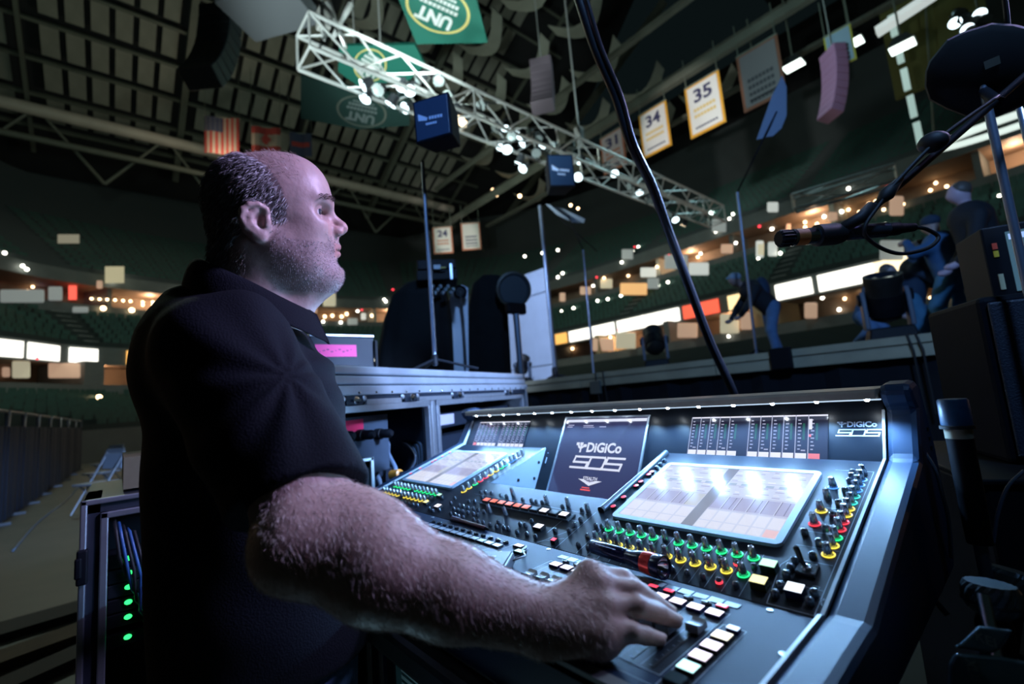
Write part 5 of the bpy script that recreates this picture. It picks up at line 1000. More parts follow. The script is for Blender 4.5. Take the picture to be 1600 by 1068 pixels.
MB().box(f_o(683, 417), (.07, .012, .045), AG).build('pale_badge', mat('badge_pale', (.35, .40, .46), .5), ge); MB().box(f_o(692, 418), (.06, .012, .012), AG).build('yellow_strip', mat('badge_yellow', (.40, .33, .05), .5), ge)
MB().box(f_o(705, 424), (.022, .02, .16), AG).build('rack_ear', m_alu, ge)
mb = MB()
for k in range(9): q = f_o(676 + 4 * k, 447 + 5 * ((k * 5) % 3)); mb.ball(q, .022, nu=8, nv=5)
mb.build('cable_end', mat('plug_steel', (.25, .33, .38), .3, .8), ge)['kind'] = 'stuff'
# pale curved panel right of the draped tower
t = thing('scenic_panel', at(715, 570, 5.6), 'pale blue curved panel with a clamp lamp beside the draped tower', 'panel'); P = [(707, 455), (722, 444), (731, 450), (733, 620), (697, 620), (700, 560), (694, 500), (698, 478)]
nP = -ray(715, 520); nP[2] = 0; nP /= np.linalg.norm(nP); Q = [onp(x_, y_, at(715, 520, 5.35), nP) for x_, y_ in P]; n = len(Q); mb = MB(); mb.add(Q + [q - nP * .08 for q in Q], [tuple(range(n))[::-1], tuple(range(n, 2 * n))] + [(i, (i + 1) % n, n + (i + 1) % n, n + i) for i in range(n)]); mb.build('board', m_pan, t)
MB().ball(onp(698, 522, at(715, 520, 5.30), nP), .024).build('white_bulb', glow('bulb_small', (.6, .8, 1.0), 3.0), t, smooth=True)
c = onp(719, 456, at(715, 520, 5.22), nP); MB().lathe([(.05, -.06), (.075, -.05), (.078, .03), (.065, .04), (.05, .02)], c, axes(frame(c, (0, 0, 1), nP)), 18).build('clamp_lamp', m_blk, t, smooth=40)
MB().tube([c + nP * .03, onp(724, 500, at(715, 520, 5.2), nP), onp(728, 570, at(715, 520, 5.2), nP)], .012, 6).build('hanging_lead', m_rub, t)
# round lamp on a stand before the white panel
lp = at(803, 452, 6.6); t = thing('spot_lamp', (lp[0], lp[1], 0), 'brownish round lamp on tall stand before the pale panel', 'stage light'); fr = axes(frame(lp, (0, 0, 1), -ray(797, 455) + np.array([.55, 0, 0])))
MB().lathe([(.12, -.26), (.22, -.22), (.25, -.02), (.26, .0), (.23, .01), (.20, -.02)], lp, fr, 24, mis=[0, 0, 0, 0, 1]).build('housing', [mat('lamp_brown', (.035, .03, .02), .5), mat('rim_blue', (.03, .04, .05), .4)], t, smooth=40)
MB().tube([(lp[0], lp[1], .05), (lp[0], lp[1], lp[2] - .24)], .045, 10).build('pole', m_steel, t, smooth=40); MB().box((lp[0], lp[1], lp[2] - .28), (.1, .34, .16)).build('yoke', m_blk, t, bevel=.02); MB().lathe([(.4, 0), (.4, .03), (.06, .06)], (lp[0], lp[1], 0), n=20).build('round_base', m_blk, t)

# speakers on stands
def stand_speaker(name, base, zs, c, w_, h, d, yaw, tilt, lb, lbs, legs=True, rr_=.016, leg=.5):
    st = thing('speaker_stand', base, lbs, 'stand'); base = np.array(base, float)
    MB().tube([base + [0, 0, .05], (base[0], base[1], zs)], rr_, 12).build('pole', m_steel, st, smooth=40); MB().tube([base + [rr_ * 2.0, 0, .25 * leg / .5], (base[0] + rr_ * 1.9, base[1], zs * .55 + base[2] * .45), (base[0] + rr_ * 1.4, base[1], zs)], rr_ * .35, 6).build('clipped_cable', m_rub, st)
    MB().lathe([(rr_ * 1.9, 0), (rr_ * 1.9, rr_ * 5), (rr_ * 1.2, rr_ * 6)], base + [0, 0, .10 * leg / .5], n=14).build('hub', m_blk, st, smooth=40)
    if legs:
        for k in range(3): a = k * 2.094 + 1.0; MB().tube([base + [0, 0, .17 * leg / .5], base + [leg * math.cos(a), leg * math.sin(a), .012]], [rr_ * .75, rr_ * .75], 8).build('leg', m_blk, st, smooth=40)
    ca, sa = math.cos(yaw), math.sin(yaw); ax0 = np.array([ca, sa, 0]); ay = np.array([-sa, ca, 0]); az = np.array([0, 0, 1.0]); ay2 = ay * math.cos(tilt) + az * math.sin(tilt); az2 = np.cross(ax0, ay2); AX = [ax0, ay2, az2]
    sp = thing('talkback_speaker', np.array(c) - [0, 0, h / 2], lb, 'speaker'); c = np.array(c, float); mb = MB()
    mb.hexa([c + ax0 * a * w_ / 2 * (1 if b2 < 0 else .72) + ay2 * b2 * d / 2 + az2 * e * h / 2 * (1 if b2 < 0 else .82) for e in (-1, 1) for a, b2 in ((-1, -1), (1, -1), (1, 1), (-1, 1))]); mb.build('cabinet', mat('speaker_black', (.012, .015, .022), .55), sp, bevel=w_ * .03)
    MB().box(c - ay2 * (d / 2 + .01 * w_), (w_ * .9, .03 * w_, h * .9), AX).build('grille', mat('grille_blue_black', (.012, .035, .09), .5, noise=.3, nscale=150), sp, bevel=w_ * .03)
    g = c - ay2 * (d / 2 + .035 * w_); mb = MB(); mb.add([g + ax0 * w_ * u + az2 * h * v for u, v in ((-.36, .16), (-.36, .0), (-.13, -.04), (-.10, .02))], [(0, 1, 2, 3)])
    for q in range(5): mb.box(g + ax0 * w_ * (-.04 + .075 * q) + az2 * h * (.00 - .005 * q), (w_ * .055, .002, h * .07), AX)
    for q in range(5): mb.box(g + ax0 * w_ * (-.14 + .06 * q) + az2 * h * (-.12 - .004 * q), (w_ * .045, .002, h * .05), AX)
    mb.build('logo_print', mat('logo_blue_white', (.42, .56, .85), .4), sp); return sp
pA = at(680, 575, 2.9); stand_speaker('a', (pA[0], pA[1], ZT + .002), at(664, 232, 2.9)[2], at(687, 197, 2.86), .245, .27, .20, .55, .05, 'boxy black speaker with pale logo on the pole above the rack case', 'black tripod speaker stand on the twin bay rack case', True, .011, .27)
pB = aty(868, 589, YS + .9); pBz = aty(849, 318, YS + .9)[2]; stand_speaker('b', (pB[0], pB[1], ZS), pBz, aty(872, 276, YS + .9), .56, .72, .55, 1.02, .0, 'tapered black speaker with pale logo on the pole by the white panel', 'tall thin speaker stand beside the white panel', True, .035, .35)
# music stands
def music_stand(foot, top, tray, nrm_hint, lb, th=.012):
    t = thing('music_stand', foot, lb, 'music stand'); MB().tube([foot + np.array([0, 0, .03]), top], .021, 10).build('pole', m_steel, t, smooth=40)
    for k in range(3): a = 2.094 * k + .3; MB().tube([foot + np.array([0, 0, .12]), foot + np.array([.25 * math.cos(a), .25 * math.sin(a), .01])], .010, 6).build('leg', m_blk, t)
    n = np.cross(tray[1] - tray[0], tray[-1] - tray[0]); n /= np.linalg.norm(n); k = len(tray); mb = MB(); mb.add([q + n * th / 2 for q in tray] + [q - n * th / 2 for q in tray], [tuple(range(k)), tuple(range(k, 2 * k))[::-1]] + [(i, k + i, k + (i + 1) % k, (i + 1) % k) for i in range(k)])
    mb.build('tray', mat('tray_blue_steel', (.30, .38, .52), .5), t); c = np.mean(tray, 0); MB().tube([top, top * .5 + c * .5, c], .013, 8).build('neck', m_blk, t, smooth=True); return t
ym = YS + 1.1; ft = aty(1181, 548, ym); ft[2] = ZS; nz = -ray(1205, 170); nz = nz / np.linalg.norm(nz); pc = aty(1205, 170, ym)
music_stand(ft, aty(1152, 300, ym), [onp(x_, y_, pc, nz + np.array([.3, -.2, -.25])) for x_, y_ in ((1182, 218), (1206, 150), (1222, 118), (1229, 136), (1229, 180), (1221, 200), (1208, 212))], None, 'music stand with pale blue tray raised at right of the hanging cable')
ym = YS + 2.0; ft = aty(927, 578, ym); ft[2] = ZS; pc = aty(890, 340, ym); nz = np.array([.28, -.25, -1.0])
music_stand(ft, aty(911, 390, ym), [onp(x_, y_, pc, nz) for x_, y_ in ((852, 318), (880, 326), (914, 342), (912, 348), (895, 347), (870, 335))], None, 'black music stand with flat tray seen from below, left of hanging cable')
mb = MB(); q = aty(873, 341, ym); mb.tube([aty(876, 342, ym), aty(933, 392, ym)], .014, 8); t = tag(mb.build('boom_bar', m_blk, None), 'short black boom bar crossing the left music stand', 'boom bar')
# ---- hanging cable in front
cable('hanging_cable', [at(880, -70, 1.62), at(905, 0, 1.62), at(930, 75, 1.64), at(962, 150, 1.66), at(985, 222, 1.68), at(1018, 290, 1.72), at(1048, 370, 1.76), at(1078, 450, 1.82), at(1108, 530, 1.90), at(1143, 606, 1.98), at(1165, 665, 2.05)], .0178, mat('cable_sheath', (.008, .009, .014), .35, coat=.2), 'thick black cable hanging diagonally across the view behind the console', n=12)
cable('hanging_cable', [at(894, -70, 1.60), at(917, 0, 1.60), at(940, 75, 1.62), at(971, 150, 1.64), at(992, 222, 1.66), at(1024, 290, 1.70), at(1052, 370, 1.75), at(1081, 450, 1.81), at(1112, 530, 1.89), at(1145, 606, 1.97), at(1167, 665, 2.04)], .0075, mat('cable_sheath', (.008, .009, .014), .35), 'thinner black cable bound along the thick hanging one', n=8)

# ================================================================== PEOPLE ON THE STAGE
def crew(px, py, y, H, lean, yaw, cl, leg, lb, cap=None, skin=(.35, .24, .22), bag=None, arm=0, crouch=0.0):
    """small figure: joints laid out in its own frame (x forward, y left), one skin surface, clothes as separate shells"""
    p = aty(px, py, y); p = np.array([p[0], y, ZS]); t = thing('person', p, lb, 'person'); s = H / 1.75; ca, sa = math.cos(yaw), math.sin(yaw); fx = np.array([ca, sa, 0]); lx = np.array([-sa, ca, 0])
    J = lambda f, l, z: p + (fx * f + lx * l) * s + np.array([0, 0, z * s])
    hz_ = .92 - crouch; hip = (-.10 * lean, 0, hz_); ch = (-.10 * lean + .46 * math.sin(lean), 0, hz_ + .46 * math.cos(lean)); hd_ = (ch[0] + .30 * math.sin(lean * 1.1) + .03, 0, ch[2] + .30 * math.cos(lean * 1.1))
    def build(parts, nm, mt, h): 
        c = SDF()
        for q in parts:
            if q[0] == 'e': c.el(J(*q[1]), np.array(q[2]) * s, .03 * s, ax=[fx, lx, (0, 0, 1)])
            else: c.rc(J(*q[1]), J(*q[2]), q[3] * s, q[4] * s, .035 * s)
        pts = np.array([J(*q[1]) for q in parts] + [J(*q[2]) for q in parts if q[0] != 'e']); lo, hi = pts.min(0) - .3 * s, pts.max(0) + .3 * s; V_, F_ = c.mesh(lo, hi, h * s); return sdf_object(nm, V_, F_, mt, t)
    ms = mat('crew_skin_%d' % (skin[0] * 100), skin, .5); kb = .12 * crouch
    hands = []; arms = []
    for q in (-1, 1):
        sh_ = (ch[0] - .02, .19 * q, ch[2] - .02)
        if arm == 0: e = (sh_[0] + .06 + .2 * math.sin(lean), .25 * q, sh_[2] - .28); h_ = (e[0] + .16, .20 * q, e[2] - .20)
        elif arm == 1: e = (sh_[0] + .18, .22 * q, sh_[2] - .20); h_ = (e[0] + .22, .12 * q, e[2] + .06)
        else: e = (sh_[0] + .12, .30 * q, sh_[2] - .15 + .1 * q); h_ = (e[0] + .15, .2 * q, e[2] + .22 * q)
        arms.append((sh_, e, h_))
    legs = [((hip[0], .10 * q, hz_), (hip[0] + .05 + kb * 2 + .05 * q, .12 * q, hz_ * .53 + .02), (hip[0] - .03 + .09 * q, .13 * q, .09)) for q in (-1, 1)]
    body = [('e', hd_, (.098, .078, .118)), ('r', (ch[0] + .01, 0, ch[2]), (hd_[0] - .03, 0, hd_[2] - .06), .06, .055), ('r', hip, ch, .13, .15), ('e', (hd_[0] + .095, 0, hd_[2] - .02), (.022, .018, .022))]
    for (a_, e, h_) in arms: body += [('r', a_, e, .05, .042), ('r', e, h_, .042, .03), ('e', (h_[0] + .05, h_[1], h_[2] - .02), (.06, .035, .04))]
    for a_, k_, f_l in legs: body += [('r', a_, k_, .08, .055), ('r', k_, f_l, .055, .04)]
    build(body, 'body', ms, .022)
    jk = [('r', hip, ch, .165, .19), ('r', (ch[0], -.12, ch[2] - .03), (ch[0], .12, ch[2] - .03), .12, .12)]
    for (a_, e, h_) in arms: jk += [('r', a_, e, .078, .066), ('r', e, tuple(np.array(e) + (np.array(h_) - e) * .85), .064, .048)]
    build(jk, 'jacket', mat('cloth_%s' % cl[0], cl[1], .8, noise=.3, nscale=8), .024)
    tr = []
    for a_, k_, f_l in legs: tr += [('r', a_, k_, .112, .085), ('r', k_, f_l, .084, .068)]
    build(tr, 'trousers', mat('cloth_%s' % leg[0], leg[1], .8, noise=.3, nscale=8), .024)
    for a_, k_, f_l in legs: build([('r', (f_l[0] - .04, f_l[1], .05), (f_l[0] + .15, f_l[1], .04), .052, .045)], 'shoe', m_blk, .02)
    if cap: build([('e', (hd_[0] - .01, 0, hd_[2] + .045), (.112, .092, .085)), ('r', (hd_[0] + .08, -.04, hd_[2] + .045), (hd_[0] + .15, 0, hd_[2] + .035), .018, .014)], 'cap', mat('cloth_%s' % cap[0], cap[1], .8), .018)
    else: build([('e', (hd_[0] - .025, 0, hd_[2] + .035), (.095, .085, .098))], 'hair', mat('hair_dark', (.10, .085, .075), .5), .018)
    if bag: build([('e', (ch[0] - .20 * math.cos(lean) - .05, 0, ch[2] - .14 + .17 * math.sin(lean)), (.13, .16, .24))], 'backpack', mat('cloth_%s' % bag[0], bag[1], .8), .024)
    return t
crew(1207, 545, YS + 2.4, 1.72, .72, -2.35, ('black', (.012, .015, .022)), ('denim', (.10, .20, .38)), 'stooping stagehand in pale cap, jeans and backpack by the music stand', ('pale_blue', (.30, .42, .55)), bag=('navy', (.02, .045, .09)))
crew(1436, 516, YS + 2.0, 1.62, .25, .2, ('navy', (.012, .03, .06)), ('blue', (.06, .20, .34)), 'stagehand with dark clothes half hidden right of the large moving light', None, (.55, .40, .48), arm=1, crouch=.30)
crew(1362, 524, YS + 1.8, 1.50, .5, .0, ('blue_jacket', (.03, .10, .22)), ('denim', (.10, .20, .38)), 'crouching stagehand in blue half hidden left of the large moving light', None, (.4, .3, .3), arm=0, crouch=.42)
crew(1502, 505, YS + 1.6, 1.75, .15, 2.6, ('blue_shirt', (.04, .12, .26)), ('blue', (.06, .20, .34)), 'stagehand in blue shirt with arm raised near the listening speaker', ('navy', (.02, .045, .09)), (.42, .30, .26), arm=2, crouch=.22)
crew(1556, 498, YS + 1.0, 1.80, .08, 3.4, ('black', (.012, .015, .022)), ('black_jean', (.012, .014, .02)), 'standing man in black clothes behind the display at right edge', None, (.55, .34, .42), arm=0, crouch=.15)

# ================================================================== OVERHEAD RIG
m_trs = mat('truss_aluminium', (.62, .66, .66), .35, .55)
def truss(p0, p1, w_, r, lb, step=None):
    t = thing('lighting_truss', p0, lb, 'truss'); p0 = np.array(p0, float); p1 = np.array(p1, float); d = p1 - p0; L = np.linalg.norm(d); d /= L; sx = np.cross(d, [0, 0, 1.0]); sx /= np.linalg.norm(sx); up = np.cross(sx, d); cs = [(a * sx + b * up) * w_ / 2 for a, b in ((-1, -1), (1, -1), (1, 1), (-1, 1))]
    for c in cs: MB().tube([p0 + c, p1 + c], r, 8).build('chord', m_trs, t, smooth=40)
    n = max(2, int(L / (step or w_))); 
    for i in range(n + 1):
        q = p0 + d * L * i / n
        for a, b in ((0, 1), (1, 2), (2, 3), (3, 0)):
            if i < n: q2 = p0 + d * L * (i + 1) / n; MB().tube([q + cs[a if i % 2 else b], q2 + cs[b if i % 2 else a]], r * .6, 6).build('brace', m_trs, t, smooth=40)
            if i in (0, n) or i % 4 == 0: MB().tube([q + cs[a], q + cs[b]], r * .6, 6).build('end_frame' if i in (0, n) else 'cross_frame', m_trs, t, smooth=40)
    return t
ZTR = 9.0
T0, T1 = atz(470, 72, ZTR), atz(1100, 345, ZTR); T0 = np.array([-8.5, T0[1], ZTR]); T1 = np.array([-8.7, T1[1], ZTR])
truss(T0, T1, .78, .045, 'bright aluminium box truss crossing above the stage, hung with lamps', 1.0)
t2a, t2b = atz(1240, 318, 8.2), atz(1400, 272, 8.2); truss(t2a, t2b, .6, .05, 'short bright truss glimpsed at far right above the stage', 1.2)
t3a, t3b = atz(1010, 300, 8.0), atz(1090, 335, 8.0); 
m_par = mat('par_can', (.05, .06, .07), .4, .4); m_pls = glow('par_lens', (.75, .95, 1.0), 3.5); m_plw = glow('par_lens_warm', (1.0, .75, .45), 5.0); m_pgl = mat('par_glass', (.55, .65, .66), .2, .6)
pm = MB(); pm.lathe([(.05, -.22), (.11, -.18), (.12, 0), (.14, .02), (.14, .06), (.12, .06), (.02, .05)], n=14, mis=[0, 0, 0, 0, 1, 1]); pm.box((0, 0, -.03), (.32, .03, .05)); pm.box((.15, 0, -.03), (.02, .03, .3)); pm.box((-.15, 0, -.03), (.02, .03, .3))
pme = [pm.mesh('stage_lamp', [m_par, m_], 40) for m_ in (m_pls, m_pgl, m_plw)]
def nth(k):
    return '%d%s' % (k, 'th' if 10 <= k % 100 <= 20 else {1: 'st', 2: 'nd', 3: 'rd'}.get(k % 10, 'th'))
LITL = (0, 2, 3, 4, 8, 9, 15, 17, 18, 19, 20, 23, 26, 27, 29, 31, 32, 34, 36, 38, 40)
LP_ = [(628, 135), (592, 140), (570, 132), (572, 152), (640, 140), (655, 122), (668, 118), (685, 125), (612, 160), (635, 168), (700, 150), (712, 175), (724, 189), (752, 165), (775, 200), (790, 198), (800, 212), (812, 210), (783, 228), (792, 232), (818, 222), (826, 206), (840, 216), (848, 225), (855, 236), (838, 238), (812, 252), (818, 262), (862, 228), (878, 235), (892, 230), (904, 276), (905, 250), (948, 262), (960, 270), (985, 290), (1000, 300), (1015, 312), (1030, 322), (1045, 335), (1055, 342), (1068, 350), (1100, 340)]
for i, (px, py) in enumerate(LP_):
    zz = ZTR - .35 - .25 * ((i * 7) % 3) / 2; p = atx(px, py, -8.6 + .35 * ((i * 5) % 3 - 1)); d = np.array([.5 * math.sin(i * 2.1), -.6 + .5 * math.cos(i * 1.7), -.75])
    o = link('stage_lamp', pme[2 if i in (12, 11) else (0 if i in LITL else 1)], None, frame(p, (1, 0, 0), d)); tag(o, '%s stage lamp on the overhead truss, %s from its left end' % ('lit' if i in LITL or i in (11, 12) else 'unlit', nth(1 + sum(q < (px, py) for q in LP_))), 'stage lamp', 'lamps on the overhead truss')
for nm, px, py in (('chain_hoist', 505, 30), ('chain_hoist', 905, 210)):
    p = atx(px, py, -8.5); t = thing(nm, p, 'grey chain hoist lifting the truss, %s' % ('near its left end' if px < 600 else 'half way along'), 'hoist'); MB().box(p, (.26, .26, .5)).build('motor', mat('hoist_grey', (.25, .26, .25), .5), t, bevel=.04); MB().tube([p, (p[0], p[1], 32)], .03, 6).build('chain', m_trs, t); MB().lathe([(.03, -.5), (.06, -.4), (.06, -.25)], p, n=10).build('hook', m_trs, t)
# slings
for k, (px0, py0, px1, py1) in enumerate(((512, 5, 540, 75), (547, 8, 520, 60))):
    p, q = atx(px0, py0, -8.3), atx(px1, py1, -8.3); s_ = tag(MB().tube([p, p * .5 + q * .5 + [0, 0, .02], q], [.09, .05, .045], 8).build('round_sling', m_trs, None, smooth=True), ['pale round sling at the left end of the truss', 'second pale sling crossing near the left truss end'][k], 'sling')
# line arrays
def line_array(px, py, d, n, h, w_, curve, lb, m, yaw=0.6):
    p = at(px, py, d); t = thing('line_array', p, lb, 'speaker array'); z = p[2]; a = 0; y_ = 0; pos = p.copy()
    for k in range(n):
        a = curve * k; dn = np.array([0, 0, -1.0]) * math.cos(a) + np.array([math.cos(yaw), math.sin(yaw), 0]) * -math.sin(a); nr = np.cross(np.array([-math.sin(yaw), math.cos(yaw), 0]), dn)
        MB().box(pos + dn * h / 2, (w_, .6 * w_, h * .93), [np.array([-math.sin(yaw), math.cos(yaw), 0]), nr, -dn]).build('cabinet', m, t, bevel=.03); pos = pos + dn * h
    MB().tube([p, (p[0], p[1], p[2] + 12)], .03, 6).build('rigging_cable', m_trs, t)
    return t
m_la = mat('array_dark', (.03, .04, .05), .5); m_lap = mat('array_grey', (.20, .16, .20), .5)
line_array(345, 15, 15, 8, .42, 1.05, .085, 'dark curved speaker array hanging at upper left', m_la, 2.4)
line_array(1300, 78, 24, 9, .42, 1.1, .05, 'purple lit speaker array hanging at upper right', mat('array_purple_lit', (.42, .20, .36), .5), .9)  # purple light on the cabinets is painted into their base colour
line_array(845, 95, 26, 8, .5, 1.2, .10, 'faint mauve speaker array behind the truss', m_lap, 2.2)
# dark wedge of rig box at upper left
bb = at(420, 10, 13); t = thing('rig_platform', bb, 'dark grey rigging box at the top edge left of the truss', 'rigging'); MB().box(bb, (2.2, 1.5, .5), [np.array([.8, .6, 0]), np.array([-.6, .8, 0]), np.array([0, 0, 1.0])]).build('box', mat('rig_grey', (.16, .18, .2), .5), t, bevel=.05); MB().tube([bb, bb + [0, 0, 20]], .03, 6).build('cable', m_trs, t)

# hung green panels (centre scoreboard underside)
m_grn = mat('panel_green', (.012, .17, .125), .5); m_grd = mat('panel_green_dim', (.008, .04, .035), .6); m_yel = mat('ring_yellow', (.75, .65, .22), .5); m_wlt = mat('letter_white', (.8, .85, .85), .5)  # dim green is the panel green with low light painted in
def hung_panel(cor, d, nrm, lb, m, ring, letters, dim=False):
    p0 = at(*np.mean(cor, 0), d); nrm = np.array(nrm, float); nrm /= np.linalg.norm(nrm); Q = [onp(x_, y_, p0, nrm) for x_, y_ in cor]; n = len(Q); t = thing('hanging_sign', p0, lb, 'sign')
    mb = MB(); mb.add(Q + [q - nrm * .25 for q in Q], [tuple(range(n)), tuple(range(n, 2 * n))[::-1]] + [(i, n + i, n + (i + 1) % n, (i + 1) % n) for i in range(n)]); mb.build('panel', m, t)
    my, mw_ = (m_yel, m_wlt) if not dim else (mat('ring_dim', (.10, .12, .10), .6), mat('letter_dim', (.14, .18, .18), .6))  # dim ring and letters have the low light painted into their colours
    cx, cy, ra, rb, ang = ring; mb = MB(); N = 40; ring_p = []
    for k in range(N):
        a = 2 * PI * k / N
        for f in (1, .91): x_, y_ = ra * f * math.cos(a), rb * f * math.sin(a); ring_p.append(onp(cx + x_ * math.cos(ang) - y_ * math.sin(ang), cy + x_ * math.sin(ang) + y_ * math.cos(ang), p0 + nrm * .02, nrm))
    mb.add(ring_p, [(2 * k, 2 * ((k + 1) % N), 2 * ((k + 1) % N) + 1, 2 * k + 1) for k in range(N)]); mb.build('ring', my, t)
    mb = MB(); c = onp(cx, cy, p0 + nrm * .03, nrm); ex = onp(cx + 10 * math.cos(ang), cy + 10 * math.sin(ang), p0 + nrm * .03, nrm) - c; ey = onp(cx + 10 * math.sin(ang), cy - 10 * math.cos(ang), p0 + nrm * .03, nrm) - c; ex /= 10; ey /= 10
    put_text(mb, letters, c - ey * rb * .42, -ex, -ey, ra * 1.15, 0, .05, rb * .60)
    for r_, (v, hh, w2) in enumerate(((.10, .16, 1.3), (.36, .16, 1.2), (.58, .10, .9))):
        for q in range(9): mb.box(c + ex * ra * w2 * (q - 4) / 9.5 + ey * rb * v, (1, 1, 1), [ex * ra * w2 * .085, ey * rb * hh, nrm * .004])
    mb.build('lettering', mw_, t)['kind'] = 'stuff'; MB().tube([p0 - nrm * .2, p0 - nrm * .2 + np.array([0, 0, 14])], .04, 6).build('hang_cable', m_trs, t); return t
hung_panel([(607, -40), (651, 69), (762, 67), (742, -10), (722, -40)], 18, (.35, -.35, -.87), 'bright green hanging panel with upside down lettering in a yellow oval', m_grn, (684, 14, 53, 36, .42), 'UNT')
hung_panel([(530, 72), (648, 70), (664, 102), (640, 125), (560, 135), (528, 112)], 19.5, (.35, -.35, -.87), 'second green panel half hidden behind the truss lamps', m_grn, (578, 102, 26, 26, .5), 'UNT')
hung_panel([(470, 118), (560, 140), (640, 152), (640, 196), (560, 202), (470, 185)], 21, (.35, -.35, -.87), 'dim dark green panel with faint oval below the truss', m_grd, (565, 174, 40, 24, .22), 'UNT', True)

# ================================================================== ARENA (setting)
m_conc = mat('concrete_grey', (.16, .17, .17), .75, noise=.25, nscale=1.5); m_fl = mat('floor_concrete', (.075, .062, .045), .55, noise=.5, nscale=1.8, bump=.1); m_seat = mat('seat_green', (.014, .075, .062), .6, noise=.4, nscale=3); m_tier = mat('tier_dark', (.02, .035, .035), .8, noise=.3, nscale=1)
m_warm = mat('concourse_wall', (.24, .17, .12), .7, noise=.7, nscale=.22); m_fas = mat('fascia_grey', (.10, .12, .12), .6, noise=.3, nscale=.8); m_upper = mat('upper_dark', (.05, .066, .07), .8)
MB().box((-10, 5, -.05), (150, 130, .10)).build('floor', m_fl); tag(bpy.data.objects['floor'], 'worn brown concrete arena floor', kind='structure')
CP = [(-16, -30), (-30, -18), (-41.2, -6.9), (-46.6, -1.9), (-49, 8), (-49.3, 18), (-47.3, 26), (-42, 31.8), (-33, 34.5), (-18, 34.4), (-1, 33.3), (14, 30.5), (27, 24), (36, 14)]
def catmull(P, sub):
    P = [np.array(p, float) for p in P]; P = [2 * P[0] - P[1]] + P + [2 * P[-1] - P[-2]]; out = []
    for i in range(1, len(P) - 2):
        for t in np.linspace(0, 1, sub, endpoint=False): out.append(.5 * (2 * P[i] + (P[i + 1] - P[i - 1]) * t + (2 * P[i - 1] - 5 * P[i] + 4 * P[i + 1] - P[i + 2]) * t * t + (3 * P[i] - P[i - 1] - 3 * P[i + 1] + P[i + 2]) * t ** 3))
    return np.array(out + [P[-2]])
path = catmull(CP, 40); seg_ = np.linalg.norm(np.diff(path, axis=0), axis=1); cl = np.concatenate([[0], np.cumsum(seg_)]); LT = cl[-1]
NP = int(LT / 1.5); ss_ = np.linspace(0, LT, NP + 1); path = np.stack([np.interp(ss_, cl, path[:, i]) for i in (0, 1)], 1)
tg = np.gradient(path, axis=0); tg /= np.linalg.norm(tg, axis=1)[:, None]; outn = np.stack([-tg[:, 1], tg[:, 0]], 1)
if (outn[NP // 2] @ (path[NP // 2] - np.array([0, 0]))) < 0: outn = -outn
def bowl(i, o, z):
    i0 = int(max(0, min(NP - 1, math.floor(i)))); f = i - i0; p = path[i0] * (1 - f) + path[i0 + 1] * f; n = outn[i0] * (1 - f) + outn[i0 + 1] * f; n = n / np.linalg.norm(n); return np.array([*(p + n * o), z])
def sweep(name, prof, m, kind='structure', lb=None, a=0, e=None):
    e = NP if e is None else e; mb = MB(); k = len(prof); mb.add([bowl(i, o, z) for i in range(a, e + 1) for o, z in prof], [((i * k + j), (i * k + j + 1), ((i + 1) * k + j + 1), ((i + 1) * k + j)) for i in range(e - a) for j in range(k - 1)]); return tag(mb.build(name, m), lb, kind=kind)
def tiers(o0, z0, o1, z1, n):
    out = [(o0, z0)]
    for k in range(n): f, g = k / n, (k + 1) / n; out += [(o0 + (o1 - o0) * f, z0 + (z1 - z0) * g), (o0 + (o1 - o0) * g, z0 + (z1 - z0) * g)]
    return out
sweep('wall_lower', [(-14, 0), (-14, 1.4)], m_fas); sweep('trim_1', tiers(-14, 1.4, -1.5, 3.9, 10), m_tier); sweep('wall_concourse', [(-1.5, 3.9), (-1.5, 4.7), (-1.2, 4.7), (-1.2, 4.0), (4, 4.0)], m_conc)
sweep('wall_back', [(4.0, 4.0), (4.0, 6.5), (0.1, 6.5)], m_warm); sweep('trim_2', [(0.0, 6.35), (0.0, 7.75), (.6, 7.75)], m_fas); sweep('trim_3', tiers(.6, 7.75, 5.6, 11.2, 7), m_tier)
sweep('wall_suite', [(5.6, 11.2), (5.6, 12.2), (6.0, 12.2)], m_fas); sweep('wall_suite_back', [(6.0, 12.2), (9.0, 12.2), (9.0, 14.0), (5.4, 14.0)], m_warm); sweep('trim_4', [(5.4, 13.9), (5.4, 15.0), (6.2, 15.0)], m_fas)
sweep('trim_5', tiers(6.2, 15.0, 20, 24.0, 14), m_upper); sweep('wall_upper', [(20, 24), (20, 31.5)], m_upper)
# seats: rows of small backs on the tiers (thousands: one object per tier)
def seats(name, o0, z0, o1, z1, n, a, e, lb):
    mb = MB()
    for r in range(n):
        f = (r + .55) / n; o = o0 + (o1 - o0) * f; z = z0 + (z1 - z0) * (r + 1) / n
        for i in range(a, e):
            if (i % 9) == 0: continue
            for q in (0.05, .40, .75):
                A, B = bowl(i + q, o, z), bowl(i + q + .28, o, z); C, D = B + [0, 0, .42], A + [0, 0, .42]; mb.add([A, B, C, D], [(0, 1, 2, 3)])
    return tag(mb.build(name, m_seat), lb, 'seats', kind='stuff')
iL, iR = 18, NP - 14
seats('arena_seats', .6, 7.75, 5.6, 11.2, 7, iL, iR, 'dark green seats of the club tier above the lit sign band'); seats('lower_seats', -14, 1.4, -1.5, 3.9, 10, iL, int(NP * .55), 'dark green seats of the lowest tier at left'); seats('upper_seats', 6.2, 15.0, 20, 24, 14, iL, iR, 'dark seats of the upper tier under the roof')
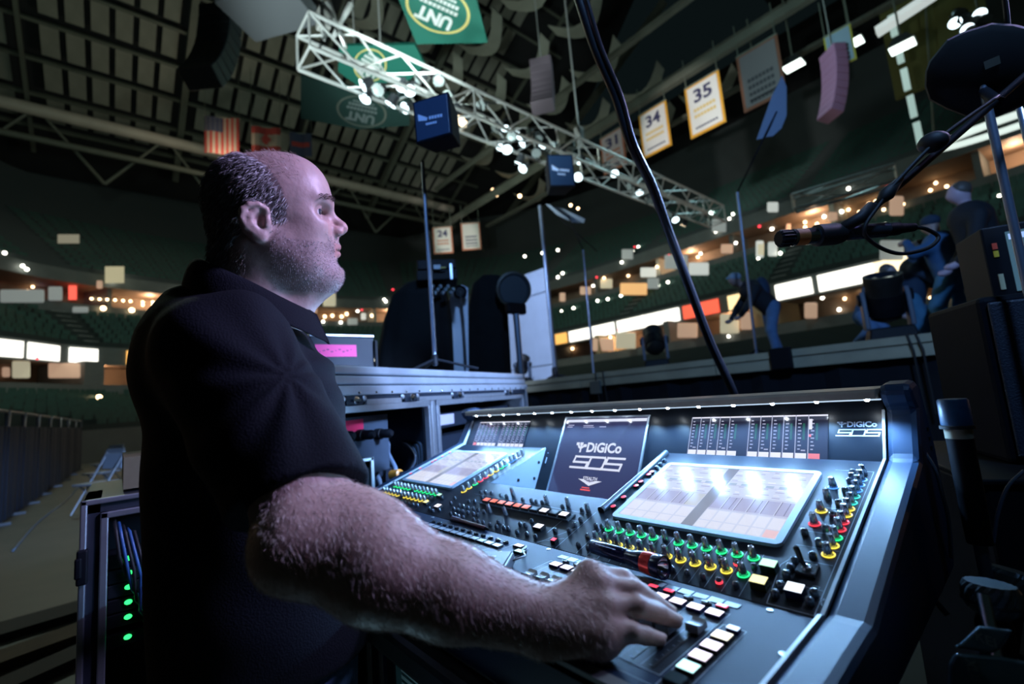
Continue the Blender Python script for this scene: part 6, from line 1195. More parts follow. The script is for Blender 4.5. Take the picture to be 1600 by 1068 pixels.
# aisles with pale steps
def idx_of(px, py, z):
    p = atz(px, py, z)[:2]; i = int(np.argmin(((path - p) ** 2).sum(1))); return i
mb = MB()
for i in range(9, NP - 6, 9):
    for r in range(7): o = .6 + 5 * (r + .5) / 7; z = 7.75 + 3.45 * (r + 1) / 7; mb.box(bowl(i + .5, o, z + .03), (1.0, .5, .06), [np.array([*tg[i], 0]), np.array([*outn[i], 0]), np.array([0, 0, 1.0])])
tag(mb.build('aisle_steps', mat('step_pale', (.30, .33, .32), .7)), 'pale stair aisles running up the green club tier', 'steps', kind='stuff')
# room dividers of the concourse and suites
for k, i in enumerate(range(12, NP - 8, 5)):
    A = [np.array([*tg[i], 0]), np.array([*outn[i], 0]), np.array([0, 0, 1.0])]
    tag(MB().box(bowl(i, 1.4, 5.3), (.5 + .8 * (k % 3 == 0), 4.8, 2.4), A).build('pillar_wall', m_conc if k % 2 else mat('pillar_cream', (.42, .34, .20), .7), None), kind='structure')
    tag(MB().box(bowl(i + 2, 7.4, 13.1), (.35, 2.9, 1.8), A).build('suite_wall', m_fas if k % 2 else mat('suite_pale', (.5, .5, .42), .7), None), kind='structure')
# lit signs of the band
s_w = glow('sign_white', (1.0, .97, .86), 2.2); s_o = glow('sign_amber', (1.0, .50, .12), 1.3); s_r = glow('sign_red', (1.0, .12, .06), 1.3); s_c = glow('sign_cream', (1.0, .72, .35), 1.6)
def sign(x0, x1, y, m, lb, side=None, z0=6.48, z1=7.55):
    i0, i1 = sorted((idx_of_f(x0, y), idx_of_f(x1, y))); n = max(1, int(abs(i1 - i0))); mb = MB(); vs = []
    for q in range(n + 1):
        i = i0 + (i1 - i0) * q / n
        for o, z in ((-.12, z0), (-.12, z1), (-.01, z1), (-.01, z0)): vs.append(bowl(i, o, z))
    mb.add(vs, [(q * 4 + j, q * 4 + (j + 1) % 4, (q + 1) * 4 + (j + 1) % 4, (q + 1) * 4 + j) for q in range(n) for j in range(4)] + [(0, 1, 2, 3), (n * 4 + 3, n * 4 + 2, n * 4 + 1, n * 4)]); return tag(mb.build('lit_sign', m, None), lb, 'sign', 'lit sign panels of the concourse band')
def idx_of_f(px, y):
    best = None; v = ray(px, y)
    for i in np.arange(5, NP - 5, .25):
        p = bowl(i, 0, 7.0) - CAM_P; q = CAM_R @ p
        if q[2] <= 0: continue
        e = abs(800 + CAM_F * q[0] / q[2] - px)
        if best is None or e < best[0]: best = (e, i)
    return best[1]
SG = [(-25, 33, 543, s_w, 'white sign at the left frame edge'), (46, 90, 549, s_w, 'second white sign from the left frame edge'), (106, 152, 556, s_w, 'third white sign from the left, nearest the man'), (196, 232, 560, s_o, 'small amber sign just behind the back of the man'),
      (868, 888, 528, s_o, 'small amber sign by the pole beside the white panel'), (892, 924, 525, s_w, 'short white sign right of the small amber one'), (926, 963, 520, s_w, 'white sign left of the red one, farther'), (968, 1012, 508, s_w, 'white sign above the stage edge lamp, right one of two'), (1016, 1064, 498, s_w, 'white sign touching the red sign'),
      (1070, 1122, 484, s_r, 'red lit sign on the band'), (1139, 1184, 470, s_c, 'amber yellow sign behind the stooping stagehand'), (1216, 1266, 455, s_w, 'white sign right of the stooping stagehand'), (1284, 1362, 438, s_w, 'long white sign over the large moving light'), (1372, 1440, 415, mat('sign_pale_amber', (.02, .02, .02), .3, emit=(1.0, .82, .52), estr=1.8), 'long pale amber sign under the microphone'), (1444, 1502, 400, s_w, 'white sign right of the pale amber one'), (1530, 1566, 385, s_w, 'last white sign before the display at right')]
for x0, x1, y, m, lb in SG: sign(x0, x1, y, m, lb)
# small lamps of concourse, suites and roof
LW = glow('dot_warm', (1.0, .66, .36), 9.0); LC = glow('dot_white', (1.0, .95, .80), 9.0); LRD = glow('dot_red', (1.0, .05, .08), 3.0); LBL = glow('dot_blue', (.5, .6, 1.0), 5.0); LGR = glow('dot_cool', (.75, 1.0, .92), 8.0)
ballm = {k: MB().ball((0, 0, 0), 1.0, nu=8, nv=6).mesh('lamp_' + k, m, True) for k, m in (('w', LW), ('c', LC), ('r', LRD), ('b', LBL), ('g', LGR))}
from mathutils.bvhtree import BVHTree
BV = []
for o in list(bpy.data.objects):
    if o.type == 'MESH' and o.name.split('.')[0] in ('wall_lower', 'wall_concourse', 'wall_back', 'wall_suite', 'wall_suite_back', 'wall_upper', 'trim_1', 'trim_2', 'trim_3', 'trim_4', 'trim_5', 'pillar_wall', 'suite_wall', 'arena_seats', 'lower_seats', 'upper_seats'):
        t_ = WM[o.name].translation; BV.append(BVHTree.FromPolygons([v.co + t_ for v in o.data.vertices], [tuple(p.vertices) for p in o.data.polygons]))
def plane_hit(px, py, far=60):
    """depth at which the sight line first meets the stands"""
    v = ray(px, py); L = float(np.linalg.norm(v)); best = far
    for b in BV:
        h = b.ray_cast(Vector(CAM_P), Vector(v / L), 200)
        if h[0] is not None: best = min(best, h[3] / L)
    return best
def rect_hit(x0, y0, x1, y1): return min(plane_hit(x_, y_) for x_ in (x0, (x0 + x1) / 2, x1) for y_ in (y0, (y0 + y1) / 2, y1))
DOTS = {}
def dots(crop, s, pts, c, r=3.2, lb='small round lamp glowing on the far concourse and suite levels', grp='arena lamps'):
    for a, b in pts:
        px, py = crop[0] + a / s, crop[1] + b / s; d = plane_hit(px, py) - .25; p = at(px, py, d); rr_ = r * .5 * d / CAM_F
        o = link('arena_lamp', ballm[c], None, Matrix.Translation(Vector(p)) @ Matrix.Diagonal((rr_, rr_, rr_, 1))); tag(o, lb, 'lamp', grp); DOTS.setdefault(grp, []).append((px, py, o))
C7, C8, C5, C6 = (840, 280), (1180, 280), (0, 280), (480, 300)
dots(C7, 3.955, [(30, 455), (125, 437), (155, 580), (125, 605), (623, 418), (597, 445), (520, 512), (1008, 458), (343, 657), (370, 750), (433, 740), (515, 718), (613, 690), (745, 657), (805, 635), (222, 795), (150, 815), (650, 853), (1100, 323), (1185, 243), (1207, 215), (1225, 393), (1450, 305), (1365, 487), (1500, 458), (1180, 970)], 'c', 4.0)
dots(C7, 3.955, [(205, 160), (250, 180), (560, 595), (410, 608), (738, 540), (450, 975), (215, 1045), (990, 480)], 'w', 4.0); dots(C7, 3.955, [(1075, 210)], 'g', 7); dots(C7, 3.955, [(365, 605), (500, 930), (600, 875), (810, 465), (1140, 838), (1370, 290), (600, 418)], 'r', 3)
dots(C8, 3.81, [(410, 222), (515, 192), (100, 295), (150, 440), (20, 470), (400, 705), (500, 775), (773, 270), (1455, 98), (1225, 160), (555, 55)], 'c', 5); dots(C8, 3.81, [(555, 180), (297, 255), (297, 285), (677, 145), (718, 130), (765, 180), (880, 148), (1043, 65), (1075, 22), (1140, 42), (533, 710), (1065, 605), (1190, 588), (1045, 705), (1140, 695), (368, 265), (620, 195), (630, 690)], 'w', 4.5); dots(C8, 3.81, [(790, 45), (25, 280)], 'r', 4)
dots(C5, 3.81, [(135, 515), (160, 535), (675, 605), (28, 438), (720, 570)], 'c', 5); dots(C5, 3.81, [(195, 640), (165, 662), (545, 710), (593, 713), (638, 715), (685, 718), (733, 722), (777, 725), (850, 730), (850, 748), (910, 730), (910, 750)], 'w', 3.6); dots(C5, 3.81, [(615, 767), (785, 778), (945, 790), (590, 1295 - 280 * 0), ], 'w', 7); dots(C5, 3.81, [(420, 650), (440, 690), (222, 1065)], 'r', 4); dots(C5, 3.81, [(240, 670)], 'b', 4)
dots(C6, 3.81, [(150, 645), (468, 650), (458, 640), (60, 630), (300, 707), (395, 1000), (95, 770), (200, 775), (1295, 382), (1400, 362), (1492, 345), (1520, 483), (1492, 505), (1515, 708), (1585, 690)], 'c', 4); dots(C6, 3.81, [(8, 725), (40, 735), (105, 740), (150, 735), (235, 725), (205, 740), (385, 735), (1568, 78)], 'w', 4.5); dots(C6, 3.81, [(510, 580), (325, 700)], 'r', 3)
RG = 'small lamp burning among the roof steel'
dots((0, 0), 3.333, [(325, 100), (300, 120), (338, 165)], 'w', 8, RG, 'roof lamps'); dots((0, 0), 3.333, [(125, 15), (255, 100), (275, 205), (195, 360), (265, 160)], 'w', 5, RG, 'roof lamps'); dots((0, 0), 3.333, [(350, 495), (355, 530)], 'b', 6, RG, 'roof lamps'); dots((440, 0), 3.333, [(1468, 138), (1448, 200), (1228, 350)], 'w', 9, RG, 'roof lamps'); dots((440, 0), 3.333, [(1485, 222), (1535, 178), (1478, 160), (1235, 375), (1290, 385), (1218, 395), (1040, 548), (950, 630), (1100, 990), (1120, 1015), (1240, 1020)], 'w', 5.5, RG, 'roof lamps')

# scoreboards and small lit objects on the far end
for (x0, y0, x1, y1, m, lb) in ((164, 416, 194, 442, mat('sb_yellow', (.2, .18, .1), .5, emit=(.75, .68, .42), estr=.55), 'yellowish scoreboard glowing beyond the left end seats'), (186, 421, 194, 437, glow('sb_bright', (1, .95, .7), 2.2), 'bright white strip on the yellowish scoreboard'), (256, 459, 291, 466, glow('sb_strip', (1, .86, .72), 2.4), 'long white lamp strip left of the collar of the man'), (90, 366, 124, 380, mat('sb_text', (.1, .1, .08), .5, emit=(.45, .42, .30), estr=.5), 'small pale sign high on the dark left upper tier'), (107, 446, 120, 468, glow('sb_red', (1, .12, .08), 1.4), 'red lit sign on pillar of the left concourse')):
    d = rect_hit(x0, y0, x1, y1) - (.3 if x0 != 186 else .9); Q = [at(x_, y_, d) for x_, y_ in ((x0, y1), (x1, y1), (x1, y0), (x0, y0))]; n_ = ray((x0 + x1) / 2, (y0 + y1) / 2); n_ /= np.linalg.norm(n_); MBq = MB(); MBq.hexa(Q + [q + n_ * .5 for q in Q]); tag(MBq.build('scoreboard' if x0 in (164,) else 'lit_sign', m, None), lb, 'sign')
# glowing boxes standing in for lit rooms of the suite and concourse levels
wl = [mat('room_%s' % n, c, .7, emit=c, estr=e) for n, c, e in (('peach', (.85, .55, .38), .42), ('cream', (.85, .78, .55), .42), ('white', (.80, .85, .80), .55), ('orange', (1.0, .55, .22), .75), ('grey', (.55, .60, .58), .30))]
WN = 0
for crop, s, L in (((844, 281), 3.293, [(100, 580, 130, 625, 0), (205, 548, 262, 590, 0), (310, 508, 372, 558, 1), (412, 530, 550, 592, 3), (552, 505, 612, 560, 4), (516, 450, 598, 500, 2), (640, 385, 760, 458, 4), (764, 425, 868, 490, 2), (930, 330, 992, 378, 0), (1110, 312, 1150, 400, 2), (1172, 322, 1220, 388, 2), (884, 200, 958, 268, 4), (420, 356, 478, 408, 4), (388, 785, 492, 868, 1), (706, 735, 810, 812, 0), (926, 690, 1024, 790, 1), (270, 815, 380, 880, 0), (1030, 680, 1090, 770, 0)]),
        ((1180, 281), 3.188, [(362, 160, 410, 205, 0), (668, 80, 740, 178, 0), (154, 218, 178, 260, 0), (64, 308, 110, 380, 2), (10, 315, 44, 378, 1), (245, 610, 310, 690, 0), (770, 310, 880, 360, 4), (620, 300, 740, 400, 4), (60, 110, 115, 160, 2), (560, 540, 610, 580, 0)]), ((0, 281), 3.183, [(240, 530, 310, 600, 4), (0, 545, 220, 610, 4), (360, 630, 440, 660, 4), (60, 900, 150, 985, 1), (240, 910, 400, 985, 0), (10, 930, 50, 980, 0), (480, 500, 510, 540, 0)]), ((480, 300), 3.81, [(95, 600, 170, 680, 1), (320, 720, 350, 760, 2), (0, 690, 60, 720, 0), (240, 750, 300, 790, 4)])):
    for x0, y0, x1, y1, k in L:
        WN += 1; a0, b0, a1, b1 = crop[0] + x0 / s, crop[1] + y0 / s, crop[0] + x1 / s, crop[1] + y1 / s; d = rect_hit(a0, b0, a1, b1) - .15; n_ = ray((a0 + a1) / 2, (b0 + b1) / 2); n_ /= np.linalg.norm(n_); Q = [at(x_, y_, d) for x_, y_ in ((a0, b1), (a1, b1), (a1, b0), (a0, b0))]; mbq = MB(); mbq.hexa(Q + [q + n_ * .6 for q in Q]); tag(mbq.build('lit_room_%d' % WN, wl[k], None, bevel=.1), kind='structure')
for grp, what in (('arena lamps', 'small glowing lamp on the far stands, %s counted from the left edge'), ('roof lamps', 'small lamp burning among the roof steel, %s counted from the left edge')):
    for i, (x_, y_, o) in enumerate(sorted(DOTS[grp], key=lambda q: (q[0], q[1]))): o['label'] = what % nth(i + 1)
# ---- roof
m_pan2 = mat('roof_baffle', (.23, .24, .20), .8, noise=.3, nscale=.6); m_beam = mat('roof_steel', (.11, .125, .10), .6, noise=.3, nscale=.8); m_roof = mat('roof_deck', (.012, .014, .016), .9)
XE, ZE, SL = -60.0, 31.0, math.radians(26)
RU = np.array([math.cos(SL), 0, math.sin(SL)]); RV = np.array([0, 1.0, 0]); RNm = np.array([math.sin(SL), 0, -math.cos(SL)])
def rf(a, y, h=0): return np.array([XE, 0, ZE]) + RU * a + RV * y + RNm * h
cei = tag(MB().hexa([rf(-6, -60, -.4), rf(52, -60, -.4), rf(52, 42, -.4), rf(-6, 60, -.4), rf(-6, -60, -.9), rf(52, -60, -.9), rf(52, 42, -.9), rf(-6, 60, -.9)]).build('ceiling', m_roof, None), kind='structure')
pm_ = None; AXR = [RU, RV, RNm]
pme2 = MB().box((0, 0, 0), (2.75, 1.18, .10)).mesh('baffle_panel', m_pan2); pmc = 0
rows = [0.9 + 3.5 * k for k in range(11)]
for k, a in enumerate(rows):
    for q in range(34):
        y = -17 + 1.62 * q
        if (q % 7) == 6 or pmc >= 295: continue
        if y > 36 - a * .05: continue
        M = Matrix(((RU[0], 0, RNm[0], 0), (RU[1], 1, RNm[1], 0), (RU[2], 0, RNm[2], 0), (0, 0, 0, 1))); p = rf(a + 1.75, y, .15 + .12 * ((q * 3 + k) % 3)); M.translation = Vector(p); o = link('baffle_panel', pme2, cei, M); pmc += 1
for k in range(len(rows) + 1):
    a = rows[0] - .15 + 3.5 * k; MB().box(rf(a, 8, .55), (.28, 66, .34), AXR).build('purlin', m_beam, cei)
for q in range(-3, 6):
    y = -17 + 1.62 * 7 * (q + .5) + 3.9; MB().box(rf(19, y, .95), (42, .55 if q % 2 else .30, .9 if q % 2 else .4), AXR).build('rafter', m_beam, cei)
m_duct = mat('duct_pale', (.45, .42, .36), .5, noise=.3, nscale=.7)
for z_, o_, r_ in ((29.2, 1.2, .55), (26.4, 1.5, .28)):
    tag(MB().tube([(XE + o_ + 6, y, z_) for y in (-26, -10, 6, 22, 36)], r_, 10).build('ceiling_duct', m_duct if r_ > .3 else m_beam, None, smooth=40), ['long pale ventilation duct running below the left roof edge', 'thin grey pipe running below the long duct'][0 if r_ > .3 else 1], 'duct')
for q in range(-3, 7):
    y = -20 + 9.0 * q; tag(MB().tube([(XE + 5, y, 24.5), (XE + 7, y + 4.5, 29.5), (XE + 5, y + 9, 24.5)], .16, 6).build('trim_6', m_beam, None), kind='structure')
# right hip with curved baffles, flat centre
XC = rf(48, 0)[0]; ZC = rf(48, 0)[2]
tag(MB().box((XC + 45, 5, ZC + .6), (92, 130, .4)).build('ceiling_centre', m_roof, None), kind='structure')
tag(MB().box((-5, 64, 30), (130, .5, 30)).build('wall_far', m_roof, None), kind='structure')
for k in range(7):
    y0 = 15 + 4.2 * k; z0 = 38 - 1.5 * k
    for q in range(6):
        x0 = -44 + 6.2 * q + 1.5 * (k % 2)
        pj = CAM_R @ (np.array([x0 + 2.6, y0, z0]) - CAM_P)
        if x0 > -22 + .5 * k: continue
        mb = MB(); P = []
        for j in range(9): f = j / 8; P.append(np.array([x0 + 5.2 * f, y0 + 1.2 * math.sin(PI * f), z0 - 1.1 * math.sin(PI * f)]))
        w_ = np.array([0, 1.15, -.42]); mb.add([p for p in P] + [p + w_ for p in P] + [p + [0, .03, .12] for p in P] + [p + w_ + [0, .03, .12] for p in P], [(j, j + 1, 9 + j + 1, 9 + j) for j in range(8)] + [(18 + j, 27 + j, 28 + j, 19 + j) for j in range(8)] + [(j, 18 + j, 19 + j, j + 1) for j in range(8)] + [(9 + j, 10 + j, 28 + j, 27 + j) for j in range(8)]); tag(mb.build('hung_baffle', m_pan2, None), 'pale curved roof baffle beyond the truss, %s in the %s row from the front' % (nth(q + 1), nth(k + 1)), 'baffle', 'curved roof baffles')
for k, (y, z, h) in enumerate(((27.6, 21.6, .5), (30.5, 24.0, .35), (26.5, 25.5, .3), (33.5, 22.4, .25))):
    b_ = MB(); b_.box((-10, y, z), (64, .45, h)).build('trim_7', mat('catwalk_steel', (.10, .105, .085), .6, noise=.4, nscale=.6), None); tag(bpy.data.objects['trim_7' if k == 0 else 'trim_7.%03d' % k], kind='structure')
for k in range(16): tag(MB().tube([(-38 + 4 * k, 27.6, 21.6), (-36 + 4 * k, 30.5, 24.0)], .10, 6).build('trim_8', m_beam, None), kind='structure')
for px, py, pz in ((1330, 90, 19.0), (1400, 60, 21.0)):
    pass
sl_ = aty(1416, 20, 30.0); tag(MB().box(sl_, (2.6, .7, .3), [np.array([.97, .1, .22]), np.array([-.1, .99, 0]), np.array([-.22, 0, .97])]).build('light_strip', mat('strip_lamp', (.5, .55, .55), .5, emit=(.85, .95, .92), estr=.55), None), 'long pale lamp strip at upper right under the roof', 'lamp')
for k, (px, py) in enumerate(((1238, 90), (1328, 55), (1407, 58), (1183, 132))):
    p = aty(px, py, 29.5); t = thing('flood_light', p, 'cool white flood light under the right roof beam, %s' % ['beside the empty grey banner', 'next to the purple array', 'below the lamp strip', 'left of the grey banner'][k], 'lamp'); MB().frustum(p, (.5, .5), (1.1, .9), -.5).build('hood', mat('hood_dark', (.03, .035, .035), .5), t); MB().box(p - [0, 0, .55], (1.0, .8, .06)).build('lens', glow('flood_lens', (.85, 1.0, .92), 3.0), t); MB().tube([p, (p[0], p[1], 24)], .05, 6).build('hanger', m_beam, t)
op = aty(1568, 196, 33.0); 
rg = [np.array([op[0] + 2.6 * math.cos(a), op[1] + 2.6 * math.sin(a), op[2] + .6 * math.sin(a)]) for a in np.linspace(0, 2 * PI, 33)]; tag(MB().tube(rg, .17, 8, caps=False).build('ring_lamp', mat('ring_lamp', (.4, .45, .42), .5, emit=(.85, 1.0, .93), estr=.9), None, smooth=True), 'large oval ring lamp glowing behind the boom arm', 'lamp')
for k in range(4): tag(MB().tube([rg[8 * k], (op[0], op[1], 40)], .05, 5).build('ring_cable', m_beam, None), 'thin suspension cable of the oval ring lamp, %s of four' % nth(k + 1), 'cable', 'cables of the ring lamp')
yw = aty(1460, 55, 34); tag(MB().box(yw, (4.2, .3, 5.5)).build('wall_olive', mat('olive_wall', (.10, .10, .025), .8), None), kind='structure')
for k in range(5): p = aty(1395 + 10 * k, 40 + 42 * k, 31); tag(MB().box(p, (.28, .2, 1.2)).build('post_lamp', mat('post_lamp', (.2, .25, .24), .5, emit=(.6, .85, .78), estr=.5), None), 'pale greenish lamp segment of the hanging line at upper right, %s from top' % nth(k + 1), 'lamp', 'line of hanging lamp segments')
# glass cluster of lamps at the top right corner
for k in range(9): p = aty(1492 + 6.5 * k, 30 - 14 * math.sin(k * 1.3) + 5, 16); o = link('stage_lamp', pme[0 if k % 3 == 0 else 1], None, frame(p, (1, 0, 0), (.2 * math.sin(k), -.6, -.6))); tag(o, 'stage lamp in the cluster at the top right corner, %s from left' % nth(k + 1), 'stage lamp', 'lamp cluster at top right')
# lamps inside the concourse and the suites, and added spots on the banners and panels
for k, i in enumerate(range(14, NP - 10, 7)):
    point('concourse_lamp', bowl(i, 1.6, 6.1), 220, (1.0, .62, .36), .25); point('suite_lamp', bowl(i + 3, 7.2, 13.6), 190, (1.0, .66, .42), .25)
spot('banner_spot', (-9, 12, 14), (-12.5, 27.4, 18.2), 8500, (1.0, .95, .88), 26, .3)
spot('far_banner_spot', tuple(at(760, 420, 34)), tuple(at(714, 372, 48.5)), 5000, (1.0, .95, .9), 18, .3)
spot('green_panel_fill', (-4.5, 2.0, 7.0), tuple(at(672, 40, 18)), 8000, (.85, 1.0, .95), 40, .3)  # unseen spot added from below to brighten the green panels
# ---- banners and flags
m_bw = mat('banner_white', (.62, .60, .60), .7); m_bo = mat('banner_orange', (.62, .30, .03), .7); m_bn = mat('banner_navy', (.03, .03, .09), .7); m_by = mat('banner_gold', (.60, .42, .15), .7); m_bd = mat('banner_dim', (.16, .15, .16), .8); m_bdi = mat('banner_dim_ink', (.05, .05, .06), .8); m_bdr = mat('banner_brown', (.20, .08, .05), .8)
def banner(c, w_, h, num, lb, mats, rows=2, tilt=.08, yaw=0.0, glow_=None):
    t = thing('banner', c, lb, 'banner'); ax = [np.array([math.cos(yaw), math.sin(yaw), 0]), np.array([-math.sin(yaw), math.cos(yaw), 0]), np.array([0, 0, 1.0])]; c = np.array(c, float); f = -ax[1]
    MB().box(c, (w_, .05, h), ax).build('cloth_border', mats[1], t); MB().box(c + f * .04, (w_ * .86, .03, h * .90), ax).build('cloth', mats[0], t)
    mb = MB(); 
    if num: put_text(mb, num, c + f * .07 + ax[2] * h * .24, ax[0], ax[2], w_ * .52, 0, .03, h * .26)
    for r in range(rows):
        for q in range(7): mb.box(c + f * .065 + ax[2] * (-h * (.02 + .12 * r)) + ax[0] * w_ * (.09 * (q - 3)), (w_ * .07, .01, h * .06), ax, 1)
    for q in range(8): mb.box(c + f * .065 - ax[2] * h * .36 + ax[0] * w_ * .08 * (q - 3.5), (w_ * .06, .01, h * .035), ax, 0)
    mb.build('lettering', [mats[2], mats[3]], t)['kind'] = 'stuff'; MB().tube([c + ax[2] * h * .5 - ax[0] * w_ * .5, c + ax[2] * h * .5 + ax[0] * w_ * .5], .06, 6).build('batten', m_beam, t)
    for s in (-.45, .45): MB().tube([c + ax[2] * h * .5 + ax[0] * w_ * s, c + ax[2] * (h * .5 + 2.0) + ax[0] * w_ * s], .03, 5).build('hanger', m_beam, t)
    return t
B4 = (m_bw, m_bo, m_bn, m_by); mdw = mat('banner_white_dim', (.42, .34, .34), .7); mdo = mat('banner_orange_dim', (.40, .14, .08), .7)  # dim copies of the white and orange cloth, low light painted in
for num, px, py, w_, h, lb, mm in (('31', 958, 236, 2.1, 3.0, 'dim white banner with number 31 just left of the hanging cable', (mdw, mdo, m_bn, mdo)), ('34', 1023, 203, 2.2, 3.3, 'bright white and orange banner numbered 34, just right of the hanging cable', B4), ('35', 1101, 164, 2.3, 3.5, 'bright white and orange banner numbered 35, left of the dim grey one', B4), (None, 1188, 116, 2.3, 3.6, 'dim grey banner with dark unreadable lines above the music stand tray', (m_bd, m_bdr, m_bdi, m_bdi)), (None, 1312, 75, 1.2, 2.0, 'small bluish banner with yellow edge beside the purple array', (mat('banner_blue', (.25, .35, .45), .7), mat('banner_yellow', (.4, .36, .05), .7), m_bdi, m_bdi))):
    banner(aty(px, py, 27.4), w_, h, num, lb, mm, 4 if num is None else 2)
banner(at(692, 375, 48), 2.0, 2.9, '24', 'far white banner with number 24 above the draped tower', (mat('banner_far', (.5, .48, .45), .7), mdo, m_bn, mdo), 2, yaw=.9); banner(at(736, 369, 49), 2.0, 3.0, None, 'far white banner with dark lines right of number 24', (MATS['banner_far'], mdo, m_bn, m_bn), 3, yaw=.9)
def flag(px, py, d, w_, h, kind, lb):
    c = at(px, py, d); t = thing('flag', c, lb, 'flag'); yaw = 1.15; ax = [np.array([math.cos(yaw), math.sin(yaw), 0]), np.array([-math.sin(yaw), math.cos(yaw), 0]), np.array([0, 0, 1.0])]; f = ax[1] if (ax[1] @ (CAM_P - c)) > 0 else -ax[1]
    r_, w__, b_ = mat('flag_red', (.26, .03, .025), .8), mat('flag_white', (.26, .22, .18), .8), mat('flag_blue', (.03, .04, .08), .8); mb = MB()
    def rect(u0, v0, u1, v1, mi, k=1):
        n = max(1, int((u1 - u0) * 8 + .5))
        for q in range(n):
            a, e = u0 + (u1 - u0) * q / n, u0 + (u1 - u0) * (q + 1) / n; P_ = lambda u, v, o: c + ax[0] * w_ * (u - .5) + ax[2] * h * (v - .5) + f * (o + .10 * math.sin(u * 9))
            mb.hexa([P_(a, v0, 0), P_(e, v0, 0), P_(e, v1, 0), P_(a, v1, 0), P_(a, v0, .02 * k), P_(e, v0, .02 * k), P_(e, v1, .02 * k), P_(a, v1, .02 * k)], mi)
    if kind == 'us':
        for k in range(13): rect(k / 13, 0, (k + 1) / 13, 1, 0 if k % 2 == 0 else 1)
        rect(0, .60, .52, 1, 2, 2)
        mb.build('cloth', [r_, w__, b_], t); mb = MB()
        for a in range(4):
            for e in range(5): mb.box(c + ax[0] * w_ * (-.44 + .125 * a) + ax[2] * h * (.14 + .075 * e) + f * (.06 + .1 * math.sin((.06 + .125 * a) * 9)), (.07, .01, .07), ax)
        mb.build('star', w__, t)['kind'] = 'stuff'
    elif kind == 'ca':
        rect(0, 0, 1, .27, 0); rect(0, .27, 1, .73, 1); rect(0, .73, 1, 1, 0); mb.build('cloth', [r_, w__], t); mb = MB(); k = 22; pts = []
        leaf = [(0, .5), (.10, .30), (.22, .36), (.18, .10), (.32, .22), (.36, .12), (.5, .14), (.44, .0), (.5, -.06), (.26, -.24), (.28, -.32), (.03, -.28), (.03, -.5)]
        leaf = leaf + [(-x_, y_) for x_, y_ in leaf[::-1]]; mb.add([c + ax[0] * w_ * y_ * .42 + ax[2] * h * x_ * .42 + f * .14 for x_, y_ in leaf] + [c + f * .14], [(i, (i + 1) % len(leaf), len(leaf)) for i in range(len(leaf))]); mb.build('maple_leaf', r_, t)
    else: rect(0, 0, 1, 1, 2); rect(.1, .4, .9, .6, 0, 2); mb.build('cloth', [r_, w__, b_], t)
    MB().tube([c + ax[2] * h * .5 - ax[0] * w_ * .55, c + ax[2] * h * .5 + ax[0] * w_ * .55], .05, 6).build('batten', m_beam, t)
    for s in (-.5, .5): MB().tube([c + ax[2] * h * .5 + ax[0] * w_ * s, c + ax[2] * (h * .5 + 6) + ax[0] * w_ * s], .025, 5).build('hanger', m_beam, t)
flag(347, 212, 44, 2.9, 3.7, 'us', 'hanging striped red and white flag with dark blue field of stars'); flag(416, 219, 44, 2.5, 2.6, 'ca', 'hanging red and white flag with maple leaf above the head'); flag(470, 226, 45, 2.0, 2.4, 'x', 'dim dark flag with reddish middle right of the maple leaf flag')
# ---- floor things at left: barriers, chairs, mats
m_bar = mat('barrier_navy', (.014, .022, .04), .7, noise=.3, nscale=6); m_fr = mat('barrier_frame', (.26, .29, .32), .4, .7)
a0 = atz(-60, 850, 0.0); A_, B_ = at(-20, 820, 6.6), at(125, 735, 17.0); A_[2] = B_[2] = 0; dv = (B_ - A_); nB = 8
for k in range(nB):
    p, q = A_ + dv * (k / nB) ** 1.25, A_ + dv * ((k + .96) / nB) ** 1.25; c = (p + q) / 2; L_ = np.linalg.norm(q - p); ax = [(q - p) / L_, np.cross([0, 0, 1.0], (q - p) / L_), np.array([0, 0, 1.0])]
    t = thing('barrier', c, 'dark crowd barrier at left, %s of its row' % ['nearest', 'second', 'third', 'fourth', 'fifth', 'sixth', 'seventh', 'last'][k], 'barrier', 'crowd barriers at left'); mb = MB(); n = 16
    for i in range(n):
        f0, f1 = i / n, (i + 1) / n; o0, o1 = .05 * math.sin(i * 1.7), .05 * math.sin((i + 1) * 1.7); mb.quad(p + (q - p) * f0 + ax[1] * o0 + [0, 0, .05], p + (q - p) * f1 + ax[1] * o1 + [0, 0, .05], p + (q - p) * f1 + ax[1] * o1 + [0, 0, 1.50], p + (q - p) * f0 + ax[1] * o0 + [0, 0, 1.50])
    mb.build('cloth_front', m_bar, t, smooth=True); MB().box(c + [0, 0, .76], (L_ * .98, .06, 1.48), ax).build('panel', m_bar, t)
    mb = MB(); mb.tube([p + [0, 0, 1.48], p * .96 + q * .04 + [0, 0, 1.74], p * .04 + q * .96 + [0, 0, 1.74], q + [0, 0, 1.48]], .028, 6); mb.build('top_rail', m_fr, t, smooth=40); MB().box(c + [0, 0, .02], (.06, .34, .04), ax).build('foot', m_fr, t)
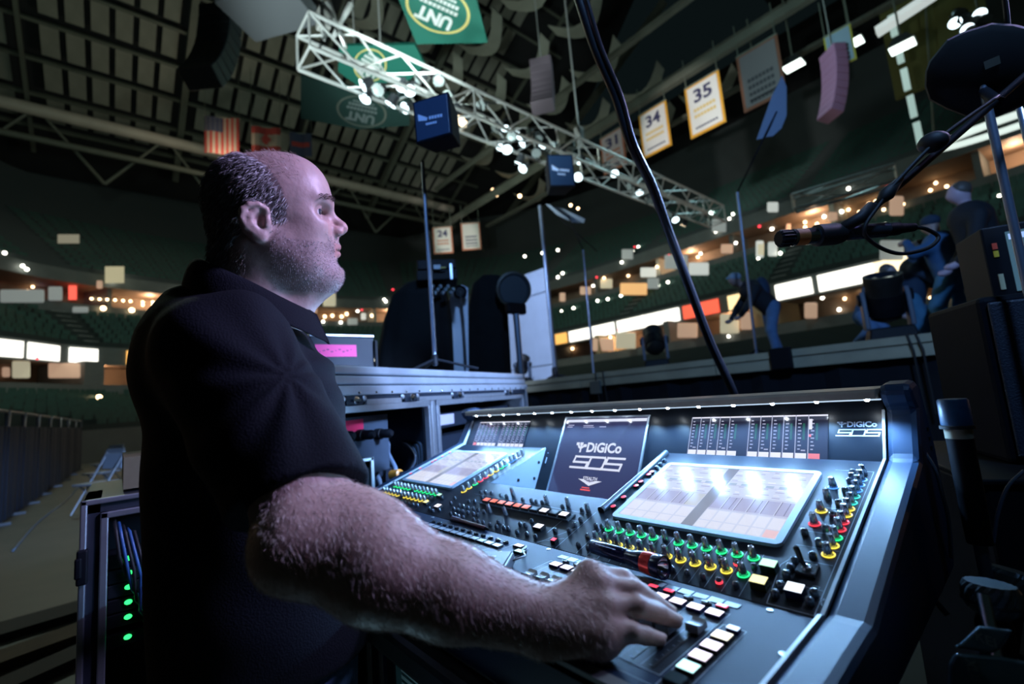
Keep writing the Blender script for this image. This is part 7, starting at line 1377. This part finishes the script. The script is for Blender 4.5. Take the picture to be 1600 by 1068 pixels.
def folding_chair(px, d, yaw, lb):
    p = at(px, 760, d); p[2] = 0; t = thing('folding_chair', p, lb, 'chair', 'folding chairs on the arena floor'); ca, sa = math.cos(yaw), math.sin(yaw); ax = [np.array([ca, sa, 0]), np.array([-sa, ca, 0]), np.array([0, 0, 1.0])]; L = lambda a, b, c: p + ax[0] * a + ax[1] * b + ax[2] * c; mp = mat('chair_pale', (.34, .42, .52), .45)
    MB().box(L(0, 0, .46), (.44, .42, .03), ax).build('seat', mp, t, bevel=.01); bx_ = [ax[0], ax[1] * .2 + ax[2] * .98, np.cross(ax[0], ax[1] * .2 + ax[2] * .98)]; MB().box(L(0, .26, .78), (.44, .26, .03), bx_).build('backrest', mp, t, bevel=.01)
    for s in (-.2, .2): MB().tube([L(s, -.22, 0), L(s, .06, .5), L(s, .30, .92)], .013, 6).build('leg', m_fr, t); MB().tube([L(s, .25, 0), L(s, -.12, .45)], .013, 6).build('leg', m_fr, t)
for k, (px, d, yw_) in enumerate(((150, 7.6, .6), (158, 9.5, .7), (164, 12, .7))): folding_chair(px, d, yw_, ['pale folding chair on the floor left of the man, nearest', 'pale folding chair behind the nearest one', 'farthest pale folding chair of the three'][k])
mt_ = mat('mat_black', (.02, .024, .028), .8, noise=.4, nscale=4); mt2 = mat('mat_brown', (.10, .07, .04), .8, noise=.6, nscale=6)
for k, (pts, m, lb) in enumerate((([(-60, 1000), (150, 940), (150, 958), (-60, 1022)], mt_, 'dark cable ramp lying on the floor at lower left, upper one'), ([(-60, 1050), (145, 975), (145, 995), (-60, 1072)], mt2, 'brown scuffed plank on the floor at lower left'), ([(-60, 1100), (140, 1010), (140, 1032), (-60, 1125)], mt_, 'dark cable ramp lying on the floor at lower left, lower one'))):
    Q = [atz(x_, y_, .004) for x_, y_ in pts]; mb = MB(); mb.hexa(Q + [q + [0, 0, .05] for q in Q]); t = tag(mb.build('cable_ramp' if k != 1 else 'plank', m, None), lb, 'cable ramp' if k != 1 else 'plank')
lo_ = [atz(60, 900, .006), atz(100, 860, .006), atz(135, 870, .006), atz(150, 905, .006), atz(130, 965, .006)]
cable('floor_cable', [atz(20, 860, .012), atz(60, 815, .012), atz(105, 780, .012), atz(122, 760, .012)], .012, mat('cable_pale_blue', (.16, .22, .30), .4), 'pale blue cable lying along the barriers on the floor')
